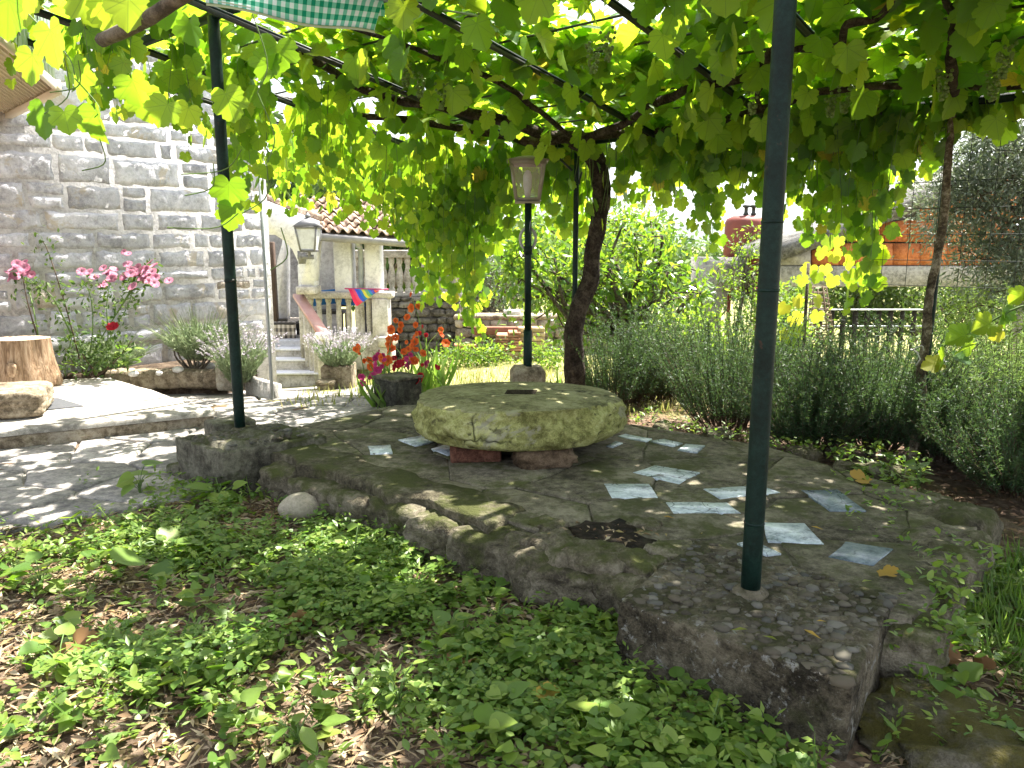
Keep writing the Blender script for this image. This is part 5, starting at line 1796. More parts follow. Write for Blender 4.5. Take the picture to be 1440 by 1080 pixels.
# hanging shoots
BOT = np.array([(250, 250), (300, 285), (330, 300), (400, 280), (470, 285), (500, 310), (540, 325), (565, 350), (590, 440), (628, 430), (655, 480), (682, 425), (705, 335), (760, 290), (800, 335), (860, 300), (900, 270), (950, 285), (965, 235), (990, 290), (1005, 335), (1022, 270), (1060, 285), (1075, 280), (1100, 270), (1150, 335), (1190, 330), (1215, 425), (1245, 430), (1265, 380), (1290, 250), (1340, 190), (1440, 150), (1600, 150)], float)
def strand(p, zlow, dens=.075, smin=.09, smax=.145, sway=.05):
    L = p[2] - zlow
    if L < .05: return
    m = max(3, int(L / dens))
    ph = vr.uniform(0, 6.28)
    P = np.array([p + (sway * math.sin(ph + 2.2 * t_) * t_, sway * math.cos(ph * 1.3 + 2 * t_) * t_, -L * t_) for t_ in np.linspace(0, 1, m)])
    SH.add(*tube(P, np.linspace(.0030, .0012, m), 4, False))
    for q in range(m):
        a = vr.uniform(0, 6.283) if vr.random() < .5 else vr.choice([-1.57, 1.57]) + vr.normal(0, .6)
        n = np.array((math.cos(a), math.sin(a), vr.uniform(-.1, .6)))
        off = norm(np.array((vr.normal(), vr.normal(), 0.))) * vr.uniform(.02, .06)
        t = np.array((off[0] * 8 + vr.normal(0, .2), off[1] * 8 + vr.normal(0, .2), -1.))
        f = 1 - .45 * q / m
        addleaf(P[q] + off, n, t, vr.uniform(smin, smax) * f)
for k in np.arange(-3.2, 4.4, .052):
    for rep in range(3 if k > -.4 else 2):
        p = roof(k + vr.normal(0, .03), vr.uniform(-.22, .12), .02)
        px, py, dep = proj(p)
        if dep < 1: continue
        zb_ = atY(px, np.interp(px, BOT[:, 0], BOT[:, 1]), p[1])[2]
        L = (p[2] - zb_) * (1 - .6 * vr.random() ** 1.5)
        strand(p, p[2] - L)
# the left edge of the roof, where shoots trail towards the house
for s in np.arange(-.1, 3.1, .045):
    p = roof(vr.normal((3.3, 3.85)[int(s * 40) % 2], .12), s, .02)
    px, py, dep = proj(p)
    y_ = np.interp(px, [-50, 60, 100, 160, 240, 300, 360, 430, 520, 620], [140, 165, 178, 170, 185, 275, 305, 290, 322, 345])
    zb_ = atY(px, y_, p[1])[2]
    L = max(.08, p[2] - zb_) * (1 - .45 * vr.random())
    strand(p, p[2] - L, .075, .085, .14)
for px, py0, py1, Y_ in ((668, 330, 470, 6.3), (655, 300, 455, 6.25), (600, 300, 430, 6.5), (1222, 300, 435, 4.9), (1240, 290, 420, 4.8), (1212, 300, 400, 4.9), (1006, 250, 345, 5.0), (1000, 240, 330, 5.1), (985, 220, 310, 5.2), (1180, 250, 350, 4.8), (630, 300, 400, 6.4), (585, 280, 345, 6.6)):
    p = atY(px, py0 - 60, Y_)
    strand(p, atY(px, py1, Y_)[2], .055, .085, .125, .03)
for px in np.arange(392, 610, 9):
    p = atY(px, 205 + vr.uniform(-10, 20), vr.uniform(6.3, 7.2))
    strand(p, atY(px, np.interp(px, [390, 450, 520, 610], [292, 300, 322, 345]) + vr.uniform(-45, 6), p[1])[2], .07, .09, .14, .04)
# big leaves near the lens, top left
for px, py, s in ((62, 170, .15), (133, 175, .15), (105, 110, .16), (90, 175, .10), (45, 95, .13), (70, 60, .15), (150, 20, .15), (10, 18, .16), (120, 5, .17), (30, 8, .15), (185, 130, .13), (205, 150, .14), (235, 165, .10), (180, 15, .14), (265, 170, .10), (322, 275, .14), (326, 310, .13), (318, 150, .15), (380, 100, .13), (390, 80, .15), (365, 250, .12), (330, 50, .13), (450, 60, .14), (905, 25, .17), (1215, 150, .15), (1290, 125, .15)):
    p = atY(px, py - 18, 3.0 + vr.uniform(-.2, .5) if px < 300 else 3.7)
    n = np.array((vr.normal(0, .35), -1, vr.uniform(-.2, .5)))
    t = np.array((vr.normal(0, .45), vr.normal(0, .2), -1))
    addleaf(p, n, t, s)
# petiole for each of the near leaves is part of the shoots
LP, LN, LT, LS = map(np.array, (LP, LN, LT, LS))
# keep the airspace in front of the camera and the posts clear
px, py, dep = proj(LP)
# thin spots in the canopy: where the lawn below is in the sun
SPOTS = [(610, 800, 95, 36, .97), (520, 785, 170, 40, .72), (410, 805, 85, 28, .9), (250, 985, 300, 70, .80), (480, 1000, 120, 55, .75), (200, 1085, 420, 55, .9), (60, 825, 85, 34, .8), (30, 770, 40, 14, .6), (180, 880, 60, 25, .5), (330, 850, 45, 22, .6), (500, 850, 60, 24, .55),
         (120, 985, 150, 60, .85), (330, 985, 110, 45, .8), (480, 1010, 80, 40, .7), (560, 950, 50, 25, .4), (80, 1075, 200, 50, .9), (350, 1070, 120, 40, .7), (840, 1050, 50, 25, .5), (700, 845, 40, 16, .5), (660, 820, 30, 12, .6)]
sr_ = np.random.default_rng(12)
SPOTS += [(sr_.uniform(540, 900), sr_.uniform(830, 1060), sr_.uniform(10, 24), sr_.uniform(6, 11), .9) for _ in range(26)] + [(sr_.uniform(0, 330), sr_.uniform(740, 880), sr_.uniform(14, 34), sr_.uniform(7, 13), .85) for _ in range(16)]
gp = LP - np.array(SDIR)[None] * ((LP[:, 2] + .2) / SDIR.z)[:, None]
drop = np.zeros(len(LP))
for sx_, sy_, rx_, ry_, st_ in SPOTS:
    c_ = at(sx_, sy_, -.2)[:2]; ex = np.linalg.norm(at(sx_ + rx_, sy_, -.2)[:2] - c_); ey = np.linalg.norm(at(sx_, sy_ + ry_, -.2)[:2] - c_)
    q_ = ((gp[:, 0] - c_[0]) / ex) ** 2 + ((gp[:, 1] - c_[1]) / ey) ** 2
    drop = np.maximum(drop, st_ * sm(1.5, .7, q_ + .35 * n2(gp[:, 0] * 5, gp[:, 1] * 5, 14)))
ok = (dep > 1.5) & (vr.random(len(LP)) > drop) & ~((px > 270) & (px < 545) & (py < 62) & (dep < 4.0)) & ~((px > 785) & (px < 872) & (py > 165) & (py < 330) & (dep < 5.75) & (vr.random(len(LP)) < .8)) & ~((px > 600) & (px < 800) & (py > 130) & (py < 212) & (dep < 5.6) & (vr.random(len(LP)) < .55))
LP, LN, LT, LS, px, py, dep = [a[ok] for a in (LP, LN, LT, LS, px, py, dep)]
inside = (px > 5) & (px < 1435) & (py > 5) & (py < 600)
score = np.where(inside, LS / dep, 0)
idx = np.argsort(-score)
big, rest = idx[:300], idx[300:]
meL = []
for v_ in range(4):
    tv = GRAPE[0].copy()
    tv[:, 2] *= (1.5, .8, 2.6, -1.4)[v_]
    tv[:, 2] += .05 * np.sin(tv[:, 0] * 9 + v_ * 2) * np.abs(tv[:, 0]) + (.0, .05, -.1, .12)[v_] * (tv[:, 1] - .2) ** 2
    tv[:, 0] *= (1, .93, 1.06, .97)[v_]
    m_ = make_mesh('vine_leaf', tv, GRAPE[1], GRAPE[0][:, :2], True)
    m_.materials.append(M['grape'])
    meL.append(m_)
Bf, Tf, Nf = frames(LN, LT)
for i in big:
    o = bpy.data.objects.new('leaf', meL[int(vr.integers(4))])
    COL.objects.link(o)
    o.parent = vine
    s = LS[i] / 1.15
    q = LP[i] - VB
    o.matrix_basis = Matrix([[Bf[i][r] * s, Tf[i][r] * s, Nf[i][r] * s, q[r]] for r in range(3)] + [[0, 0, 0, 1]])
V, FL = leaf_mass(LP[rest], LN[rest], LT[rest], LS[rest] / 1.15, GRAPE, vr.uniform(-1.6, 3., len(rest)))
fo = obj('foliage', (V, FL), M['grape'], vine, True, tmpl_uv(GRAPE, len(rest)))
fo['kind'] = 'stuff'
# tendrils and petioles
for (a_, b_) in (((90, 80), (62, 160)), ((40, 20), (105, 105)), ((105, 110), (133, 165)), ((70, 130), (110, 85)), ((355, 20), (362, 130)), ((362, 130), (375, 230)), ((375, 230), (340, 300)), ((340, 210), (255, 245)), ((335, 300), (235, 320)), ((140, 195), (115, 240)), ((395, 320), (380, 380)), ((300, 230), (260, 275))):
    p, q = atY(*a_, 3.3), atY(*b_, 3.3)
    mid = (p + q) / 2 + np.array((.04, .03, -.03))
    SH.add(*tube(smooth_path([p, mid, q], 10), .0026, 4, False))
ho = obj('hanging_shoots', SH, M['stem_green'], vine)
ho['kind'] = 'stuff'
# unripe grapes
M['grapes'] = leafmat('green_grapes', [(.10, .17, .03), (.15, .23, .05)], [(.25, .4, .05), (.3, .45, .08)], .3, .3, .5)
for px_, py_ in ((1170, 125), (1190, 118), (1400, 95), (1415, 60), (835, 62), (855, 40), (570, 85), (590, 100), (1060, 120), (620, 118), (1020, 60), (1330, 95)):
    c = roofY(px_, py_, -.14)
    mb = MB()
    Vs, Fs = ico(1)
    for q in range(46):
        f = vr.random() ** .7
        rr = .035 * (1 - .75 * f)
        a = vr.uniform(0, 6.28)
        mb.add(Vs * .0085 + c + (rr * math.cos(a), rr * math.sin(a), -.13 * f), Fs)
    obj('grape_bunch', mb, M['grapes'], vine, True)
# a second vine climbing the far right post
v2 = thing('post_vine', 'thin mottled vine stem tied to the far right pergola post', 'grapevine', pbr0 + (-.02, -.05, 0))
pts = [(1278, 690), (1283, 640), (1296, 570), (1296, 520), (1303, 470), (1306, 420), (1318, 360), (1328, 300), (1332, 240), (1337, 180), (1342, 130)]
obj('stem', tube(smooth_path([atY(x, y, 4.20) for x, y in pts], 50), np.linspace(.027, .018, 50), 10, True, .2, 6, 22), stone('mottled_bark', [(.035, .026, .018), (.10, .08, .05), (.26, .23, .17)], 16, .9, .8, .01, 50, vary=0), v2, True)
obj('tie', tube([atY(1290 + 9 * math.cos(a), 492 + 4 * math.sin(a) + 3 * math.sin(a * 2), 4.18 + .03 * math.sin(a)) for a in np.linspace(0, 6.28, 14)] , .004, 5, False), plain('white_string', (.5, .5, .46)), v2)
obj('tie', tube([atY(1289, 494, 4.15), atY(1294, 505, 4.14), atY(1288, 514, 4.15)], .004, 5), bpy.data.materials['white_string'], v2)

# ================================================================== PLANTS
def leafy(name, label, cat, base, pts, N_, mat, tmpl, size, group=None, up=.5, stems=None, stem_mat=None):
    """plant thing from leaf points"""
    th = thing(name, label, cat, base, group)
    return th

def rosemary(base, rx, ry, h, n, label, lean=(0, 0), lift=0., seed=0, stemvis=10, nl=.034, per=105, mat='rosemary', name='rosemary_bush', cat='rosemary', spread=.55):
    r_ = np.random.default_rng(seed)
    base = np.asarray(base, float)
    th = thing(name, label, cat, base, 'rosemary bushes and shrubs right of the terrace')
    P, N, T, S = [], [], [], []
    st = MB()
    for i in range(n):
        a = r_.uniform(0, 6.283); q = math.sqrt(r_.random())
        b = base + (rx * .65 * q * math.cos(a), ry * .65 * q * math.sin(a), lift * (.7 + .3 * r_.random()) * (1 - .3 * q))
        out = np.array((math.cos(a) * q * spread + lean[0] + r_.normal(0, .12), math.sin(a) * q * spread + lean[1] + r_.normal(0, .12), 1.0))
        L = (h - (b[2] - base[2])) * r_.uniform(.55, 1.05) * (1 - .25 * q)
        d = norm(out)
        bend = np.array((r_.normal(0, .18), r_.normal(0, .18), .15))
        ts = np.linspace(0, 1, 8)
        path_ = b + d * (L * ts)[:, None] + bend * (L * ts ** 2)[:, None] * .6
        st.add(*tube(path_, np.linspace(.0035, .0012, 8), 3, False))
        m = int(per * max(.4, L / .5))
        tt = r_.uniform(.12, 1, m) ** .85
        idx_ = tt * 7
        i0 = np.clip(idx_.astype(int), 0, 6)
        pp_ = path_[i0] + (path_[i0 + 1] - path_[i0]) * (idx_ - i0)[:, None]
        P.append(pp_)
        rd = r_.normal(0, 1, (m, 3))
        tdir = norm(norm(rd) * 1.0 + d * .75)
        T.append(tdir); N.append(norm(np.cross(tdir, r_.normal(0, 1, (m, 3)))))
        S.append(nl * r_.uniform(.7, 1.2, m) * (1 - .35 * tt))
    P, N, T, S = map(np.concatenate, (P, N, T, S))
    f = obj('foliage', leaf_mass(P, N, T, S, NEEDLE), M[mat], th)
    f['kind'] = 'stuff'
    s = obj('stems', st, M['twig'], th); s['kind'] = 'stuff'
    for i in range(stemvis):
        a = r_.uniform(0, 6.283)
        e = base + (rx * .8 * r_.random() * math.cos(a), ry * .8 * r_.random() * math.sin(a), lift + .22 * h)
        b = base + (rx * .18 * math.cos(a), ry * .18 * math.sin(a), -.05)
        mid = (b + e) / 2 + r_.normal(0, .05, 3)
        obj('branch', tube(smooth_path([b, mid, e], 10), np.linspace(.014, .006, 10), 6, True, .2, i), M['bark_tree'], th)
    return th

G = -.2
rosemary(at(862, 560, G) + (0, -.3, 0), .36, .36, .82, 190, 'dark upright rosemary bush right behind the vine trunk and millstone', (.1, -.02), .05, 1, 6)
rosemary(at(905, 566, G), .32, .30, .78, 130, 'arching rosemary bush between the vine trunk and the near post', (.12, 0), .05, 2, 5)
rosemary(at(1025, 606, G), .38, .34, 1.08, 210, 'loose tall rosemary bush seen beside the near green post', (-.05, 0), .08, 3, 8, spread=.75)
rosemary(at(1140, 640, G), .32, .30, .76, 480, 'low spreading rosemary with a bare woody base near the far right post', (-.05, -.12), .16, 4, 14, spread=1.15)
rosemary(at(1240, 645, G) + (0, .05, 0), .34, .32, .90, 520, 'bushy rosemary with pale upright tips in front of the slat fence', (.05, -.1), .16, 5, 12, spread=1.1)
rosemary(at(1355, 668, G) + (0, .1, 0), .34, .32, .72, 420, 'rosemary bush on the right of the mottled vine stem', (.05, -.1), .14, 6, 10, spread=1.2)
rosemary(at(1440, 705, G), .34, .32, .62, 360, 'low dark rosemary at the right end of the terrace kerb', (.0, -.05), .1, 27, 6, spread=1.1)
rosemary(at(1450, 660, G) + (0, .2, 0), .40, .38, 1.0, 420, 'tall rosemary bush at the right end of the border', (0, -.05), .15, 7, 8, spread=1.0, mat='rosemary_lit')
rosemary(at(1095, 600, G) + (0, .5, 0), .38, .36, .75, 160, 'grey green rosemary bush standing behind the near post in the sun', (0, 0), .1, 8, 5)
rosemary(at(960, 585, G) + (0, .6, 0), .36, .36, .62, 130, 'small rosemary bush in the sunny gap before the citrus tree', (0, 0), .05, 9, 4)

def bush(name, label, cat, blobs, nleaf, size, tmpl, mat, base, group=None, trunk=None, tr=.03, bark='bark_tree', clump=.12, nclump=60, seed=0, droop=.2, nbr=14, twig_r=.006, hang=0.):
    r_ = np.random.default_rng(seed)
    base = np.asarray(base, float)
    th = thing(name, label, cat, base, group)
    C, Rr = [], []
    w = np.array([b[1][0] * b[1][1] * b[1][2] for b in blobs]) ** .8
    w /= w.sum()
    for _ in range(nclump):
        b = blobs[r_.choice(len(blobs), p=w)]
        d = norm(r_.normal(0, 1, 3)) * (.35 + .65 * r_.random() ** .5)
        C.append(np.asarray(b[0]) + d * np.asarray(b[1]))
        Rr.append(clump * r_.uniform(.6, 1.4))
    C, Rr = np.array(C), np.array(Rr)
    ci = r_.integers(0, nclump, nleaf)
    off = r_.normal(0, 1, (nleaf, 3)) * .62
    P = C[ci] + off * Rr[ci][:, None]
    P[:, 2] -= hang * r_.random(nleaf)
    T = norm(off + r_.normal(0, .6, (nleaf, 3)) + (0, 0, -droop))
    N = norm(r_.normal(0, .6, (nleaf, 3)) + (0, 0, .8))
    S = size * r_.uniform(.65, 1.25, nleaf)
    f = obj('crown', leaf_mass(P, N, T, S, tmpl, r_.uniform(-1, 2, nleaf)), M[mat], th)
    f['kind'] = 'stuff'
    # trunk and limbs reaching the clumps
    tk = np.asarray(trunk if trunk is not None else [base, base + (C.mean(0) - base) * .55], float)
    tk = smooth_path(tk, 14)
    obj('trunk', tube(tk, np.linspace(tr, tr * .6, 14), 9, True, .15, seed), M[bark], th, True)
    fork = tk[-1]
    sel = r_.choice(nclump, min(nbr, nclump), replace=False)
    for c in C[sel]:
        mid = (fork + c) / 2 + r_.normal(0, .12, 3) * np.linalg.norm(c - fork)
        s0 = tk[r_.integers(8, 14)]
        obj('limb', tube(smooth_path([s0, mid, c], 10), np.linspace(tr * .55, twig_r, 10), 6, True, .15, 3), M[bark], th)
    tw = MB()
    for c in C:
        e = C[r_.integers(nclump)]
        near_ = C[np.argsort(np.linalg.norm(C - c, axis=1))[1 + r_.integers(3)]]
        tw.add(*tube([c, (c + near_) / 2 + r_.normal(0, .03, 3), near_], [twig_r * .7, twig_r * .6, twig_r * .4], 4, False))
    k_ = obj('twigs', tw, M['twig'], th)
    k_['kind'] = 'stuff'
    return th

def blob(px, py, Y_, rx, ry, rz):
    return (atY(px, py, Y_), (rx, ry, rz))
GT = 'fruit and olive trees in the garden'
CT = leaf_cit = (LANCE[0] * np.array((1.9, 1, 1)), LANCE[1])
bush('citrus_tree', 'glossy green citrus tree with dark crooked limbs behind the vine trunk', 'citrus tree',
     [blob(775, 375, 7.8, .55, .5, .5), blob(865, 395, 8.0, .7, .6, .62), blob(945, 400, 8.0, .45, .5, .45), blob(900, 330, 8.0, .45, .4, .32), blob(735, 370, 7.7, .28, .3, .35), blob(820, 440, 8.0, .6, .5, .35)],
     4300, .095, CT, 'citrus', (1.3, 7.9, -.3), GT, [(1.30, 7.9, -.3), atY(898, 520, 7.9), atY(905, 495, 7.9), atY(890, 470, 7.9)], .065, nclump=110, clump=.15, seed=5, nbr=34, twig_r=.011)
bush('plum_tree', 'slender young tree with small light leaves beside the red tank', 'young tree',
     [blob(1052, 370, 7.6, .16, .2, .4), blob(1030, 400, 7.6, .2, .2, .3), blob(1085, 430, 7.6, .22, .2, .3), blob(1060, 455, 7.6, .3, .2, .25)], 1500, .05, CT, 'shrub', atY(1030, 500, 7.6), GT,
     [atY(1030, 500, 7.6), atY(1040, 440, 7.6), atY(1052, 380, 7.6)], .025, nclump=40, clump=.1, seed=6, nbr=10)
OLV = (LANCE[0] * np.array((1.2, 1, 1)), LANCE[1])
bush('olive_tree', 'silvery olive tree in front of the orange brick outbuilding', 'olive tree',
     [blob(1400, 230, 6.3, .45, .4, .4), blob(1385, 300, 6.3, .42, .4, .4), blob(1450, 330, 6.3, .5, .4, .5), blob(1440, 200, 6.3, .5, .4, .4), blob(1345, 290, 6.3, .16, .3, .3), blob(1420, 390, 6.2, .4, .3, .2)],
     21000, .055, OLV, 'olive', (4.3, 6.3, -.4), GT, [(4.3, 6.3, -.4), (4.25, 6.3, .5), (4.2, 6.3, 1.3)], .05, nclump=170, clump=.17, seed=7, nbr=8, droop=.1)
bush('olive_tree', 'pale olive bush behind the low garden wall left of the lamp post', 'olive tree',
     [blob(690, 410, 14.5, .7, .6, .6), blob(650, 390, 14.5, .5, .6, .6), blob(720, 380, 14.5, .6, .6, .6), blob(675, 350, 14.5, .5, .5, .5)], 6000, .075, OLV, 'olive', (-.4, 14.5, -1.2), GT, None, .07, nclump=100, clump=.22, seed=8)
bush('olive_tree', 'bushy green tree over the garden wall right of the lamp post', 'tree',
     [blob(760, 340, 15.5, .9, .7, .9), blob(810, 380, 15.5, 1., .8, .8), blob(880, 340, 16, .9, .7, .8)], 6000, .085, CT, 'shrub', (1., 15.5, -1.4), GT, None, .08, nclump=100, clump=.28, seed=9)
# shrubs and small trees filling the sunlit back right
SG = 'shrubs at the back of the garden'
bush('shrub', 'sunlit leafy shrub between the citrus tree and the near post', 'shrub', [blob(970, 470, 7.2, .35, .35, .3), blob(1010, 505, 6.9, .35, .35, .25), blob(930, 500, 7.0, .35, .3, .25)], 2600, .055, OVAL, 'shrub', (1.7, 7.0, -.3), SG, None, .02, nclump=50, clump=.13, seed=10)
bush('shrub', 'light green bush in full sun at the right edge of the border', 'shrub', [blob(1400, 470, 6.0, .5, .4, .3), blob(1450, 520, 5.6, .5, .4, .4), blob(1345, 480, 6.2, .3, .3, .2)], 5200, .045, OLV, 'shrub', (3.9, 5.8, -.3), SG, None, .03, nclump=80, clump=.16, seed=11)
bush('shrub', 'dark leafy shrub below the concrete beam of the outbuilding', 'shrub', [blob(1250, 430, 11.6, .8, .5, .4), blob(1340, 425, 11.6, .9, .5, .5), blob(1180, 430, 11.6, .5, .5, .4)], 5200, .08, OVAL, 'forest', (5.6, 11.6, -.6), SG, None, .04, nclump=90, clump=.25, seed=12)
bush('shrub', 'bright shrub to the left of the slat fence', 'shrub', [blob(1110, 450, 8.2, .3, .3, .35), blob(1090, 490, 8., .35, .3, .25), blob(1130, 490, 7.6, .3, .3, .2)], 2200, .055, OVAL, 'shrub', (2.9, 8., -.4), SG, None, .02, nclump=40, clump=.13, seed=13)
bush('shrub', 'low weedy shrub at the foot of the garden wall', 'shrub', [blob(690, 497, 11.2, .5, .3, .12), blob(650, 500, 10.8, .4, .3, .15), blob(770, 500, 10.5, .3, .3, .15)], 2000, .06, OVAL, 'shrub', (-.4, 11.2, -.7), SG, None, .012, nclump=40, clump=.12, seed=14, nbr=4)
# young vine with yellowing leaves
yv = thing('young_vine', 'young vine with glowing yellow leaves tied to a stake', 'grapevine', atY(1130, 500, 5.6))
obj('stake', tube([atY(1128, 520, 5.6), atY(1137, 370, 5.6)], .012, 6), M['bark_tree'], yv)
M['yellow_leaf'] = leafmat('yellow_vine_leaf', [(.10, .19, .03), (.15, .22, .03), (.24, .25, .03)], [(.32, .52, .03), (.44, .60, .04), (.60, .60, .04)], .55, .45, .3, vein=(.3, .32, .08))
ym = make_mesh('yellow_leaf', GRAPE[0], GRAPE[1], GRAPE[0][:, :2], True); ym.materials.append(M['yellow_leaf'])
for px_, py_ in ((1160, 385), (1172, 400), (1140, 385), (1150, 395), (1165, 345), (1172, 365), (1155, 360), (1128, 400), (1120, 430), (1148, 430), (1115, 455), (1122, 470), (1108, 478), (1118, 490), (1135, 410), (1180, 345), (1150, 450), (1105, 440)):
    p = atY(px_, py_ - 10, 5.6 + vr.uniform(-.15, .1))
    n = norm(np.array((vr.normal(0, .4), -1, vr.uniform(-.2, .5)))); t_ = norm(np.array((vr.normal(0, .5), vr.normal(0, .2), -1)))
    B_, T_, N_ = frames(n[None], t_[None])
    s = vr.uniform(.07, .10)
    o = bpy.data.objects.new('leaf', ym); COL.objects.link(o); o.parent = yv
    q = p - wloc(yv)
    o.matrix_basis = Matrix([[B_[0][r] * s, T_[0][r] * s, N_[0][r] * s, q[r]] for r in range(3)] + [[0, 0, 0, 1]])
# shoot reaching in from the right
sv = thing('vine_shoot', 'long vine shoot with broad leaves arching in from the right side', 'grapevine', atY(1290, 540, 4.1))
sp_ = smooth_path([atY(1296, 520, 4.15), atY(1330, 485, 4.0), atY(1380, 460, 3.9), atY(1440, 430, 3.8), atY(1520, 425, 3.7)], 20)
obj('shoot', tube(sp_, .005, 6), M['stem_green'], sv)
gm2 = meL[0]
for i in range(17):
    p = sp_[min(19, 3 + i)] + vr.normal(0, .05, 3) if i < 14 else sp_[i] + (0, 0, .06)
    n = norm(np.array((vr.normal(0, .5), -.7, vr.uniform(.2, 1)))); t_ = norm(np.array((vr.normal(0, .6), vr.normal(0, .3), -.5)))
    B_, T_, N_ = frames(n[None], t_[None])
    s = vr.uniform(.07, .11)
    o = bpy.data.objects.new('leaf', meL[i % 4] if i % 4 else ym); COL.objects.link(o); o.parent = sv
    q = p - wloc(sv)
    o.matrix_basis = Matrix([[B_[0][r] * s, T_[0][r] * s, N_[0][r] * s, q[r]] for r in range(3)] + [[0, 0, 0, 1]])

# background trees beyond the garden
TG = 'trees beyond the garden'
bt = [(450, 250, 22, 2.0, 1.9), (520, 290, 20, 1.8, 1.5), (580, 300, 24, 2.2, 1.9), (640, 330, 26, 2.2, 1.6), (720, 350, 34, 3., 1.8), (800, 345, 38, 3.2, 2.0), (880, 350, 42, 3.5, 2.2), (960, 366, 46, 3.4, 1.5), (1010, 372, 50, 3.4, 1.3), (1080, 372, 52, 3.4, 1.4), (1150, 372, 60, 4., 1.6), (400, 260, 26, 2.2, 2.2), (1420, 330, 30, 3.5, 3.2), (1300, 350, 34, 3.4, 2.6)]
words = ['tall tree rising behind the porch roof ridge', 'tree showing between the porch pillars and the vine', 'tree behind the white balustrade', 'tree behind the pale olive bush', 'far tree behind the lamp post', 'far tree behind the vine trunk', 'far tree behind the citrus crown', 'far pale tree left of the red tank', 'far tree just behind the red tank', 'far tree between the near post and outbuilding roof', 'far tree hidden behind the outbuilding gable', 'tree behind the corner of the stone house', 'tree behind the silvery olive on the right', 'tree behind the outbuilding roof']
for i, ((px_, py_, Y_, rr, hz), w_) in enumerate(zip(bt, words)):
    c = atY(px_, py_, Y_)
    zb_ = float(terrain(c[0], Y_))
    bl_ = [(c + (0, 0, -.3), (rr, rr * .8, hz)), (c + (rr * .5, 0, -hz * .6), (rr * .8, rr * .7, hz * .7)), (c + (-rr * .5, 0, -hz * .7), (rr * .8, rr * .7, hz * .7))]
    bush('background_tree', w_, 'tree', bl_, 2600, .22 + Y_ * .004, OVAL, 'forest', (c[0], Y_, min(zb_, c[2] - hz - 1)), TG, None, .15, clump=rr * .22, nclump=60, seed=30 + i, nbr=6, twig_r=.03)

# ---- lavender
def lavender(base, rx, ry, h, n, label, seed, flower=True, leafn=12, name='lavender_bush', droop=0., core=True):
    r_ = np.random.default_rng(seed)
    base = np.asarray(base, float)
    th = thing(name, label, 'lavender', base, 'lavender bushes')
    P, N, T, S = [], [], [], []
    FP, FN, FT, FS = [], [], [], []
    st = MB()
    for i in range(n):
        a = r_.uniform(0, 6.283); q = r_.random() ** .5
        b = base + (rx * .3 * q * math.cos(a), ry * .3 * q * math.sin(a), .02)
        L = h * r_.uniform(.65, 1.1)
        d = norm(np.array((math.cos(a) * q * rx / h * 1.1, math.sin(a) * q * ry / h * 1.1, 1)))
        ts = np.linspace(0, 1, 6)
        path_ = b + d * (L * ts)[:, None] - np.array((0, 0, 1)) * (droop + q * .12) * (L * ts ** 2.2)[:, None] + np.array((d[0], d[1], 0)) * (ts ** 2 * L * .25 * q)[:, None]
        st.add(*tube(path_, np.linspace(.0022, .0012, 6), 3, False))
        m = leafn
        tt = r_.uniform(.05, .68, m)
        ii = np.clip((tt * 5).astype(int), 0, 4)
        pp_ = path_[ii] + (path_[ii + 1] - path_[ii]) * (tt * 5 - ii)[:, None]
        td = norm(r_.normal(0, .6, (m, 3)) + d * 1.2)
        P.append(pp_); T.append(td); N.append(norm(r_.normal(0, 1, (m, 3)))); S.append(r_.uniform(.03, .055, m))
        if flower and r_.random() < .75:
            mm = 12
            tt = r_.uniform(.84, 1.0, mm)
            ii = np.clip((tt * 5).astype(int), 0, 4)
            pp_ = path_[ii] + (path_[ii + 1] - path_[ii]) * (tt * 5 - ii)[:, None]
            FP.append(pp_); FT.append(norm(r_.normal(0, .8, (mm, 3)) + d)); FN.append(norm(r_.normal(0, 1, (mm, 3)))); FS.append(r_.uniform(.012, .02, mm))
    f = obj('foliage', leaf_mass(np.concatenate(P), np.concatenate(N), np.concatenate(T), np.concatenate(S), (NEEDLE[0] * np.array((1.2, 1, 1)), NEEDLE[1])), M['lavender_leaf'], th)
    f['kind'] = 'stuff'
    s = obj('stems', st, M['lavender_leaf'], th); s['kind'] = 'stuff'
    if FP:
        q = obj('flower_spikes', leaf_mass(np.concatenate(FP), np.concatenate(FN), np.concatenate(FT), np.concatenate(FS), (LANCE[0] * np.array((4, 1, 1)), LANCE[1])), M['lavender_flower'], th)
        q['kind'] = 'stuff'
    return th
lv = lavender(at(278, 520, -.05) + (0, .1, .06), .42, .35, .52, 330, 'grey green lavender with bare twisted stems at the foot of the house wall', 1, False, 22)
for i in range(9):
    b = at(262, 522, -.05) + (0, .1, -.02)
    e = b + np.array((-.15 + .05 * i, vr.normal(0, .08), .30 + .03 * (i % 3)))
    obj('bare_stem', tube(smooth_path([b + (0.01 * i, 0, 0), (b + e) / 2 + (-.06 + .02 * i, 0, -.02), e], 10), np.linspace(.013, .004, 10), 6, True, .2, i), M['bark_tree'], lv)
lavender(atY(338, 540, 6.8), .28, .30, .58, 260, 'sprawling pale lavender in bloom leaning over the end of the wall', 2, True, 12, droop=.1)
lavender(atY(474, 535, 7.4) + (0, .1, .05), .26, .25, .44, 240, 'pale lavender bush overflowing the square stone planter', 3, True, 14)
lavender(atY(30, 520, 7.0) , .7, .25, .45, 260, 'dusty grey lavender behind the tree stump', 4, False, 20)
lavender(atY(150, 522, 7.05), .5, .25, .42, 160, 'dusty low lavender under the rose canes', 5, False, 20)

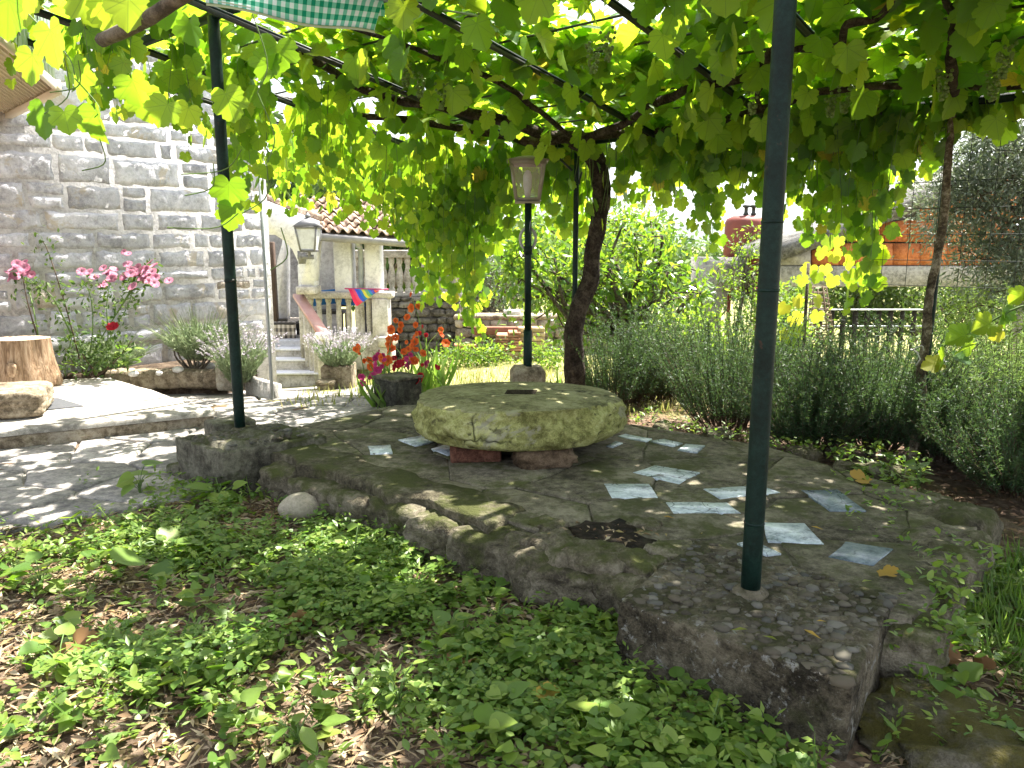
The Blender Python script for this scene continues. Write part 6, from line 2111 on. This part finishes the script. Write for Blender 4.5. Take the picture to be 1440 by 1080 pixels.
# ---- roses
def petal_flower(n_rings, r, col_seed, cupn):
    mb = MB()
    for ring in range(n_rings):
        k = 5 + ring
        rad = r * (.25 + .75 * (ring + 1) / n_rings)
        tilt = 1.35 - .75 * ring / n_rings
        for j in range(k):
            a = j / k * 6.283 + ring * .7
            pet = []
            for u_ in (-1, 0, 1):
                for v_ in (0, .55, 1.):
                    w = (.35 + .65 * math.sin(min(1, v_ * 1.2) * 1.9)) * .55 * rad
                    rr = rad * v_ * math.cos(tilt * (1 - v_ * .4)) + .06 * r
                    z = rad * v_ * math.sin(tilt * (1 - v_ * .4)) - (.12 * r if v_ == 1 else 0) - (u_ * u_) * .0
                    x, y = rr, u_ * w
                    pet.append((x * math.cos(a) - y * math.sin(a), x * math.sin(a) + y * math.cos(a), z + .12 * r * u_ * u_))
            q = []
            for a_ in range(2):
                for b_ in range(2):
                    i0 = a_ * 3 + b_
                    q.append((i0, i0 + 3, i0 + 4, i0 + 1))
            mb.add(np.array(pet), np.array(q))
    return mb.get()
M['pink_rose'] = islandmat('pink_petal', [(.48, .14, .25), (.56, .24, .34), (.62, .36, .44), (.40, .09, .19)], .7, .2, .3, (.6, .16, .26))
M['red_rose'] = islandmat('red_petal', [(.30, .006, .015), (.40, .012, .03)], .7, .2, .3, (.6, .03, .05))
M['magenta'] = islandmat('magenta_petal', [(.40, .02, .13), (.48, .05, .20)], .7, .2, .3, (.75, .1, .3))
M['orange'] = islandmat('orange_petal', [(.62, .10, .02), (.66, .17, .03), (.58, .065, .025), (.70, .25, .04)], .65, .2, .4, (.85, .2, .05))
rose_me = make_mesh('rose', *petal_flower(6, .036, 0, 1)); rose_me.materials.append(M['pink_rose'])
rose_red = make_mesh('red_rose', *petal_flower(4, .040, 0, 1)); rose_red.materials.append(M['red_rose'])
def rosebush(base, flowers, label, me, Y_, seed, stems, leaves=420, mask=None):
    r_ = np.random.default_rng(seed)
    th = thing('rose_bush', label, 'rose bush', base, 'rose bushes by the house wall')
    P = []
    for path_ in stems:
        pts = smooth_path([atY(x, y, Y_ + r_.normal(0, .05)) for x, y in path_], 16)
        obj('cane', tube(pts, np.linspace(.007, .003, 16), 6), M['stem_green'] if r_.random() < .7 else M['twig'], th)
        P.append(pts[3:])
    P = np.concatenate(P)
    ii = r_.integers(0, len(P), leaves)
    q = P[ii] + r_.normal(0, .055, (leaves, 3))
    T = norm(r_.normal(0, 1, (leaves, 3)) + (0, 0, -.2)); N = norm(r_.normal(0, .6, (leaves, 3)) + (0, 0, .8))
    f = obj('leaves', leaf_mass(q, N, T, r_.uniform(.03, .058, leaves), OVAL), M['forest'], th); f['kind'] = 'stuff'
    for (x, y, s) in flowers:
        p = atY(x, y, Y_ + r_.uniform(-.14, .02)) - wloc(th)
        inst('rose_bloom', me, th, p, (r_.uniform(.4, 1.0), r_.uniform(-.5, .5), r_.uniform(-.6, .6)), s * 1.2)
    return th
fl = [(115, 383, .9), (126, 384, .9), (133, 391, .85), (152, 384, 1.), (156, 388, 1.1), (158, 393, 1), (146, 378, .8), (160, 380, .8), (145, 403, .9), (176, 390, 1.), (184, 386, 1.), (192, 388, 1.1), (198, 383, 1.15), (205, 381, 1.1), (202, 392, 1.1), (210, 388, 1.2), (208, 396, 1.1), (216, 399, 1.), (219, 391, .9), (188, 404, 1.), (217, 375, .9), (212, 370, .8), (180, 373, .9), (238, 396, .85), (180, 358, .7), (175, 355, .6), (184, 380, .8), (195, 377, .9), (214, 384, 1.), (151, 396, .8)]
rosebush(atY(118, 528, 6.75), fl, 'tall pink rose bush blooming against the stone wall', rose_me, 6.72, 1,
         [[(118, 528), (108, 490), (95, 440), (80, 390), (66, 350), (60, 340)], [(118, 528), (140, 480), (165, 440), (185, 410), (200, 390)], [(120, 528), (130, 470), (128, 420), (118, 395)], [(122, 528), (150, 490), (150, 430), (155, 395)], [(100, 470), (75, 420), (50, 400), (30, 385)], [(165, 440), (190, 400), (215, 380)], [(120, 520), (98, 500), (102, 470)]], 800)
rosebush(atY(30, 520, 6.6), [(12, 383, 1.), (20, 380, 1.1), (28, 376, 1.1), (34, 378, 1.1), (40, 383, 1.1), (30, 385, 1.), (20, 390, 1), (45, 387, .8), (24, 372, .9), (35, 371, .9), (15, 393, .7)], 'cluster of pink roses above the tree stump', rose_me, 6.6, 3, [[(60, 520), (50, 450), (38, 400), (28, 385)], [(55, 480), (40, 430), (32, 390)]], 60)
rosebush(atY(140, 528, 6.6), [(159, 461, 1.05)], 'single red rose on a long green cane', rose_red, 6.6, 5, [[(135, 528), (148, 495), (160, 463), (180, 430), (188, 400)], [(138, 528), (165, 505), (185, 480)], [(138, 528), (120, 505), (112, 490)]], 260)

# broad leafed seedlings in the bed
def rosette(base, n, size, tmpl, mat, label, cat='weed', group=None, h=.12, seed=0, name='weed', flat=.5):
    r_ = np.random.default_rng(seed)
    base = np.asarray(base, float)
    th = thing(name, label, cat, base, group)
    tv, tf = tmpl
    me = make_mesh('broad_leaf', tv, tf, tv[:, :2], True); me.materials.append(M[mat])
    mb = MB()
    for i in range(n):
        a = i * 2.4 + r_.normal(0, .3)
        z = h * (.25 + .75 * (i + 1) / n) * r_.uniform(.8, 1.1)
        rad = size * r_.uniform(.3, .8)
        p = base + (rad * math.cos(a), rad * math.sin(a), z)
        t_ = norm(np.array((math.cos(a), math.sin(a), r_.uniform(-.5, .35))))
        nn = norm(np.array((r_.normal(0, .3), r_.normal(0, .3), 1)))
        B_, T_, N_ = frames(nn[None], t_[None])
        s = size * r_.uniform(.7, 1.15)
        o = bpy.data.objects.new('leaf', me); COL.objects.link(o); o.parent = th
        q = p - base
        o.matrix_basis = Matrix([[B_[0][r] * s, T_[0][r] * s, N_[0][r] * s, q[r]] for r in range(3)] + [[0, 0, 0, 1]])
        mb.add(*tube(smooth_path([base + (0, 0, z * .1), base + (rad * .3 * math.cos(a), rad * .3 * math.sin(a), z * .7), p], 6), .0022, 4, False))
    obj('stalks', mb, M['stem_green'], th)['kind'] = 'stuff'
    return th
rosette(at(180, 527, -.05), 11, .10, HEART, 'weed', 'bright leafy seedling at the foot of the red rose', h=.26, seed=1, group='weeds')
rosette(at(92, 530, -.05), 7, .07, HEART, 'weed', 'small bright weed between the stump and the rose bush', h=.14, seed=2, group='weeds')
lawnw = [
    (198, 700, .16, 9, .085, HEART, 'broad leafed upright weed nearest the flagstone path'),
    (310, 712, .13, 16, .10, HEART, 'spreading broad leafed clump in front of the mossy plinth'),
    (222, 800, .10, 9, .12, ROUND, 'big rounded mallow leaves in the shade left of the beige cobble'),
    (60, 840, .15, 10, .075, HEART, 'sunlit leafy weed on the left among dry leaves'),
    (85, 945, .12, 8, .085, HEART, 'pointed leafed weed beside the curled brown leaf'),
    (262, 985, .14, 5, .075, OVAL, 'lone sapling with oval leaves over bare soil'),
    (735, 800, .16, 8, .07, HEART, 'upright heart leafed weed below the middle of the rubble edge'),
    (838, 850, .13, 7, .06, ROUND, 'round leafed weed touching the left corner of the near plinth'),
    (700, 880, .08, 14, .06, OVAL, 'low rosette weed in the middle of the lawn'),
    (1000, 1048, .11, 9, .07, OVAL, 'leafy weed at the foot of the near plinth'),
    (1310, 1010, .14, 10, .05, HEART, 'spindly bright weed rising on the right of the near plinth'),
    (420, 690, .1, 8, .05, OVAL, 'small weed beside the grey cobble'),
    (500, 800, .20, 7, .07, LANCE, 'tall thin weed with narrow leaves in a sun patch'),
    (850, 1050, .10, 12, .085, HEART, 'pale broad leafed weed at the lower edge by the plinth'),
    (1290, 690, .14, 10, .05, HEART, 'yellowish weed growing at the terrace corner by the far post'),
    (1345, 905, .12, 12, .06, OVAL, 'dense leafy weed beside the kerb stones on the right'),
    (560, 1000, .12, 12, .07, OVAL, 'bright bushy weed low in the lawn'),
    (420, 1060, .12, 12, .08, OVAL, 'sunlit bushy weed near the lower left of the lawn'),
]
for i, (px_, py_, h, n, s, tm, lab) in enumerate(lawnw):
    b = at(px_, py_, -.205)
    if i == 14: b = at(px_, py_, -.05)
    rosette(b, n, s, tm if tm is not LANCE else (LANCE[0] * np.array((1.6, 1, 1)), LANCE[1]), 'weed', lab, h=h, seed=20 + i, group='weeds')

# ---- gladioli and other bed flowers
FB = lambda px_, Y_: np.array((atY(px_, 500, Y_)[0], Y_, float(terrain(atY(px_, 500, Y_)[0], Y_)) + .02))
flo = make_mesh('floret', *petal_flower(2, .045, 1, 1)); flo.materials.append(M['orange'])
flm = make_mesh('floret_pink', *petal_flower(2, .04, 1, 1)); flm.materials.append(M['magenta'])
flr = make_mesh('floret_red', *petal_flower(2, .038, 1, 1)); flr.materials.append(M['red_rose'])
BL = (BLADE[0] * np.array((1.5, 1, 1)), BLADE[1])
blm = make_mesh('sword_leaf', BL[0], BL[1]); blm.materials.append(M['grass'])
glads = [(580, 428, 6, 'o', 6.6), (558, 455, 5, 'o', 6.5), (583, 486, 6, 'o', 6.3), (572, 488, 5, 'o', 6.25), (545, 503, 5, 'o', 6.2), (561, 510, 6, 'r', 6.2), (513, 510, 4, 'o', 6.4), (624, 473, 5, 'o', 7.0), (504, 493, 3, 'o', 6.6), (532, 500, 5, 'm', 6.3), (595, 470, 3, 'r', 6.8), (575, 512, 4, 'm', 6.15), (600, 515, 3, 'm', 6.5), (587, 530, 4, 'r', 6.0), (518, 530, 5, 'm', 6.0), (535, 520, 4, 'm', 6.1), (550, 480, 4, 'o', 6.6), (610, 528, 2, 'r', 6.3)]
where = ['tallest orange gladiolus in the bed behind the dark pedestal', 'orange gladiolus next to the porch pier', 'orange gladiolus leaning right over the pedestal', 'deep orange gladiolus crowded at the middle of the bed', 'orange gladiolus above the left side of the pedestal', 'scarlet gladiolus just above the dark pedestal', 'small orange gladiolus beside the stone planter', 'orange gladiolus standing alone before the dark wall', 'single orange blooms close to the stone planter', 'pink flower spike left of the scarlet gladiolus', 'red budding spike near the tall gladiolus', 'pink flower spike behind the right of the pedestal', 'pink blooms in the grassy right of the bed', 'red low blooms beside the pedestal and millstone', 'magenta blooms low beside the pedestal', 'pink blooms behind the left edge of the pedestal', 'orange gladiolus between the planter and the pedestal', 'tiny red flower in the turf left of the millstone']
gr = np.random.default_rng(6)
for (px_, py_, n, c, Y_), lab in zip(glads, where):
    tip = atY(px_, py_ - 8, Y_)
    base = FB(px_ + gr.normal(0, 6), Y_)
    th = thing('gladiolus', lab, 'flower', base, 'gladioli and flowers in the bed')
    mid = (base + tip) / 2 + (gr.normal(0, .06), gr.normal(0, .05), 0)
    pts = smooth_path([base, mid, tip], 12)
    obj('stem', tube(pts, np.linspace(.006, .003, 12), 5), M['stem_green'], th)
    for q in range(n):
        f = 1 - .065 * q
        p = base + (tip - base) * f + gr.normal(0, .026, 3) + (0, -.02, 0)
        inst('floret', {'o': flo, 'm': flm, 'r': flr}[c], th, p - base, (gr.uniform(.7, 1.6), gr.uniform(-.8, .8), gr.uniform(-1, 1)), gr.uniform(.5, 1.0) * (1 if q else .6))
    for q in range(4):
        L = (tip[2] - base[2]) * gr.uniform(.5, .85)
        inst('sword_leaf', blm, th, (gr.normal(0, .02), gr.normal(0, .02), 0), (R(90) + gr.normal(0, .18), gr.normal(0, .25), gr.uniform(-3, 3)), max(.15, L))
# iris tuft
for px_, Y_, n, lab in ((612, 7.1, 26, 'tuft of fresh sword leaves before the dark wall'), (532, 5.95, 22, 'tuft of sword leaves at the left of the dark pedestal'), (588, 6.3, 18, 'tuft of sword leaves behind the dark pedestal'), (800, 6.2, 12, 'tuft of narrow leaves at the foot of the vine trunk')):
    b = FB(px_, Y_)
    th = thing('iris_tuft', lab, 'plant', b, 'tufts of sword leaves')
    for q in range(n):
        L = gr.uniform(.25, .55) * (1 if px_ == 612 else .7)
        inst('sword_leaf', blm, th, (gr.normal(0, .05), gr.normal(0, .05), 0), (R(90) + gr.normal(0, .35), gr.normal(0, .3), gr.uniform(-3, 3)), L)

# ================================================================== GROUND COVER
def inpoly(x, y, P):
    r_ = np.zeros(len(x), bool)
    j = len(P) - 1
    for i in range(len(P)):
        a, b = P[i], P[j]
        c = ((a[1] > y) != (b[1] > y)) & (x < (b[0] - a[0]) * (y - a[1]) / (b[1] - a[1] + 1e-12) + a[0])
        r_ ^= c
        j = i
    return r_
LAWN = np.array([(-3.4, 1.0), (2.9, 1.0), (3.6, 3.2), (2.05, 3.0), (1.25, 2.15), (.84, 1.68), (.30, 2.16), (.62, 2.33), (-1.02, 3.78), (-1.48, 3.78), (-1.55, 3.88), (-2.65, 3.08)])
def lawn_pts(n, fn, rg_):
    out = []
    tot = 0
    while tot < n:
        x = rg_.uniform(-2.8, 3.2, 4 * n); y = rg_.uniform(1.25, 4.0, 4 * n)
        k = inpoly(x, y, LAWN) & (rg_.random(4 * n) < fn(x, y))
        px_, py_, dep_ = proj(np.stack([x, y, x * 0 - .2], -1))
        k &= (px_ > -120) & (px_ < 1560) & (py_ < 1200)
        out.append(np.stack([x[k], y[k]], -1)); tot += k.sum()
        if len(out) > 40: break
    P = np.concatenate(out)[:n]
    return np.column_stack([P, terrain(P[:, 0], P[:, 1]) + .022 * n2(P[:, 0] * 3, P[:, 1] * 3, 3, 3) + .010 * n2(P[:, 0] * 14, P[:, 1] * 14, 5, 2)])
lr = np.random.default_rng(99)
def dens(x, y):
    b = .32 + 1.3 * n2(x * 1.9 + 4, y * 1.9, 17, 3)
    b = b * sm(-2.3, -.5, x) + .22 * sm(-.3, -1.2, x) * (b > .35)
    b = b * (1 - .85 * np.exp(-((x + 1.0) ** 2 / .5 + (y - 1.80) ** 2 / .16)))
    b = b * (1 - .7 * np.exp(-((y - (3.0 - .88 * (x + .1))) / .18) ** 2) * (x > -.9) * (x < .5))
    b = b * (1 - np.exp(-((x + 1.02) ** 2 + (y - 3.35) ** 2) / .06))
    return np.clip(b, .02, 1)
LEAFLET = fan_leaf([(0, 0), (.34, .45), (.36, .85), (0, .82)], (0, .5), .12)
C0 = lawn_pts(3500, dens, lr)
hgt = lr.uniform(.02, .085, len(C0)) * (.6 + .6 * (n2(C0[:, 0] * 2, C0[:, 1] * 2, 23) + .5).clip(0, 1.3))
P, N, T, S = [], [], [], []
lean = lr.normal(0, .02, (len(C0), 2))
topc = C0 + np.column_stack([lean, hgt])
nrm0 = norm(np.column_stack([lr.normal(0, .3, (len(C0), 2)), np.ones(len(C0))]))
a0 = lr.uniform(0, 6.28, len(C0))
sz = lr.uniform(.015, .036, len(C0))
for q in range(3):
    a = a0 + q * 2.094
    T.append(np.column_stack([np.cos(a), np.sin(a), lr.normal(-.1, .2, len(a))])); P.append(topc); N.append(nrm0); S.append(sz)
clv = obj('clover', leaf_mass(np.concatenate(P), np.concatenate(N), np.concatenate(T), np.concatenate(S), LEAFLET), M['clover'])
tag(clv, 'carpet of small clover-like weeds over the shaded lawn', 'ground cover', kind='stuff')
# rosettes of oval leaves
C1 = lawn_pts(1500, lambda x, y: np.clip(dens(x, y) * .8 + .06, 0, 1), lr)
P, N, T, S = [], [], [], []
for q in range(6):
    a = lr.uniform(0, 6.28, len(C1))
    el = lr.uniform(-.05, .9, len(C1))
    T.append(np.column_stack([np.cos(a), np.sin(a), el])); N.append(norm(np.column_stack([lr.normal(0, .3, (len(C1), 2)), np.ones(len(C1))])))
    P.append(C1 + np.column_stack([lr.normal(0, .012, (len(C1), 2)), lr.uniform(.003, .07, len(C1)) * lr.random(len(C1))])); S.append(lr.uniform(.02, .05, len(C1)))
ov = obj('weeds', leaf_mass(np.concatenate(P), np.concatenate(N), np.concatenate(T), np.concatenate(S), OVAL), M['weed'])
tag(ov, 'low mixed weeds with oval leaves over the soil', 'ground cover', kind='stuff')
# broader leaved weeds
C5 = lawn_pts(320, lambda x, y: np.clip(dens(x, y) * .6 + .12, 0, 1), lr)
P, N, T, S = [], [], [], []
for c in C5:
    h = lr.uniform(.03, .12); s0 = lr.uniform(.03, .062)
    for q in range(int(lr.integers(4, 9))):
        a = lr.uniform(0, 6.28)
        P.append(c + (.4 * s0 * math.cos(a), .4 * s0 * math.sin(a), h * lr.uniform(.3, 1))); T.append((math.cos(a), math.sin(a), lr.uniform(-.4, .5))); N.append((lr.normal(0, .35), lr.normal(0, .35), 1)); S.append(s0 * lr.uniform(.6, 1.2))
bw = obj('broad_weeds', leaf_mass(np.array(P), np.array(N, float), np.array(T), np.array(S), HEART, lr.uniform(-1, 3, len(P))), M['weed'])
tag(bw, 'broader heart leafed weeds dotted through the lawn', 'ground cover', kind='stuff')
# lacy leaved weeds
C2 = lawn_pts(420, lambda x, y: np.clip(dens(x, y) * .7 + .1, 0, 1), lr)
P, N, T, S = [], [], [], []
for c in C2:
    h = lr.uniform(.05, .14)
    for q in range(22):
        f = lr.random()
        a = lr.uniform(0, 6.28)
        P.append(c + (.03 * f * math.cos(a), .03 * f * math.sin(a), h * f)); T.append((math.cos(a), math.sin(a), lr.uniform(-.1, .8))); N.append((lr.normal(0, .3), lr.normal(0, .3), 1)); S.append(lr.uniform(.018, .04))
lc = obj('lacy_weeds', leaf_mass(np.array(P), np.array(N, float), np.array(T), np.array(S), (LANCE[0] * np.array((1.5, 1, 1)), LANCE[1])), M['weed'])
tag(lc, 'upright feathery weeds scattered through the lawn', 'ground cover', kind='stuff')
# grass
gf = lambda x, y: np.clip(.004 + 1.0 * sm(1.35, 1.7, x), 0, 1)
C3 = lawn_pts(1500, gf, lr)
a = lr.uniform(0, 6.28, len(C3))
T = np.column_stack([.9 * np.cos(a), .9 * np.sin(a), np.ones(len(C3))]); N = np.column_stack([np.cos(a), np.sin(a), .2 + 0 * a])
gs = obj('grass', leaf_mass(C3, N, T, lr.uniform(.06, .18, len(C3)), BLADE), M['grass'])
tag(gs, 'fresh green grass along the right side of the terrace', 'grass', kind='stuff')
# dry leaves and chips
C4 = lawn_pts(9000, lambda x, y: np.clip(.9 - .35 * dens(x, y), .1, 1), lr)
a = lr.uniform(0, 6.28, len(C4))
T = np.column_stack([np.cos(a), np.sin(a), lr.normal(0, .16, len(C4))]); N = np.column_stack([lr.normal(0, .35, (len(C4), 2)), np.ones(len(C4))])
lt = obj('fallen_leaves', leaf_mass(C4 + (0, 0, .008) + np.column_stack([0 * a, 0 * a, lr.uniform(0, .012, len(a))]), N, T, lr.uniform(.018, .055, len(C4)), (LANCE[0] * np.array((1.7, 1, 3)), LANCE[1])), M['litter'])
tag(lt, 'dry narrow leaves and chips littering the soil', 'leaf litter', kind='stuff')
hp_ = at(865, 753, .012)
P, N, T, S = [], [], [], []
for _ in range(38):
    a = lr.uniform(0, 6.28)
    P.append(hp_ + (lr.normal(0, .10), lr.normal(0, .05), lr.uniform(0, .008))); T.append((math.cos(a), math.sin(a), lr.normal(0, .15))); N.append((lr.normal(0, .3), lr.normal(0, .3), 1)); S.append(lr.uniform(.015, .05))
tag(obj('hollow_litter', leaf_mass(np.array(P), np.array(N, float), np.array(T), np.array(S), (LANCE[0] * np.array((1.5, 1, 3)), LANCE[1])), M['litter']), 'dry leaf bits lying in the broken hollow of the terrace', 'leaf litter', kind='stuff')
C6 = lawn_pts(2600, lambda x, y: np.clip(.9 - .4 * dens(x, y), .1, 1), lr)
a = lr.uniform(0, 6.28, len(C6))
T = np.column_stack([np.cos(a), np.sin(a), lr.normal(0, .10, len(C6))]); N = np.column_stack([lr.normal(0, .3, (len(C6), 2)), np.ones(len(C6))])
tag(obj('straw', leaf_mass(C6 + (0, 0, .014), N, T, lr.uniform(.04, .11, len(C6)), (LANCE[0] * np.array((.45, 1, 1)), LANCE[1])), islandmat('straw', [(.30, .23, .14), (.42, .35, .22), (.22, .15, .08), (.36, .28, .18)], .85, .15)), 'dry straw and stalks lying over the soil', 'leaf litter', kind='stuff')
TW = MB()
for c in lawn_pts(260, lambda x, y: .5 + 0 * x, lr):
    a = lr.uniform(0, 6.28); L = lr.uniform(.04, .14)
    d = np.array((math.cos(a), math.sin(a), lr.normal(0, .08))) * L
    TW.add(*tube([c + (0, 0, .012), c + d * .5 + (0, 0, .016), c + d + (0, 0, .012)], .0018, 4, False))
tag(obj('twig_litter', TW, M['twig']), 'thin dry twigs lying in the weeds', 'twigs', kind='stuff')
# litter under the rosemary and on the paving
nB = 5000
x = lr.uniform(.6, 4.2, nB); y = lr.uniform(3.2, 6.8, nB)
k = ~inpoly(x, y, TER + (TER - TER.mean(0)) * .02)
x, y = x[k], y[k]
a = lr.uniform(0, 6.28, len(x))
T = np.column_stack([np.cos(a), np.sin(a), lr.normal(0, .15, len(x))]); N = np.column_stack([lr.normal(0, .3, (len(x), 2)), np.ones(len(x))])
tag(obj('bark_litter', leaf_mass(np.column_stack([x, y, terrain(x, y) + .02]), N, T, lr.uniform(.02, .06, len(x)), (LANCE[0] * np.array((1.7, 1, 3)), LANCE[1])), islandmat('red_brown_litter', [(.16, .09, .055), (.24, .14, .09), (.34, .22, .15), (.12, .07, .04)], .9, .1)), 'reddish brown litter on the soil beneath the rosemary', 'leaf litter', kind='stuff')
# turf behind
nB = 9000
y = lr.uniform(5.6, 12.2, nB); x = lr.uniform(-.35, .5, nB) * y
k = (x > -1.9 - .0 * y) & ~((x < -.7) & (y < 6.0))
x, y = x[k], y[k]
a = lr.uniform(0, 6.28, len(x))
T = np.column_stack([.7 * np.cos(a), .7 * np.sin(a), np.ones(len(x))]); N = np.column_stack([np.cos(a), np.sin(a), .3 + 0 * a])
tag(obj('back_turf', leaf_mass(np.column_stack([x, y, terrain(x, y)]), N, T, lr.uniform(.04, .12, len(x)), (BLADE[0] * np.array((2, 1, 1)), BLADE[1])), leafmat('dry_turf', [(.10, .16, .03), (.22, .24, .07), (.36, .32, .14)], [(.3, .4, .06), (.5, .45, .15)], .35, .6, .2)), 'sunlit patchy turf between the terrace and the garden wall', 'grass', kind='stuff')
# low weeds where terrace and soil meet
P, N, T, S = [], [], [], []
for px_, py_ in [(900 + 10 * i + lr.normal(0, 6), 596 + 2.1 * i * .9 + lr.normal(0, 6)) for i in range(40)] + [(1240 + lr.normal(0, 30), 700 + lr.normal(0, 30)) for _ in range(40)] + [(1330 + lr.normal(0, 30), 840 + lr.normal(0, 50)) for _ in range(40)] + [(300 + lr.normal(0, 60), 690 + lr.normal(0, 12)) for _ in range(40)]:
    c = at(px_, py_, -.06 if px_ > 800 else -.2)
    for q in range(14):
        a = lr.uniform(0, 6.28)
        P.append(c + (lr.normal(0, .03), lr.normal(0, .03), lr.uniform(0, .08))); T.append((math.cos(a), math.sin(a), lr.uniform(-.1, .9))); N.append((lr.normal(0, .4), lr.normal(0, .4), 1)); S.append(lr.uniform(.018, .045))
tag(obj('edge_weeds', leaf_mass(np.array(P), np.array(N, float), np.array(T), np.array(S), OVAL), M['weed']), 'small weeds sprouting along the terrace edge', 'ground cover', kind='stuff')
# curled brown leaves one can pick out
M['brown_leaf'] = islandmat('brown_curled_leaf', [(.16, .08, .035), (.24, .13, .06), (.30, .19, .10), (.26, .15, .05)], .8, .2, .2, (.35, .18, .06))
M['ochre_leaf'] = islandmat('ochre_leaf', [(.36, .22, .05), (.42, .30, .06)], .8, .2, .2, (.5, .3, .06))
tv = GRAPE[0].copy(); tv[:, 2] = .55 * np.abs(tv[:, 0]) ** 1.3 + .18 * np.sin(tv[:, 1] * 7) * .4
blf = make_mesh('brown_leaf', tv, GRAPE[1], None, True); blf.materials.append(M['brown_leaf'])
blo = make_mesh('ochre_leaf', tv * np.array((1, 1, .6)), GRAPE[1], None, True); blo.materials.append(M['ochre_leaf'])
spots_ = [(105, 912, .09, 0, 'big curled brown leaf on the soil near the pointed leafed weed'), (620, 757, .07, 1, 'orange brown dry leaf by the foot of the rubble edge'), (412, 888, .08, 0, 'bundle of dry brown leaf in the shaded weeds'), (655, 938, .07, 0, 'folded tan leaf in the middle of the weeds'), (778, 990, .06, 1, 'ochre dry leaf low in the lawn'), (1345, 935, .08, 0, 'dry brown leaf by the mossy boulder'), (1390, 950, .07, 0, 'crumpled leaf in the grass beyond the boulder'), (1206, 680, .10, 1, 'large ochre leaf on the terrace edge by the far post'), (1255, 815, .06, 1, 'ochre leaf wedged between plinth and kerb stones')]
for px_, py_, s, k_, lab in spots_:
    p = at(px_, py_, -.18 if py_ > 720 and px_ < 1240 else (-.01 if px_ < 1260 else -.16))
    o = inst('dry_leaf', blo if k_ else blf, None, p + (0, 0, .02), (gr.normal(0, .3), gr.normal(0, .3), gr.uniform(0, 6)), s)
    tag(o, lab, 'dry leaf', 'dry leaves')
# tiny leaves fallen on the paving and the plinth
slv = make_mesh('lance_leaf', LANCE[0] * np.array((1.4, 1, 2)), LANCE[1]); slv.materials.append(M['ochre_leaf'])
slg = make_mesh('lance_leaf_green', LANCE[0] * np.array((1.4, 1, 2)), LANCE[1]); slg.materials.append(M['yellow_leaf'])
for px_, py_, s, k_, lab in ((1052, 885, .05, 1, 'narrow green leaf on the near plinth left of the green sprig'), (1093, 900, .045, 1, 'small yellow green leaf on the near plinth'), (1130, 885, .055, 0, 'yellow brown narrow leaf slanting on the near plinth'), (1148, 873, .03, 0, 'tiny orange leaf on the near plinth'), (1212, 818, .045, 1, 'pale green leaf near the back of the near plinth'), (932, 726, .05, 0, 'shrivelled leaf by the marble tiles'), (1140, 740, .05, 0, 'shrivelled leaf right of the pale cracked tile')):
    o = inst('fallen_leaf', slg if k_ else slv, None, at(px_, py_, .035) if py_ > 800 else at(px_, py_, .012), (0, 0, gr.uniform(0, 6)), s)
    tag(o, lab, 'fallen leaf', 'leaves fallen on the stone')
